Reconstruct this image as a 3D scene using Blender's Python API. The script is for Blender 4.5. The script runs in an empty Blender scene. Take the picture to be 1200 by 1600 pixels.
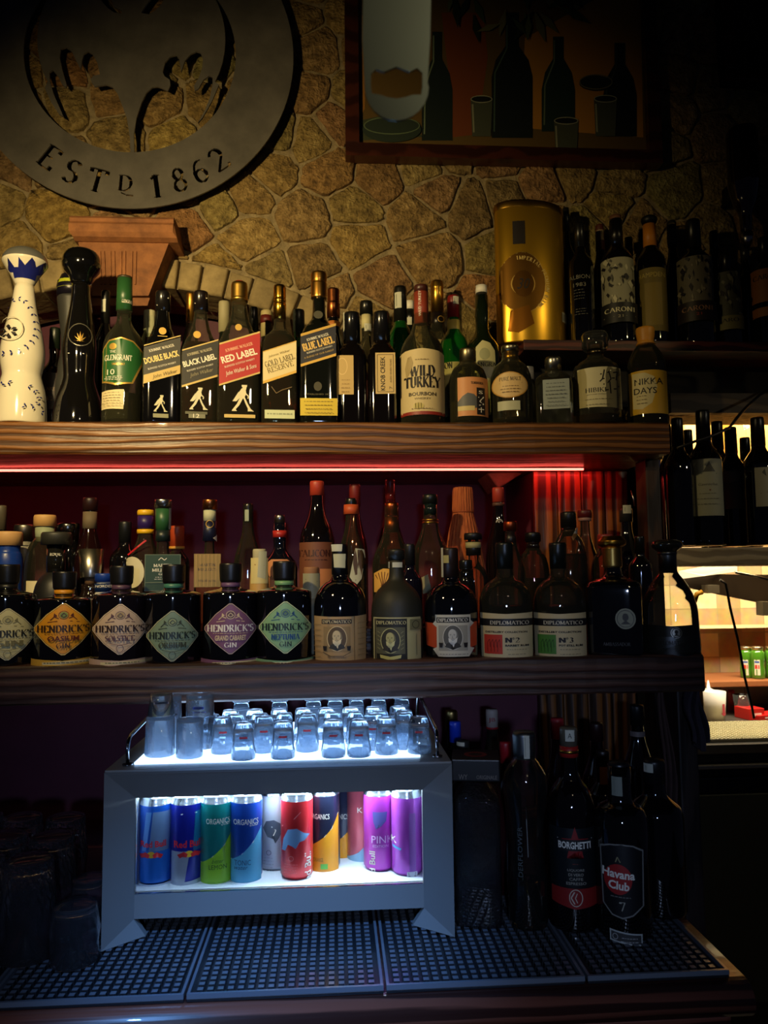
import bpy, bmesh, math, random
from mathutils import Vector, Matrix
random.seed(7)
S = bpy.context.scene
COL = S.collection
# ---------------------------------------------------------------- camera
FPX = 1200.0
EYE = Vector((0, 0, 1.45))
YAW, PIT, ROL = math.radians(3.7), math.radians(4.8), 0.011
_f = Vector((math.sin(YAW) * math.cos(PIT), math.cos(YAW) * math.cos(PIT), math.sin(PIT)))
_r = Vector((math.cos(YAW), -math.sin(YAW), 0))
_u = _r.cross(_f)
_r2 = _r * math.cos(ROL) - _u * math.sin(ROL)
_u2 = _u * math.cos(ROL) + _r * math.sin(ROL)
cam = bpy.data.cameras.new('camera')
cam.sensor_fit = 'VERTICAL'
cam.sensor_height = 36
cam.sensor_width = 27
cam.lens = 36 * FPX / 1600
cam.clip_start = 0.05
cam.dof.use_dof = True
cam.dof.focus_distance = 1.5
cam.dof.aperture_fstop = 9
camo = bpy.data.objects.new('camera', cam)
COL.objects.link(camo)
m = Matrix((_r2, _u2, -_f)).transposed().to_4x4()
m.translation = EYE
camo.matrix_world = m
S.camera = camo
S.view_settings.view_transform = 'Standard'
S.view_settings.look = 'None'
S.view_settings.gamma = 1
S.view_settings.exposure = 0.0
S.view_settings.use_curve_mapping = False
S.cycles.max_bounces = 14
S.cycles.transmission_bounces = 12
S.cycles.transparent_max_bounces = 16
S.cycles.caustics_reflective = False
S.cycles.caustics_refractive = False
S.cycles.use_denoising = True
S.cycles.sample_clamp_indirect = 4.0
# ---------------------------------------------------------------- world and lights
W = bpy.data.worlds.new('world'); S.world = W
W.use_nodes = True
W.node_tree.nodes['Background'].inputs[0].default_value = (0.35, 0.4, 0.75, 1)
W.node_tree.nodes['Background'].inputs[1].default_value = 0.013
def aim(o, tgt):
    d = Vector(tgt) - o.location
    o.rotation_euler = d.to_track_quat('-Z', 'Y').to_euler()
def spot(name, loc, tgt, e, col, deg, blend=1.0, rad=0.02):
    l = bpy.data.lights.new(name, 'SPOT'); l.energy = e; l.color = col
    l.spot_size = math.radians(deg); l.spot_blend = blend; l.shadow_soft_size = rad
    o = bpy.data.objects.new(name, l); COL.objects.link(o); o.location = loc; aim(o, tgt); return o
def area(name, loc, tgt, e, col, sx, sy):
    l = bpy.data.lights.new(name, 'AREA'); l.energy = e; l.color = col
    l.shape = 'RECTANGLE'; l.size = sx; l.size_y = sy
    o = bpy.data.objects.new(name, l); COL.objects.link(o); o.location = loc; aim(o, tgt); return o
spot('warm_pendant_spot', (-0.62, 0.68, 2.12), (-0.30, 1.9, 1.93), 66, (1.0, 0.75, 0.34), 94, 1.0, 0.022)
spot('warm_front_fill', (0.35, -0.3, 2.3), (0.05, 1.6, 1.74), 16, (1.0, 0.80, 0.50), 50, 1.0, 0.04)  # added warm fill from the front, no known fixture
spot('shelf_end_spot', (1.25, 0.95, 2.30), (0.50, 1.9, 2.12), 4.5, (1.0, 0.78, 0.36), 34, 1.0, 0.015)
spot('blue_mat_fill', (-0.08, 0.42, 1.95), (-0.08, 1.13, 0.91), 80, (0.17, 0.42, 1.0), 33, 1.0, 0.035)  # added to throw a blue pool on the mats and fridge front
spot('blue_front_fill', (0.0, -0.6, 1.5), (0.0, 1.45, 1.0), 30, (0.46, 0.62, 1.0), 50, 1.0, 0.03)  # added bluish fill from behind the camera for bottles and fridge
spot('wine_shelf_fill', (1.5, 0.9, 1.95), (0.98, 1.75, 1.56), 3.2, (1.0, 0.88, 0.66), 50, 1.0, 0.02)  # added fill to brighten the wine shelf and labels, no known lamp
area('kitchen_tube_light', (1.55, 2.7, 1.62), (1.6, 3.0, 0.9), 14, (1.0, 0.88, 0.64), 0.7, 0.2)
area('amber_niche_light', (1.35, 2.20, 2.05), (1.35, 2.50, 1.75), 13, (1.0, 0.76, 0.42), 0.9, 0.06)
# ---------------------------------------------------------------- pixel helpers
def ray(px, py):
    return _f * FPX + _r2 * (px - 600) + _u2 * (800 - py)
def P(px, py, Y):
    d = ray(px, py)
    return EYE + d * ((Y - EYE.y) / d.y)
def proj(p):
    v = Vector(p) - EYE
    z = v.dot(_f)
    return 600 + FPX * v.dot(_r2) / z, 800 - FPX * v.dot(_u2) / z, z
def fit(px, top, w, Y, zb):
    X = 0.0
    for _ in range(12):
        q = proj((X, Y, zb)); X += (px - q[0]) * q[2] / FPX
    base = proj((X, Y, zb))[1]
    z = zb + .2
    for _ in range(12):
        q = proj((X, Y, z)); z += (q[1] - top) * q[2] / FPX
    d = proj((X, Y, (zb + z) / 2))[2]
    return X, base, z - zb, w / 2 * d / FPX
# ---------------------------------------------------------------- materials
def lin(c):
    return tuple((v / 255 / 12.92 if v / 255 <= .04045 else ((v / 255 + .055) / 1.055) ** 2.4) for v in c)
_mc = {}
def mat(c, rough=.5, metal=0.0, coat=0.0, name='paint'):
    k = ('m', tuple(c), rough, metal, coat)
    if k in _mc: return _mc[k]
    m = bpy.data.materials.new(name); m.use_nodes = True
    b = m.node_tree.nodes['Principled BSDF']
    b.inputs['Base Color'].default_value = (*lin(c), 1)
    b.inputs['Roughness'].default_value = rough
    b.inputs['Metallic'].default_value = metal
    b.inputs['Coat Weight'].default_value = coat
    if rough >= .3 and metal < .5:
        nt = m.node_tree
        n = nt.nodes.new('ShaderNodeTexNoise'); n.inputs['Scale'].default_value = 180
        bp = nt.nodes.new('ShaderNodeBump'); bp.inputs['Strength'].default_value = .08; bp.inputs['Distance'].default_value = .001
        nt.links.new(n.outputs['Fac'], bp.inputs['Height']); nt.links.new(bp.outputs[0], b.inputs['Normal'])
    _mc[k] = m; return m
def metal(c, rough=.25): return mat(c, rough, 1.0, 0, 'metal')
def gloss(c, rough=.08): return mat(c, rough, 0, 1.0, 'glazed')
def wetglass(c, film, fc):
    """solid clear glass with a faint milky film on it"""
    k = ('w', tuple(c), film)
    if k in _mc: return _mc[k]
    m = bpy.data.materials.new('solid_glass'); m.use_nodes = True; nt = m.node_tree; L = nt.links.new
    b = nt.nodes['Principled BSDF']; b.inputs['Base Color'].default_value = (*lin(c), 1); b.inputs['Transmission Weight'].default_value = 1; b.inputs['IOR'].default_value = 1.45; b.inputs['Roughness'].default_value = 0
    df = nt.nodes.new('ShaderNodeBsdfDiffuse'); df.inputs[0].default_value = (*lin(fc), 1); tl = nt.nodes.new('ShaderNodeBsdfTranslucent'); tl.inputs[0].default_value = (*lin(fc), 1)
    ad = nt.nodes.new('ShaderNodeMixShader'); ad.inputs[0].default_value = .6; L(df.outputs[0], ad.inputs[1]); L(tl.outputs[0], ad.inputs[2])
    mx = nt.nodes.new('ShaderNodeMixShader'); mx.inputs[0].default_value = film; L(b.outputs[0], mx.inputs[1]); L(ad.outputs[0], mx.inputs[2]); L(mx.outputs[0], nt.nodes['Material Output'].inputs[0])
    _mc[k] = m; return m
def glass(c=(255, 255, 255), ior=1.45, rough=0.0, dens=0):
    k = ('g', tuple(c), ior, rough, dens)
    if k in _mc: return _mc[k]
    m = bpy.data.materials.new('glass'); m.use_nodes = True
    b = m.node_tree.nodes['Principled BSDF']
    b.inputs['Base Color'].default_value = (*lin(c), 1)
    b.inputs['Transmission Weight'].default_value = 1
    b.inputs['IOR'].default_value = ior
    b.inputs['Roughness'].default_value = rough
    if dens:
        a = m.node_tree.nodes.new('ShaderNodeVolumeAbsorption')
        a.inputs['Color'].default_value = (*lin(c), 1); a.inputs['Density'].default_value = dens
        b.inputs['Base Color'].default_value = (1, 1, 1, 1)
        m.node_tree.links.new(a.outputs[0], m.node_tree.nodes['Material Output'].inputs['Volume'])
    _mc[k] = m; return m
def thinglass(c=(255, 255, 255), edge=1.0, film=0.0, fc=(200, 205, 200)):
    """thin-walled clear glass: tinted see-through sheet, mirror reflection by angle, faint film that catches light"""
    k = ('t', tuple(c), edge, film, fc)
    if k in _mc: return _mc[k]
    m = bpy.data.materials.new('clear_glass'); m.use_nodes = True; nt = m.node_tree; L = nt.links.new
    nt.nodes.clear()
    o = nt.nodes.new('ShaderNodeOutputMaterial'); t = nt.nodes.new('ShaderNodeBsdfTransparent'); g = nt.nodes.new('ShaderNodeBsdfGlossy')
    g.inputs['Roughness'].default_value = .015
    lw = nt.nodes.new('ShaderNodeLayerWeight'); lw.inputs[0].default_value = .5
    pw = nt.nodes.new('ShaderNodeMath'); pw.operation = 'POWER'; pw.inputs[1].default_value = 3; L(lw.outputs['Facing'], pw.inputs[0])
    mc = nt.nodes.new('ShaderNodeMix'); mc.data_type = 'RGBA'; l = lin(c)
    mc.inputs[6].default_value = (*l, 1); mc.inputs[7].default_value = (*[v * edge for v in l], 1)
    L(pw.outputs[0], mc.inputs[0]); L(mc.outputs[2], t.inputs[0])
    fr = nt.nodes.new('ShaderNodeFresnel'); fr.inputs[0].default_value = 1.5
    mx = nt.nodes.new('ShaderNodeMixShader')
    L(fr.outputs[0], mx.inputs[0]); L(g.outputs[0], mx.inputs[2])
    if film:
        df = nt.nodes.new('ShaderNodeBsdfDiffuse'); df.inputs[0].default_value = (*lin(fc), 1); tl = nt.nodes.new('ShaderNodeBsdfTranslucent'); tl.inputs[0].default_value = (*lin(fc), 1)
        ad = nt.nodes.new('ShaderNodeMixShader'); ad.inputs[0].default_value = .5; L(df.outputs[0], ad.inputs[1]); L(tl.outputs[0], ad.inputs[2])
        m2 = nt.nodes.new('ShaderNodeMixShader'); ml = nt.nodes.new('ShaderNodeMath'); ml.operation = 'MULTIPLY_ADD'; ml.inputs[1].default_value = film * 4; ml.inputs[2].default_value = film
        L(pw.outputs[0], ml.inputs[0]); L(ml.outputs[0], m2.inputs[0]); L(t.outputs[0], m2.inputs[1]); L(ad.outputs[0], m2.inputs[2]); L(m2.outputs[0], mx.inputs[1])
    else: L(t.outputs[0], mx.inputs[1])
    L(mx.outputs[0], o.inputs[0]); _mc[k] = m; return m
def emit(c, s):
    k = ('e', tuple(c), s)
    if k in _mc: return _mc[k]
    m = bpy.data.materials.new('lamp'); m.use_nodes = True
    b = m.node_tree.nodes['Principled BSDF']
    b.inputs['Base Color'].default_value = (*lin(c), 1)
    b.inputs['Emission Color'].default_value = (*lin(c), 1); b.inputs['Emission Strength'].default_value = s
    _mc[k] = m; return m
def textured(name, kind, c1, c2, scale, rough=.6, bump=.3, dist=.004, stretch=(1, 1, 1), c3=None, coat=0, metallic=0, attr=None):
    m = bpy.data.materials.new(name); m.use_nodes = True; nt = m.node_tree; L = nt.links.new
    b = nt.nodes['Principled BSDF']; b.inputs['Roughness'].default_value = rough; b.inputs['Coat Weight'].default_value = coat
    b.inputs['Metallic'].default_value = metallic
    tc = nt.nodes.new('ShaderNodeTexCoord'); mp = nt.nodes.new('ShaderNodeMapping'); mp.inputs['Scale'].default_value = stretch
    L(tc.outputs['Object'], mp.inputs[0])
    if kind == 'wood':
        t = nt.nodes.new('ShaderNodeTexWave'); t.wave_type = 'BANDS'; t.bands_direction = 'Z'
        t.inputs['Scale'].default_value = scale; t.inputs['Distortion'].default_value = 7
        t.inputs['Detail'].default_value = 4; t.inputs['Detail Scale'].default_value = 1.4
    else:
        t = nt.nodes.new('ShaderNodeTexNoise'); t.inputs['Scale'].default_value = scale; t.inputs['Detail'].default_value = 8
        t.inputs['Roughness'].default_value = .65
    L(mp.outputs[0], t.inputs['Vector'])
    rp = nt.nodes.new('ShaderNodeValToRGB'); rp.color_ramp.elements[0].color = (*lin(c1), 1); rp.color_ramp.elements[1].color = (*lin(c2), 1)
    rp.color_ramp.elements[0].position = .3; rp.color_ramp.elements[1].position = .72
    if c3:
        e = rp.color_ramp.elements.new(.5); e.color = (*lin(c3), 1)
    L(t.outputs['Fac'], rp.inputs[0])
    out = rp.outputs[0]
    if attr:
        a = nt.nodes.new('ShaderNodeAttribute'); a.attribute_name = attr
        mx = nt.nodes.new('ShaderNodeMix'); mx.data_type = 'RGBA'; mx.blend_type = 'MULTIPLY'; mx.inputs[0].default_value = 1
        L(out, mx.inputs[6]); L(a.outputs['Color'], mx.inputs[7]); out = mx.outputs[2]
    L(out, b.inputs['Base Color'])
    n2 = nt.nodes.new('ShaderNodeTexNoise'); n2.inputs['Scale'].default_value = scale * 3 if kind != 'wood' else 60; n2.inputs['Detail'].default_value = 6
    L(mp.outputs[0], n2.inputs['Vector'])
    ad = nt.nodes.new('ShaderNodeMath'); ad.operation = 'ADD'; L(t.outputs['Fac'], ad.inputs[0]); L(n2.outputs['Fac'], ad.inputs[1])
    bp = nt.nodes.new('ShaderNodeBump'); bp.inputs['Strength'].default_value = bump; bp.inputs['Distance'].default_value = dist
    L(ad.outputs[0], bp.inputs['Height']); L(bp.outputs[0], b.inputs['Normal'])
    return m
# ---------------------------------------------------------------- mesh builder
class MB:
    def __init__(s): s.v = []; s.f = []; s.m = []; s.mats = []; s.sm = []
    def mi(s, m):
        if m not in s.mats: s.mats.append(m)
        return s.mats.index(m)
    def face(s, idx, m=0, smooth=False): s.f.append(idx); s.m.append(m); s.sm.append(smooth)
    def box(s, x0, x1, y0, y1, z0, z1, m=None):
        k = s.mi(m); n = len(s.v)
        s.v += [(x, y, z) for z in (z0, z1) for y in (y0, y1) for x in (x0, x1)]
        for q in ((0, 2, 3, 1), (4, 5, 7, 6), (0, 1, 5, 4), (2, 6, 7, 3), (0, 4, 6, 2), (1, 3, 7, 5)): s.face([n + i for i in q], k)
        return s
    def bbox(s, x0, x1, y0, y1, z0, z1, m=None, b=.002):
        k = s.mi(m); n = len(s.v); c = 0
        # a box with chamfered edges
        X = (x0, x0 + b, x1 - b, x1); Yv = (y0, y0 + b, y1 - b, y1); Z = (z0, z0 + b, z1 - b, z1)
        bm = bmesh.new(); bmesh.ops.create_cube(bm, size=1)
        for v in bm.verts: v.co = Vector(((x0 + x1) / 2 + v.co.x * (x1 - x0), (y0 + y1) / 2 + v.co.y * (y1 - y0), (z0 + z1) / 2 + v.co.z * (z1 - z0)))
        bmesh.ops.bevel(bm, geom=bm.edges[:], offset=b, segments=2, affect='EDGES', profile=.6)
        s.frombm(bm, m); bm.free(); return s
    def frombm(s, bm, m, smooth=False):
        k = s.mi(m); n = len(s.v); bm.verts.index_update()
        s.v += [tuple(v.co) for v in bm.verts]
        for f in bm.faces: s.face([n + v.index for v in f.verts], k, smooth)
    def lathe(s, prof, m=None, n=32, c=(0, 0, 0), asp=1.0, smooth=True, ph=0.0, rot=0.0, mfun=None):
        k = s.mi(m); rings = []
        for q in prof:
            r, z = q[0], q[1]; p = q[2] if len(q) > 2 else 2
            if r < 1e-6:
                s.v.append((c[0], c[1], c[2] + z)); rings.append([len(s.v) - 1]); continue
            ring = []
            for i in range(n):
                t = 2 * math.pi * (i + ph) / n; ct, st = math.cos(t), math.sin(t)
                rr = r if p == 2 else r / ((abs(ct) ** p + abs(st) ** p) ** (1 / p))
                x, y = rr * ct, rr * st * asp
                if rot: x, y = x * math.cos(rot) - y * math.sin(rot), x * math.sin(rot) + y * math.cos(rot)
                s.v.append((c[0] + x, c[1] + y, c[2] + z)); ring.append(len(s.v) - 1)
            rings.append(ring)
        for j, (a, b) in enumerate(zip(rings, rings[1:])):
            kk = k if not mfun else s.mi(mfun(j))
            if len(a) == 1 and len(b) == 1: continue
            for i in range(n):
                i2 = (i + 1) % n
                if len(a) == 1: s.face([a[0], b[i2], b[i]], kk, smooth)
                elif len(b) == 1: s.face([a[i], a[i2], b[0]], kk, smooth)
                else: s.face([a[i], a[i2], b[i2], b[i]], kk, smooth)
        return s
    def tube(s, pts, r, m=None, n=8, caps=True):
        k = s.mi(m); pts = [Vector(p) for p in pts]; rings = []; up = Vector((0, 0, 1))
        for i, p in enumerate(pts):
            d = (pts[min(i + 1, len(pts) - 1)] - pts[max(i - 1, 0)]).normalized()
            a = d.cross(up)
            if a.length < .05: a = d.cross(Vector((1, 0, 0)))
            a.normalize(); b = d.cross(a)
            rr = r[i] if isinstance(r, (list, tuple)) else r
            ring = []
            for j in range(n):
                t = 2 * math.pi * j / n
                s.v.append(tuple(p + (a * math.cos(t) + b * math.sin(t)) * rr)); ring.append(len(s.v) - 1)
            rings.append(ring)
        for a, b in zip(rings, rings[1:]):
            for j in range(n): s.face([a[j], a[(j + 1) % n], b[(j + 1) % n], b[j]], k, True)
        if caps: s.face(rings[0][::-1], k); s.face(rings[-1], k)
        return s
    def prism(s, pts, d0, d1, m=None, T=None):
        """polygon in x/z, extruded along y from d0 to d1"""
        k = s.mi(m); n = len(s.v); N = len(pts)
        for d in (d0, d1):
            for x, z in pts: s.v.append((x, d, z))
        s.face([n + i for i in range(N)], k); s.face([n + N + i for i in range(N)][::-1], k)
        for i in range(N): s.face([n + (i + 1) % N, n + i, n + N + i, n + N + (i + 1) % N], k)
        return s
    def build(s, name, parent=None, loc=None, rot=0, fix=True):
        me = bpy.data.meshes.new(name); me.from_pydata(s.v, [], s.f)
        for m in s.mats: me.materials.append(m)
        me.polygons.foreach_set('material_index', s.m); me.polygons.foreach_set('use_smooth', s.sm)
        if fix:
            bm = bmesh.new(); bm.from_mesh(me); bmesh.ops.recalc_face_normals(bm, faces=bm.faces[:]); bm.to_mesh(me); bm.free()
        me.update()
        o = bpy.data.objects.new(name, me); COL.objects.link(o)
        if parent: o.parent = parent
        if loc: o.location = loc
        o.rotation_euler = (0, 0, rot)
        return o
def tag(o, label=None, cat=None, group=None, kind=None):
    if label: o['label'] = label
    if cat: o['category'] = cat
    if group: o['group'] = group
    if kind: o['kind'] = kind
    return o
def thing(name, label, cat, loc=(0, 0, 0), rz=0, group=None):
    o = bpy.data.objects.new(name, None); COL.objects.link(o); o.location = loc; o.rotation_euler = (0, 0, rz)
    o.empty_display_size = .02
    return tag(o, label, cat, group)
def struct(name, mb, **k): return tag(mb.build(name, **k), kind='structure')
def dup(root, loc, label=None, rz=None):
    r = root.copy(); COL.objects.link(r); r.location = loc
    if rz is not None: r.rotation_euler = (0, 0, rz)
    if label: r['label'] = label
    for ch in list(root.children):
        c = ch.copy(); COL.objects.link(c); c.parent = r
        for g in ch.children:
            d = g.copy(); COL.objects.link(d); d.parent = c
    return r
# ---------------------------------------------------------------- lettering
_tc = {}
def sans(txt, bold=0.0, shear=0.0):
    k = (txt, bold, shear)
    if k in _tc: return _tc[k]
    cu = bpy.data.curves.new('lettering', 'FONT'); cu.body = txt; cu.resolution_u = 2; cu.offset = bold; cu.shear = shear
    o = bpy.data.objects.new('lettering', cu); COL.objects.link(o)
    dg = bpy.context.evaluated_depsgraph_get(); me = o.evaluated_get(dg).to_mesh()
    vs = [(v.co.x, v.co.y) for v in me.vertices]; fs = [list(p.vertices) for p in me.polygons]
    o.evaluated_get(dg).to_mesh_clear(); bpy.data.objects.remove(o); bpy.data.curves.remove(cu)
    x0 = min(v[0] for v in vs); x1 = max(v[0] for v in vs); y0 = min(v[1] for v in vs); y1 = max(v[1] for v in vs)
    vs = [((x - x0) / (x1 - x0) - .5, (y - y0) / (y1 - y0) - .5) for x, y in vs]
    _tc[k] = (vs, fs); return _tc[k]
def arc(cx, cy, rx, ry, a0, a1, n=8): return [(cx + rx * math.cos(math.radians(a0 + (a1 - a0) * i / n)), cy + ry * math.sin(math.radians(a0 + (a1 - a0) * i / n))) for i in range(n + 1)]
G = {  # stroke letters: (advance, polylines); heights 0..1
 'A': (.8, [[(.05, 0), (.38, 1)], [(.38, 1), (.75, 0)], [(.2, .36), (.6, .36)]]),
 'B': (.66, [[(.14, 0), (.14, 1)], [(.14, 1)] + arc(.32, .76, .2, .24, 90, -90) + [(.14, .52)], [(.14, .52)] + arc(.34, .26, .24, .26, 90, -90) + [(.14, 0)]]),
 'C': (.72, [arc(.4, .5, .32, .5, 48, 312, 14)]),
 'D': (.76, [[(.14, 0), (.14, 1)], [(.14, 1)] + arc(.32, .5, .36, .5, 90, -90, 12) + [(.14, 0)]]),
 'E': (.62, [[(.14, 0), (.14, 1)], [(.14, 1), (.55, 1), (.55, .84)], [(.14, .52), (.44, .52)], [(.14, 0), (.58, 0), (.58, .18)]]),
 'F': (.58, [[(.14, 0), (.14, 1)], [(.14, 1), (.55, 1), (.55, .84)], [(.14, .52), (.42, .52)]]),
 'G': (.76, [arc(.4, .5, .32, .5, 48, 340, 14), [(.7, .42), (.7, .06)], [(.5, .42), (.76, .42)]]),
 'H': (.82, [[(.14, 0), (.14, 1)], [(.68, 0), (.68, 1)], [(.14, .5), (.68, .5)]]),
 'I': (.32, [[(.16, 0), (.16, 1)]]),
 'J': (.4, [[(.24, 1), (.24, .1), (.1, -.12)]]),
 'K': (.76, [[(.14, 0), (.14, 1)], [(.66, 1), (.14, .42)], [(.28, .56), (.7, 0)]]),
 'L': (.6, [[(.14, 0), (.14, 1)], [(.14, 0), (.56, 0), (.56, .2)]]),
 'M': (.94, [[(.12, 0), (.12, 1)], [(.12, 1), (.46, .1)], [(.46, .1), (.8, 1)], [(.8, 1), (.8, 0)]]),
 'N': (.82, [[(.14, 0), (.14, 1)], [(.14, 1), (.68, 0)], [(.68, .02), (.68, 1)]]),
 'O': (.8, [arc(.4, .5, .33, .5, 0, 360, 20)]),
 'P': (.64, [[(.14, 0), (.14, 1)], [(.14, 1)] + arc(.34, .74, .22, .26, 90, -90) + [(.14, .48)]]),
 'Q': (.8, [arc(.4, .5, .33, .5, 0, 360, 20), [(.4, .2), (.75, -.15)]]),
 'R': (.74, [[(.14, 0), (.14, 1)], [(.14, 1)] + arc(.34, .75, .2, .25, 90, -90) + [(.14, .5)], [(.34, .5), (.68, 0)]]),
 'S': (.6, [arc(.3, .76, .2, .24, 30, 270, 9) + arc(.3, .26, .22, .26, 90, -150, 9)]),
 'T': (.7, [[(.35, 0), (.35, 1)], [(.05, .84), (.05, 1), (.65, 1), (.65, .84)]]),
 'U': (.78, [[(.14, 1), (.14, .3)] + arc(.39, .3, .25, .3, 180, 360, 10) + [(.64, 1)]]),
 'V': (.78, [[(.06, 1), (.4, 0)], [(.4, 0), (.72, 1)]]),
 'W': (1.1, [[(.06, 1), (.32, 0)], [(.32, 0), (.54, .9)], [(.54, .9), (.76, 0)], [(.76, 0), (1.04, 1)]]),
 'X': (.76, [[(.08, 1), (.7, 0)], [(.08, 0), (.68, 1)]]),
 'Y': (.74, [[(.06, 1), (.38, .48)], [(.38, .48), (.7, 1)], [(.38, 0), (.38, .5)]]),
 'Z': (.66, [[(.08, .84), (.08, 1), (.58, 1), (.06, 0), (.6, 0), (.6, .16)]]),
 '0': (.64, [arc(.32, .5, .25, .5, 0, 360, 18)]), '1': (.46, [[(.24, 0), (.24, 1)], [(.24, 1), (.08, .84)]]),
 '2': (.62, [arc(.3, .72, .22, .28, 160, -30, 10) + [(.08, .03), (.56, .03), (.6, .16)]]),
 '3': (.6, [arc(.28, .75, .2, .25, 140, -90, 9), arc(.28, .26, .23, .26, 90, -150, 9)]),
 '6': (.62, [[(.52, .95)] + arc(.42, .4, .34, .55, 95, 180, 6) + arc(.32, .28, .24, .28, 180, -180, 16)]),
 '7': (.56, [[(.08, .84), (.08, .98), (.54, .98), (.22, 0)]]),
 '8': (.62, [arc(.31, .76, .19, .24, -90, 270, 16), arc(.31, .26, .24, .26, 90, 450, 16)]),
 '9': (.62, [arc(.3, .7, .22, .3, 0, 360, 16), [(.52, .7), (.5, .4), (.3, 0)]]),
 "'": (.2, [[(.1, 1), (.1, .72)]]), ' ': (.36, []), '.': (.24, [[(.1, 0), (.1, .08)]]), '-': (.4, [[(.08, .45), (.34, .45)]]),
}
def serif(txt, thick=.17, thin=.06, ser=True):
    k = ('S', txt, thick, thin)
    if k in _tc: return _tc[k]
    vs, fs, X = [], [], 0.0
    def quad(a, b, c, d):
        n = len(vs); vs.extend([a, b, c, d]); fs.append([n, n + 1, n + 2, n + 3])
    for ch in txt:
        adv, lines = G.get(ch, G[' '])
        for ln in lines:
            for (x0, y0), (x1, y1) in zip(ln, ln[1:]):
                dx, dy = x1 - x0, y1 - y0; L = math.hypot(dx, dy) or 1; dx /= L; dy /= L
                w = max(thin, abs(dy * thick - dx * .03)) if dx * dy <= .15 or abs(dx) < .12 else thin * 1.3 + (thick - thin) * .15
                ex = .012; nx, ny = -dy * w / 2, dx * w / 2
                quad((X + x0 + nx - dx * ex, y0 + ny - dy * ex), (X + x0 - nx - dx * ex, y0 - ny - dy * ex), (X + x1 - nx + dx * ex, y1 - ny + dy * ex), (X + x1 + nx + dx * ex, y1 + ny + dy * ex))
            if ser and len(ln) == 2:
                (x0, y0), (x1, y1) = ln
                for (ax, ay), (bx, by) in (((x0, y0), (x1, y1)), ((x1, y1), (x0, y0))):
                    if (abs(ay) < .03 or abs(ay - 1) < .03) and abs(by - ay) > .45:
                        s_ = .13; h = .045; yy = 0 if ay < .5 else 1 - h
                        quad((X + ax - s_, yy), (X + ax + s_, yy), (X + ax + s_, yy + h), (X + ax - s_, yy + h))
        X += adv + .06
    x0 = min(v[0] for v in vs); x1 = max(v[0] for v in vs)
    vs2 = [((x - x0) / (x1 - x0) - .5, y - .5) for x, y in vs]
    _tc[k] = (vs2, fs); return _tc[k]
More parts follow.
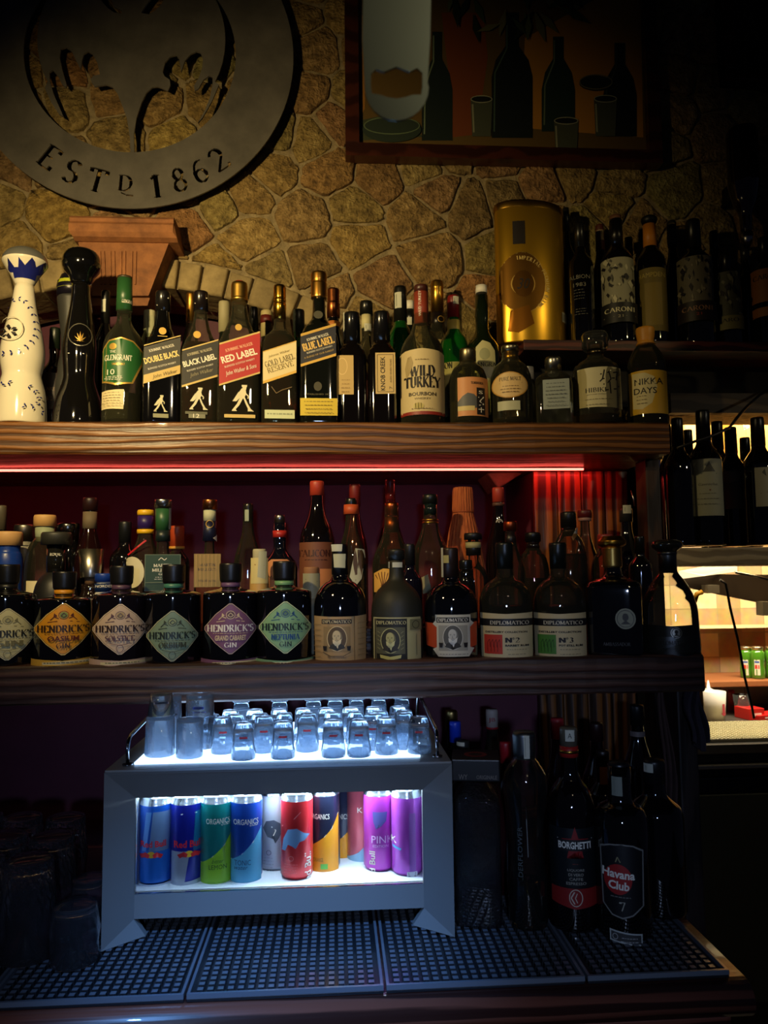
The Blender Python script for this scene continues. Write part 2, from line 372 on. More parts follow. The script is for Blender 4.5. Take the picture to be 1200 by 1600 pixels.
# artwork: elements given in photo pixels, laid on a surface of its own
def art_bm(elems, tr):
    """elems -> list of (polys2d, material, layer). tr maps pixel (x,y) -> 3-D point for a given layer; returns an MB"""
    mb = MB(); lay = 0
    for e in elems:
        kind, m = e[0], e[1]; k = mb.mi(m); lay += 1
        if kind in ('txt', 'ser', 'arctxt'):
            if kind == 'arctxt':
                _, _, txt, cx, cy, rad, h, a0, a1, font = e[:10]; n = len(txt)
                for i, ch in enumerate(txt):
                    if ch == ' ': continue
                    a = math.radians(a0 + (a1 - a0) * i / max(1, n - 1))
                    vs, fs = serif(ch) if font == 'ser' else sans(ch)
                    wd = h * (G.get(ch, (.6,))[0] if font == 'ser' else .6)
                    sg = 1 if a0 > a1 else -1
                    n0 = len(mb.v)
                    for x, y in vs:
                        lx, ly = x * wd, y * h
                        # a: angle from +x, screen up positive
                        rr = rad + ly * sg
                        aa = a - lx / rad * sg
                        mb.v.append(tr(cx + rr * math.cos(aa), cy - rr * math.sin(aa), lay))
                    for f in fs: mb.face([n0 + q for q in f], k)
                continue
            _, _, txt, cx, cy, h, w = e[:7]
            ang = math.radians(e[7]) if len(e) > 7 else 0
            opt = e[8] if len(e) > 8 else {}
            vs, fs = (serif(txt, **opt) if kind == 'ser' else sans(txt, **opt))
            n0 = len(mb.v); c_, s_ = math.cos(ang), math.sin(ang)
            for x, y in vs:
                x, y = x * w, y * h
                mb.v.append(tr(cx + x * c_ - y * s_, cy - (x * s_ + y * c_), lay))
            for f in fs: mb.face([n0 + q for q in f], k)
            continue
        if kind == 'rect': _, _, x0, y0, x1, y1 = e[:6]; pts = [(x0, y0), (x1, y0), (x1, y1), (x0, y1)]
        elif kind == 'ell': _, _, cx, cy, rx, ry = e[:6]; pts = arc(cx, cy, rx, ry, 0, 345, 23)
        elif kind == 'line':
            _, _, pl, w = e[:4]
            for (x0, y0), (x1, y1) in zip(pl, pl[1:]):
                L = math.hypot(x1 - x0, y1 - y0) or 1; nx, ny = -(y1 - y0) / L * w / 2, (x1 - x0) / L * w / 2
                n0 = len(mb.v)
                for q in ((x0 + nx, y0 + ny), (x0 - nx, y0 - ny), (x1 - nx, y1 - ny), (x1 + nx, y1 + ny)): mb.v.append(tr(q[0], q[1], lay))
                mb.face([n0, n0 + 1, n0 + 2, n0 + 3], k)
            continue
        elif kind == 'ring':
            _, _, cx, cy, rx, ry, w = e[:7]; n0 = len(mb.v)
            for q in arc(cx, cy, rx, ry, 0, 345, 23): mb.v.append(tr(q[0], q[1], lay))
            for q in arc(cx, cy, rx - w, ry - w, 0, 345, 23): mb.v.append(tr(q[0], q[1], lay))
            for i in range(24): mb.face([n0 + i, n0 + (i + 1) % 24, n0 + 24 + (i + 1) % 24, n0 + 24 + i], k)
            continue
        else: pts = e[2]
        bm = bmesh.new()
        bm.faces.new([bm.verts.new((x, y, 0)) for x, y in pts])
        bmesh.ops.triangulate(bm, faces=bm.faces[:])
        xs = [p[0] for p in pts]; x0, x1 = min(xs), max(xs); step = 4.0
        x = x0 + step
        if tr.curved:
            while x < x1:
                bmesh.ops.bisect_plane(bm, geom=bm.verts[:] + bm.edges[:] + bm.faces[:], plane_co=(x, 0, 0), plane_no=(1, 0, 0)); x += step
        bm.verts.index_update(); n0 = len(mb.v)
        for v in bm.verts: mb.v.append(tr(v.co.x, v.co.y, lay))
        for f in bm.faces: mb.face([n0 + v.index for v in f.verts], k, tr.curved)
        bm.free()
    return mb
class Wrap:
    """pixels around (cx, base) at s metres per pixel, laid on an upright surface of radius R"""
    def __init__(s, cx, base, sc, R, curved=True, off=.0004, asp=1.0, rfun=None):
        s.cx, s.base, s.s, s.R, s.curved, s.off, s.asp, s.rfun = cx, base, sc, R, curved, off, asp, rfun
    def __call__(s, x, y, lay):
        u = (x - s.cx) * s.s; v = (s.base - y) * s.s; o = s.off + lay * .00014
        if s.curved:
            R = s.R if not s.rfun else s.rfun(v)
            t = math.asin(max(-.97, min(.97, u / R))); t0 = t
            R += o
            return (R * math.sin(t), -R * math.cos(t) * s.asp, v)
        return (u, -(s.R * s.asp + o), v)
class Plane:
    curved = False
    def __init__(s, Y, org=(0, 0, 0), off=.0006, lift=.0003): s.Y = Y; s.o = Vector(org); s.off = off; s.lift = lift
    def __call__(s, x, y, lay):
        p = P(x, y, s.Y); return (p.x - s.o.x, s.Y - s.off - lay * s.lift - s.o.y, p.z - s.o.z)
# ---------------------------------------------------------------- levels read from the photograph
ZU = P(550, 659, 1.63).z      # upper shelf top
ZUB = P(550, 709, 1.63).z
ZL = P(550, 1033, 1.41).z     # lower shelf top
ZLB = P(550, 1093, 1.41).z
ZR = P(900, 531, 1.80).z      # dark shelf on the right
WY = 1.97                     # stone wall face
ZM = 0.905                    # bar mat top
# ---------------------------------------------------------------- setting materials
WOODU = textured('shelf_wood_warm', 'wood', (74, 44, 20), (128, 82, 38), 19, .42, .5, .003, (.10, 1, 1.0), (100, 60, 26), coat=.08)
WOODL = textured('shelf_wood_dark', 'wood', (52, 32, 26), (84, 56, 46), 18, .5, .5, .003, (.09, 1, 1.0), (66, 42, 34), coat=.15)
WOODV = textured('panel_wood', 'wood', (60, 34, 16), (140, 88, 40), 12, .4, .4, .003, (1, 1, .08), (96, 56, 24), coat=.2)
WOODV.node_tree.nodes['Wave Texture'].bands_direction = 'X'
DARKWOOD = textured('bar_wood', 'wood', (58, 30, 24), (124, 70, 54), 14, .35, .3, .003, (.05, 1, 1), (64, 34, 26), coat=.4)
STONE = textured('stone', 'noise', (96, 76, 44), (206, 176, 118), 42, .8, 1.0, .016, (1, 1, 1), (158, 130, 78), attr='tone')
MORTAR = textured('mortar', 'noise', (112, 98, 70), (172, 152, 112), 38, .95, .8, .006)
BLOCK = textured('dressed_block', 'noise', (120, 104, 72), (176, 156, 112), 18, .85, .5, .005, attr='tone')
TERRA = textured('terracotta', 'noise', (112, 70, 42), (172, 112, 66), 22, .8, .4, .004)
PURPLE = textured('plum_paint', 'noise', (84, 30, 50), (98, 38, 60), 9, .6, .15, .002)
DARKWALL = textured('dark_paint_and_shade', 'noise', (20, 20, 22), (34, 33, 32), 9, .7, .15, .002)  # plain dark walls, and the sheet of shade under the rum shelf
STEEL_D = textured('raw_steel', 'noise', (88, 84, 78), (122, 116, 106), 9, .42, .12, .001, metallic=.25)
# ---------------------------------------------------------------- stone wall with arched niche
ARC_T = P(196, 447, WY)                     # crown of the arch
ARC_R = 686 * (WY + .02) / FPX
ARC_C = (ARC_T.x, ARC_T.z - ARC_R)
NX1 = P(836, 850, WY).x                      # right side of the niche
def clip(poly, a, b, c):
    """keep a*x+b*y<=c"""
    out = []
    for i in range(len(poly)):
        p, q = poly[i], poly[(i + 1) % len(poly)]
        dp, dq = a * p[0] + b * p[1] - c, a * q[0] + b * q[1] - c
        if dp <= 0: out.append(p)
        if dp * dq < 0:
            t = dp / (dp - dq); out.append((p[0] + (q[0] - p[0]) * t, p[1] + (q[1] - p[1]) * t))
    return out
def inset(poly, d):
    n = len(poly); out = poly
    A = sum(poly[i][0] * poly[(i + 1) % n][1] - poly[(i + 1) % n][0] * poly[i][1] for i in range(n)) / 2
    sg = 1 if A > 0 else -1
    for i in range(n):
        (x0, y0), (x1, y1) = poly[i], poly[(i + 1) % n]
        L = math.hypot(x1 - x0, y1 - y0)
        if L < 1e-6: continue
        nx, ny = (y1 - y0) / L * sg, -(x1 - x0) / L * sg
        out = clip(out, nx, ny, nx * x0 + ny * y0 - d)
        if len(out) < 3: return None
    return out
def smoothpoly(p, it=1, k=.22):
    for _ in range(it):
        q = []
        for i in range(len(p)):
            a, b = p[i], p[(i + 1) % len(p)]
            q += [(a[0] + (b[0] - a[0]) * t, a[1] + (b[1] - a[1]) * t) for t in ((k, 1 - k) if k > .15 else (k, .36, .64, 1 - k))]
        p = q
    return p
VX0, VX1, VZ0, VZ1 = -1.5, 2.1, 1.55, 3.25
LINTEL = P(1120, 630, 1.80).z
POSTX = P(1047, 640, WY).x
def add_color(o, cols):
    ca = o.data.color_attributes.new('tone', 'FLOAT_COLOR', 'CORNER')
    k = 0
    for p in o.data.polygons:
        for li in p.loop_indices: ca.data[li].color = cols[p.index]
def stone_wall():
    rnd = random.Random(11); pts = []; dmin = .108
    tries = 0
    while tries < 6000:
        tries += 1
        p = (rnd.uniform(VX0 - .1, VX1 + .1), rnd.uniform(VZ0 - .1, VZ1 + .1))
        dm = dmin * rnd.choice((.78, 1, 1, 1.25))
        if all(math.hypot((p[0] - q[0]), (p[1] - q[1]) * 1.15) > dm for q in pts): pts.append(p)
    mb = MB(); km = mb.mi(MORTAR); ks = mb.mi(STONE); cols = []
    # mortar bed: strips of the wall outside the arched niche
    def keep(x, z):
        if x > NX1 - .01 and z < 1.5: return True
        r = math.hypot(x - ARC_C[0], z - ARC_C[1])
        return r > ARC_R or z < ARC_C[1]
    # arch outline
    N = 48; rows = []
    xs = [VX0 + (VX1 - VX0) * i / 120 for i in range(121)]
    for x in xs:
        dx = x - ARC_C[0]
        zb = ARC_C[1] + math.sqrt(ARC_R ** 2 - dx * dx) if abs(dx) < ARC_R else 1.55
        zb = max(zb, ZU - .03)
        if x > POSTX: zb = LINTEL + .02
        rows.append((x, zb))
    n0 = len(mb.v)
    for x, zb in rows: mb.v += [(x, WY, zb), (x, WY, VZ1), (x, WY + .2, zb)]
    for i in range(len(rows) - 1):
        a = n0 + i * 3; b = a + 3
        mb.face([a, b, b + 1, a + 1], km); cols.append((1, 1, 1, 1))
        mb.face([a, a + 2, b + 2, b], km); cols.append((1, 1, 1, 1))
    for i, p in enumerate(pts):
        poly = [(p[0] - .3, p[1] - .3), (p[0] + .3, p[1] - .3), (p[0] + .3, p[1] + .3), (p[0] - .3, p[1] + .3)]
        for j, q in enumerate(pts):
            if i == j or abs(q[0] - p[0]) > .45 or abs(q[1] - p[1]) > .45: continue
            mx, my = (p[0] + q[0]) / 2, (p[1] + q[1]) / 2; a, b = q[0] - p[0], q[1] - p[1]
            poly = clip(poly, a, b, a * mx + b * my)
            if len(poly) < 3: break
        if len(poly) < 3: continue
        # keep above the arch ring of dressed blocks
        cx = sum(v[0] for v in poly) / len(poly); cz = sum(v[1] for v in poly) / len(poly)
        R2 = ARC_R + .075
        d = math.hypot(cx - ARC_C[0], cz - ARC_C[1])
        if cz > ARC_C[1] and abs(d - R2) < .3:
            ux, uz = (cx - ARC_C[0]) / d, (cz - ARC_C[1]) / d
            poly = clip(poly, -ux, -uz, -(ux * (ARC_C[0] + ux * R2) + uz * (ARC_C[1] + uz * R2)))
        elif cz > ARC_C[1] and d < R2: continue
        if len(poly) < 3: continue
        if cx > POSTX and cz < LINTEL + .03: continue
        if cz < ZU - .05 and cx < POSTX: continue
        if cx < POSTX: poly = clip(poly, 0, -1, -(ZU - .028))
        if len(poly) < 3: continue
        g = rnd.uniform(.0025, .0062)
        poly = inset(poly, g)
        if not poly or len(poly) < 3: continue
        poly = smoothpoly(poly, 1, .1)
        # roughened outline
        poly = [(x + rnd.uniform(-.003, .003), z + rnd.uniform(-.003, .003)) for x, z in poly]
        cx = sum(v[0] for v in poly) / len(poly); cz = sum(v[1] for v in poly) / len(poly)
        h = rnd.uniform(.005, .014); n = len(poly); tx, tz = rnd.uniform(-.02, .02), rnd.uniform(-.05, .05)
        t = rnd.choice(((1, .98, .92), (1.0, .92, .80), (.92, .91, .86), (.84, .82, .76), (1.08, 1.02, .90), (1.0, .87, .70), (.78, .75, .69), (.95, .93, .87)))
        t = tuple(v * rnd.uniform(.85, 1.1) for v in t) + (1,)
        rings = []
        for sc, hh in ((1, -.002), (.985, h * .75), (.93, h), (.6, h * 1.15)):
            base = len(mb.v)
            for x, z in poly:
                X = cx + (x - cx) * sc; Z = cz + (z - cz) * sc
                o = hh + ((X - cx) * tx + (Z - cz) * tz + (rnd.uniform(-.0012, .0012) if sc < 1 else 0) if hh > 0 else 0)
                mb.v.append((X, WY - max(o, -.002), Z))
            rings.append(base)
        for a, b in zip(rings, rings[1:]):
            for k in range(n): mb.face([a + k, a + (k + 1) % n, b + (k + 1) % n, b + k], ks, a != rings[0]); cols.append(t)
        mb.v.append((cx, WY - h * 1.2, cz)); c = len(mb.v) - 1
        for k in range(n): mb.face([rings[-1] + k, rings[-1] + (k + 1) % n, c], ks, True); cols.append(t)
    o = struct('wall_stone', mb, fix=False)
    add_color(o, cols)
    for p in o.data.polygons: pass
    # dressed blocks of the arch
    mb = MB(); kb = mb.mi(BLOCK); cols = []; ang = 90; rnd = random.Random(4)
    a = math.radians(150)
    while a > math.radians(12):
        da = rnd.uniform(.050, .066); a2 = a - da; g = .0035
        x = ARC_C[0] + ARC_R * math.cos((a + a2) / 2)
        r0, r1 = ARC_R - .004, ARC_R + .070 + rnd.uniform(-.004, .004)
        q = [(a - g, r0), (a2 + g, r0), (a2 + g, r1), (a - g, r1)]
        pl = [(ARC_C[0] + r * math.cos(t), ARC_C[1] + r * math.sin(t)) for t, r in q]
        if min(p_[1] for p_ in pl) > 1.62:
            h = rnd.uniform(.014, .024); n0 = len(mb.v); t = rnd.uniform(.8, 1.15); tone = (t, t * .97, t * .9, 1)
            m_ = (sum(p_[0] for p_ in pl) / 4, sum(p_[1] for p_ in pl) / 4)
            pr = smoothpoly(pl, 2) if False else pl
            for sc, hh in ((1, -.12), (1, h - .008), (.93, h - .002), (.82, h), (.4, h + .001)):
                for p_ in pr: mb.v.append((m_[0] + (p_[0] - m_[0]) * sc, WY - hh, m_[1] + (p_[1] - m_[1]) * sc))
            for L_ in range(4):
                for k in range(4): mb.face([n0 + L_ * 4 + k, n0 + L_ * 4 + (k + 1) % 4, n0 + L_ * 4 + 4 + (k + 1) % 4, n0 + L_ * 4 + 4 + k], kb, L_ > 0); cols.append(tone)
            mb.face([n0 + 16 + k for k in range(4)], kb, True); cols.append(tone)
        a = a2
    o = struct('trim_arch', mb, fix=False); add_color(o, cols)
stone_wall()
PX1_ = P(985, 850, 1.88).x
struct('wall_niche_lower', MB().box(-1.6, P(836, 850, 1.88).x, 1.90, 1.93, .7, ZL - .03, PURPLE))
struct('wall_niche', MB().box(-1.6, PX1_ + .02, 2.2, 2.24, .7, 2.5, PURPLE))
# right side of the niche and everything behind the bar to the right
z0 = .80
PX0, PX1 = P(836, 850, 1.88).x, P(985, 850, 1.88).x
mb = MB()
for i in range(4):
    a = PX0 + (PX1 - PX0) * i / 4; mb.bbox(a + .001, a + (PX1 - PX0) / 4 - .001, 1.88, 1.905, z0, ZUB - .004, WOODV, .003)
o = tag(mb.build('wood_panel'), 'varnished vertical plank panel closing the shelves on the right, lit red at its top', 'panel')
mb = MB(); mb.box(PX0 + .002, PX0 + .02, 1.905, 2.2, z0, ZUB - .004, PURPLE); struct('wall_niche_side', mb)
PO0, PO1 = P(1036, 800, 1.62).x, P(1050, 800, 1.62).x
t = tag(MB().bbox(PO0 - .002, PO1 + .012, 1.70, 1.76, z0 + .1, ZUB - .001, textured('post_wood', 'wood', (30, 20, 14), (62, 40, 24), 14, .5, .3, .003, (1, 1, .1)), .004).build('wooden_post'), 'dark wooden post at the right end of the shelves', 'post')
# ---------------------------------------------------------------- shelves
def plank(name, label, x0, x1, y0, y1, z0, z1, m, cat='shelf', seed=1):
    """board with a slightly wavy hand-hewn front face"""
    mb = MB(); k = mb.mi(m); rnd = random.Random(seed); nx = 90; prof = [(y1, z1), (y0 + .006, z1), (y0 + .001, z1 - .004), (y0, z1 - .02), (y0, z0 + .02), (y0 + .001, z0 + .004), (y0 + .006, z0), (y1, z0)]
    w = [rnd.uniform(-1, 1) for _ in range(nx + 1)]
    for i in range(nx + 1):
        x = x0 + (x1 - x0) * i / nx
        wv = sum(w[max(0, min(nx, i + j))] for j in (-2, -1, 0, 1, 2)) / 5
        for j, (y, z) in enumerate(prof):
            a = .0018 * wv if 0 < j < 7 else 0
            mb.v.append((x, y + a, z + (a * .8 if 0 < j < 7 and (j > 4) else 0)))
    N = len(prof)
    for i in range(nx):
        for j in range(N): mb.face([i * N + j, i * N + (j + 1) % N, (i + 1) * N + (j + 1) % N, (i + 1) * N + j], k)
    mb.face(list(range(N)), k); mb.face([nx * N + j for j in range(N)][::-1], k)
    return tag(mb.build(name), label, cat)
XU1 = P(1046, 680, 1.63).x; XL1 = P(1101, 1050, 1.41).x
plank('display_shelf', 'thick hewn wooden upper shelf board below the whisky bottles', -1.35, XU1, 1.63, 2.19, ZUB, ZU, WOODU, seed=3)
ZLT = ZL - .024
lo = thing('display_shelf', 'dark thick wooden lower shelf with deep front edge above the mini fridge', 'shelf')
mb = MB().box(-1.35, XL1 - .01, 1.45, 1.875, ZLT, ZL, WOODL); mb.build('shelf_plank', lo)
q = plank('front_edge', None, -1.35, XL1, 1.41, 1.452, ZLB, ZL + .0005, WOODL, None, seed=5); q.parent = lo
RZ = .045
tag(MB().box(-1.3, PX0 - .02, 1.60, 1.875, ZL + RZ - .012, ZL + RZ, WOODL).box(-1.3, PX0 - .02, 1.60, 1.612, ZL + .0005, ZL + RZ - .012, WOODL).build('shelf_riser'), 'low dark riser step lifting the back bottles on the lower shelf', 'riser')
ZLR = ZL + RZ
# red strip light under the upper shelf
SY = 1.84; pz = P(455, 735, SY).z; SX1 = P(911, 732, SY).x
led = thing('light_strip', 'glowing red strip light under the upper shelf', 'light strip', (0, SY, pz))
MB().box(-1.3, SX1, -.004, .012, .004, ZUB - pz + .0005, mat((60, 20, 18), .35)).build('channel', led)
MB().box(-1.3, SX1, -.0045, -.0005, -.0015, .0035, emit((255, 92, 78), 7)).build('diffuser', led)
for i in range(4):
    l = bpy.data.lights.new('strip_glow', 'AREA'); l.energy = .05; l.color = (1, .03, .02); l.shape = 'RECTANGLE'; l.size = .5; l.size_y = .006
    o = bpy.data.objects.new('strip_glow', l); COL.objects.link(o); o.location = (-1.05 + i * .5, SY + .003, pz - .003); o.rotation_euler = (math.radians(22), 0, 0)
l = bpy.data.lights.new('strip_glow', 'AREA'); l.energy = .12; l.color = (1, .02, .02); l.shape = 'RECTANGLE'; l.size = .2; l.size_y = .006
o = bpy.data.objects.new('strip_glow', l); COL.objects.link(o); o.location = (SX1 - .06, SY + .003, pz - .003); o.rotation_euler = (math.radians(30), 0, 0)
# terracotta corbel
K = thing('corbel', 'terracotta corbel with rounded top moulding below the steel disc', 'corbel', (0, WY, 0))
def pz2(x, y, Y): p = P(x, y, Y); return (p.x, p.z)
KY = WY - .085
tl, tr_, bl, br = pz2(122, 376, KY), pz2(264, 379, KY), pz2(137, 462, KY), pz2(232, 462, KY)
mb = MB().prism([bl, br, tr_, tl], -.085, 0, TERRA)
z_a, z_b = pz2(0, 376, KY)[1], pz2(0, 342, KY)[1]
mb.prism([(bl[0] + .006, bl[1] - .02), (br[0] - .006, br[1] - .02), br, bl], -.07, 0, TERRA)
mb.build('block', K)
mb = MB(); k = mb.mi(TERRA); xl, xr = pz2(113, 358, KY)[0], pz2(274, 358, KY)[0]
hp = [(0, z_b + .004), (-.10, z_b + .004), (-.108, z_b - .004), (-.106, z_b - .012), (-.112, z_b - .02), (-.112, z_a + .016), (-.104, z_a + .006), (-.09, z_a), (0, z_a)]
for X, d in ((xl, 0), (xr, 0)):
    for y, z in hp: mb.v.append((X + (.008 if X < 0 and z < z_a + .01 else 0), y, z))
N = len(hp)
for j in range(N): mb.face([j, (j + 1) % N, N + (j + 1) % N, N + j], k)
mb.face(list(range(N)), k); mb.face([N + j for j in range(N)][::-1], k)
mb.build('moulding', K)
mb = MB()
for gx in (160, 176, 193, 210):
    for dx in (-3, 3):
        a = pz2(gx + dx, 393, KY); b = pz2(gx + dx + (190 - gx) * .06, 445, KY)
        mb.prism([(a[0] - .0016, a[1]), (a[0] + .0016, a[1]), (b[0] + .0016, b[1]), (b[0] - .0016, b[1])], -.0895, -.083, TERRA)
mb.build('fluting', K)
# ---------------------------------------------------------------- steel disc
DY = WY - .062
def medallion():
    C = P(204, 82, DY); Cx, Cz = C.x, C.z
    s = (P(304, 82, DY).x - P(104, 82, DY).x) / 200
    def pt(x, y): p = P(x, y, DY); return (p.x, p.z)
    root = thing('steel_disc', 'large round cut-out steel disc lettered ESTD 1862 hung on the stone wall', 'wall disc', (Cx, DY, Cz))
    T = .005
    # ring with cut letters
    bm = bmesh.new()
    def circ(r, n, y): return [bm.verts.new((r * math.cos(2 * math.pi * i / n), y, r * math.sin(2 * math.pi * i / n))) for i in range(n)]
    ro, ri, n = 258 * s, 166 * s, 128
    a, b, c, d = circ(ro, n, 0), circ(ri, n, 0), circ(ri, n, T), circ(ro, n, T)
    for q1, q2 in ((a, b), (b, c), (c, d), (d, a)):
        for i in range(n): bm.faces.new((q1[i], q1[(i + 1) % n], q2[(i + 1) % n], q2[i]))
    bmesh.ops.recalc_face_normals(bm, faces=bm.faces[:])
    me = bpy.data.meshes.new('ring'); bm.to_mesh(me); bm.free(); me.materials.append(STEEL_D)
    ring = bpy.data.objects.new('ring', me); COL.objects.link(ring); ring.parent = root
    # letters: stroke polygons as prisms, read on a circle
    cut = bmesh.new()
    def letter(ch, px, py, h, w, ang):
        cx, cz = pt(px, py); cx -= Cx; cz -= Cz
        vs, fs = serif(ch, .165, .07); ca, sa = math.cos(math.radians(ang)), math.sin(math.radians(ang)); h *= s; w *= s
        for k_, f in enumerate(fs):
            eps = .0006 + k_ * .00007
            q = []
            for yy in (-eps - .002, T + eps + .002):
                for i in f:
                    x, z = vs[i][0] * w, vs[i][1] * h
                    q.append(cut.verts.new((cx + x * ca - z * sa, yy, cz + x * sa + z * ca)))
            cut.faces.new(q[:4]); cut.faces.new(q[4:][::-1])
            for i in range(4): cut.faces.new((q[i], q[4 + i], q[4 + (i + 1) % 4], q[(i + 1) % 4]))
    for ch, px, py, h, w, a_ in (('E', 78, 246, 37, 27, -36), ('S', 113, 268, 37, 25, -24), ('T', 152, 282, 37, 31, -14), ('D', 196, 286, 25, 22, -4),
                                 ('1', 243, 291, 37, 15, 8), ('8', 280, 281, 37, 23, 15), ('6', 312, 267, 37, 23, 24), ('2', 342, 249, 37, 26, 35)): letter(ch, px, py, h, w, a_)
    for (x0, y0, x1, y1, w) in ((189, 302, 196, 305, 2.2), (197, 306, 208, 307, 2.6)):
        p, q = pt(x0, y0), pt(x1, y1); v = []
        for yy in (-.003, T + .003):
            for (xx, zz) in ((p[0], p[1]), (q[0], q[1]), (q[0], q[1] + w * s), (p[0], p[1] + w * s)): v.append(cut.verts.new((xx - Cx, yy, zz - Cz)))
        cut.faces.new(v[:4]); cut.faces.new(v[4:][::-1])
        for i in range(4): cut.faces.new((v[i], v[4 + i], v[4 + (i + 1) % 4], v[(i + 1) % 4]))
    bmesh.ops.recalc_face_normals(cut, faces=cut.faces[:])
    cme = bpy.data.meshes.new('cutter'); cut.to_mesh(cme); cut.free()
    co = bpy.data.objects.new('cutter', cme); COL.objects.link(co); co.location = root.location
    bpy.context.view_layer.update()
    md = ring.modifiers.new('cut', 'BOOLEAN'); md.operation = 'DIFFERENCE'; md.object = co; md.solver = 'EXACT'; md.use_self = True
    dg = bpy.context.evaluated_depsgraph_get(); nm = bpy.data.meshes.new_from_object(ring.evaluated_get(dg))
    ring.modifiers.clear(); ring.data = nm
    bpy.data.objects.remove(co)
    # inner emblem, outline with cut wings (photo pixels)
    def arcp(a0, a1, k=10, r=147, cx=205, cy=62): return [(cx + r * math.cos(math.radians(a0 + (a1 - a0) * i / k)), cy - r * .98 * math.sin(math.radians(a0 + (a1 - a0) * i / k))) for i in range(k + 1)]
    # start at stem bottom left and run clockwise round the disc
    L = [(204, 250), (202, 225), (199, 190), (194, 172), (189, 155), (182, 142), (175, 134), (168, 132), (171, 145), (171, 159), (160, 161), (157, 168), (161, 176), (150, 178)]
    left = [(204, 249), (203, 215), (198, 184), (191, 165), (183, 145), (176, 136), (166, 132), (147, 135), (141, 124), (146, 118), (156, 116),
            (152, 98), (145, 85), (137, 80), (131, 84), (128, 94), (126, 108), (119, 95), (112, 80), (103, 74), (95, 76), (93, 90), (98, 112), (104, 133), (103, 136), (97, 132), (90, 118), (82, 109), (77, 113), (78, 128), (84, 148), (92, 166), (99, 182)]
    outer = [(92, 178), (80, 160), (70, 138)] + arcp(207, 180, 4) + arcp(176, 4, 30) + arcp(0, -27, 4) + [(342, 132), (331, 158), (316, 184)]
    right = [(309, 192), (320, 172), (328, 152), (332, 132), (332, 120), (327, 118), (318, 124), (310, 138), (304, 142), (303, 134), (311, 120), (316, 105), (317, 92), (313, 82), (307, 80), (298, 84), (289, 94), (283, 112), (280, 92), (275, 86), (266, 88),
             (258, 97), (254, 112), (257, 119), (265, 124), (266, 133), (262, 142), (254, 138), (246, 135), (238, 136), (229, 144), (221, 160), (213, 184), (209, 210), (210, 249)]
    loop = left + outer + right
    e = [pt(x, y) for x, y in loop]
    bm = bmesh.new()
    f0 = bm.faces.new([bm.verts.new((x - Cx, 0, z - Cz)) for x, z in e])
    ext = bmesh.ops.extrude_face_region(bm, geom=[f0]); bmesh.ops.translate(bm, vec=(0, T, 0), verts=[v for v in ext['geom'] if isinstance(v, bmesh.types.BMVert)])
    bmesh.ops.recalc_face_normals(bm, faces=bm.faces[:])
    bmesh.ops.triangulate(bm, faces=[f for f in bm.faces if len(f.verts) > 4])
    me = bpy.data.meshes.new('emblem'); bm.to_mesh(me); bm.free(); me.materials.append(STEEL_D)
    em = bpy.data.objects.new('emblem', me); COL.objects.link(em); em.parent = root; em.location.y = .0006
    # the two curved ear slits near the top
    cut = bmesh.new()
    for pl in ([(156, -6), (160, 3), (168, 12), (178, 19), (190, 21), (190, 16), (178, 10), (174, 0), (174, -8)], [(222, 16), (221, 20), (232, 22), (243, 16), (252, 6), (258, -6), (240, -8), (228, 8)]):
        v = [cut.verts.new((pt(*p)[0] - Cx, -.01, pt(*p)[1] - Cz)) for p in pl]; f = cut.faces.new(v)
        ex = bmesh.ops.extrude_face_region(cut, geom=[f]); bmesh.ops.translate(cut, vec=(0, .02, 0), verts=[q for q in ex['geom'] if isinstance(q, bmesh.types.BMVert)])
    bmesh.ops.recalc_face_normals(cut, faces=cut.faces[:])
    cme = bpy.data.meshes.new('cutter'); cut.to_mesh(cme); cut.free()
    co = bpy.data.objects.new('cutter', cme); COL.objects.link(co); co.location = root.location
    bpy.context.view_layer.update()
    md = em.modifiers.new('cut', 'BOOLEAN'); md.operation = 'DIFFERENCE'; md.object = co; md.solver = 'EXACT'
    dg = bpy.context.evaluated_depsgraph_get(); nm = bpy.data.meshes.new_from_object(em.evaluated_get(dg)); em.modifiers.clear(); em.data = nm
    bpy.data.objects.remove(co)
    mb = MB()
    for a_ in (60, 120, -60, -120, 0, 180):
        x, z = 225 * s * math.cos(math.radians(a_)), 225 * s * math.sin(math.radians(a_))
        MB().tube([(x, T, z), (x, .0475, z)], .006, metal((60, 58, 55), .4), 8).build('wall_spacer', root)
medallion()
# ---------------------------------------------------------------- framed still life
FY = WY - .03
fr = thing('framed_painting', 'dark still life of bottles and cups in a reddish wooden frame', 'painting', (0, FY, 0))
fm = textured('frame_wood', 'wood', (46, 20, 12), (70, 32, 20), 5, .35, .2, .002, coat=.3)
bl, br = P(540, 244, FY - .015), P(1035, 256, FY - .015)
zb_ = (bl.z + P(1035, 256, FY - .015).z) / 2; zt_ = zb_ + .62; w_ = .036
for (x0, x1, z0_, z1_) in ((bl.x, br.x, zb_, zb_ + w_), (bl.x, br.x, zt_ - w_, zt_)):
    i = w_
    MB().prism([(x0, z0_), (x1, z0_), (x1 - w_ if z0_ == zb_ else x1, z1_), (x0 + w_ if z0_ == zb_ else x0, z1_)] if z0_ == zb_ else [(x0 + w_, z0_), (x1 - w_, z0_), (x1, z1_), (x0, z1_)], -.02, .018, fm).build('frame_rail', fr)
for x0, x1, sg in ((bl.x, bl.x + w_, 1), (br.x - w_, br.x, -1)):
    MB().prism([(x0, zb_ if sg > 0 else zb_ + w_), (x1, zb_ + w_ if sg > 0 else zb_), (x1, zt_ - w_ if sg > 0 else zt_), (x0, zt_ if sg > 0 else zt_ - w_)], -.02, .018, fm).build('frame_rail', fr)
A = lambda c, r=.55: mat(c, r, 0, 0, 'oil_paint')
can = Plane(FY, (0, FY, 0), .0, .0002)
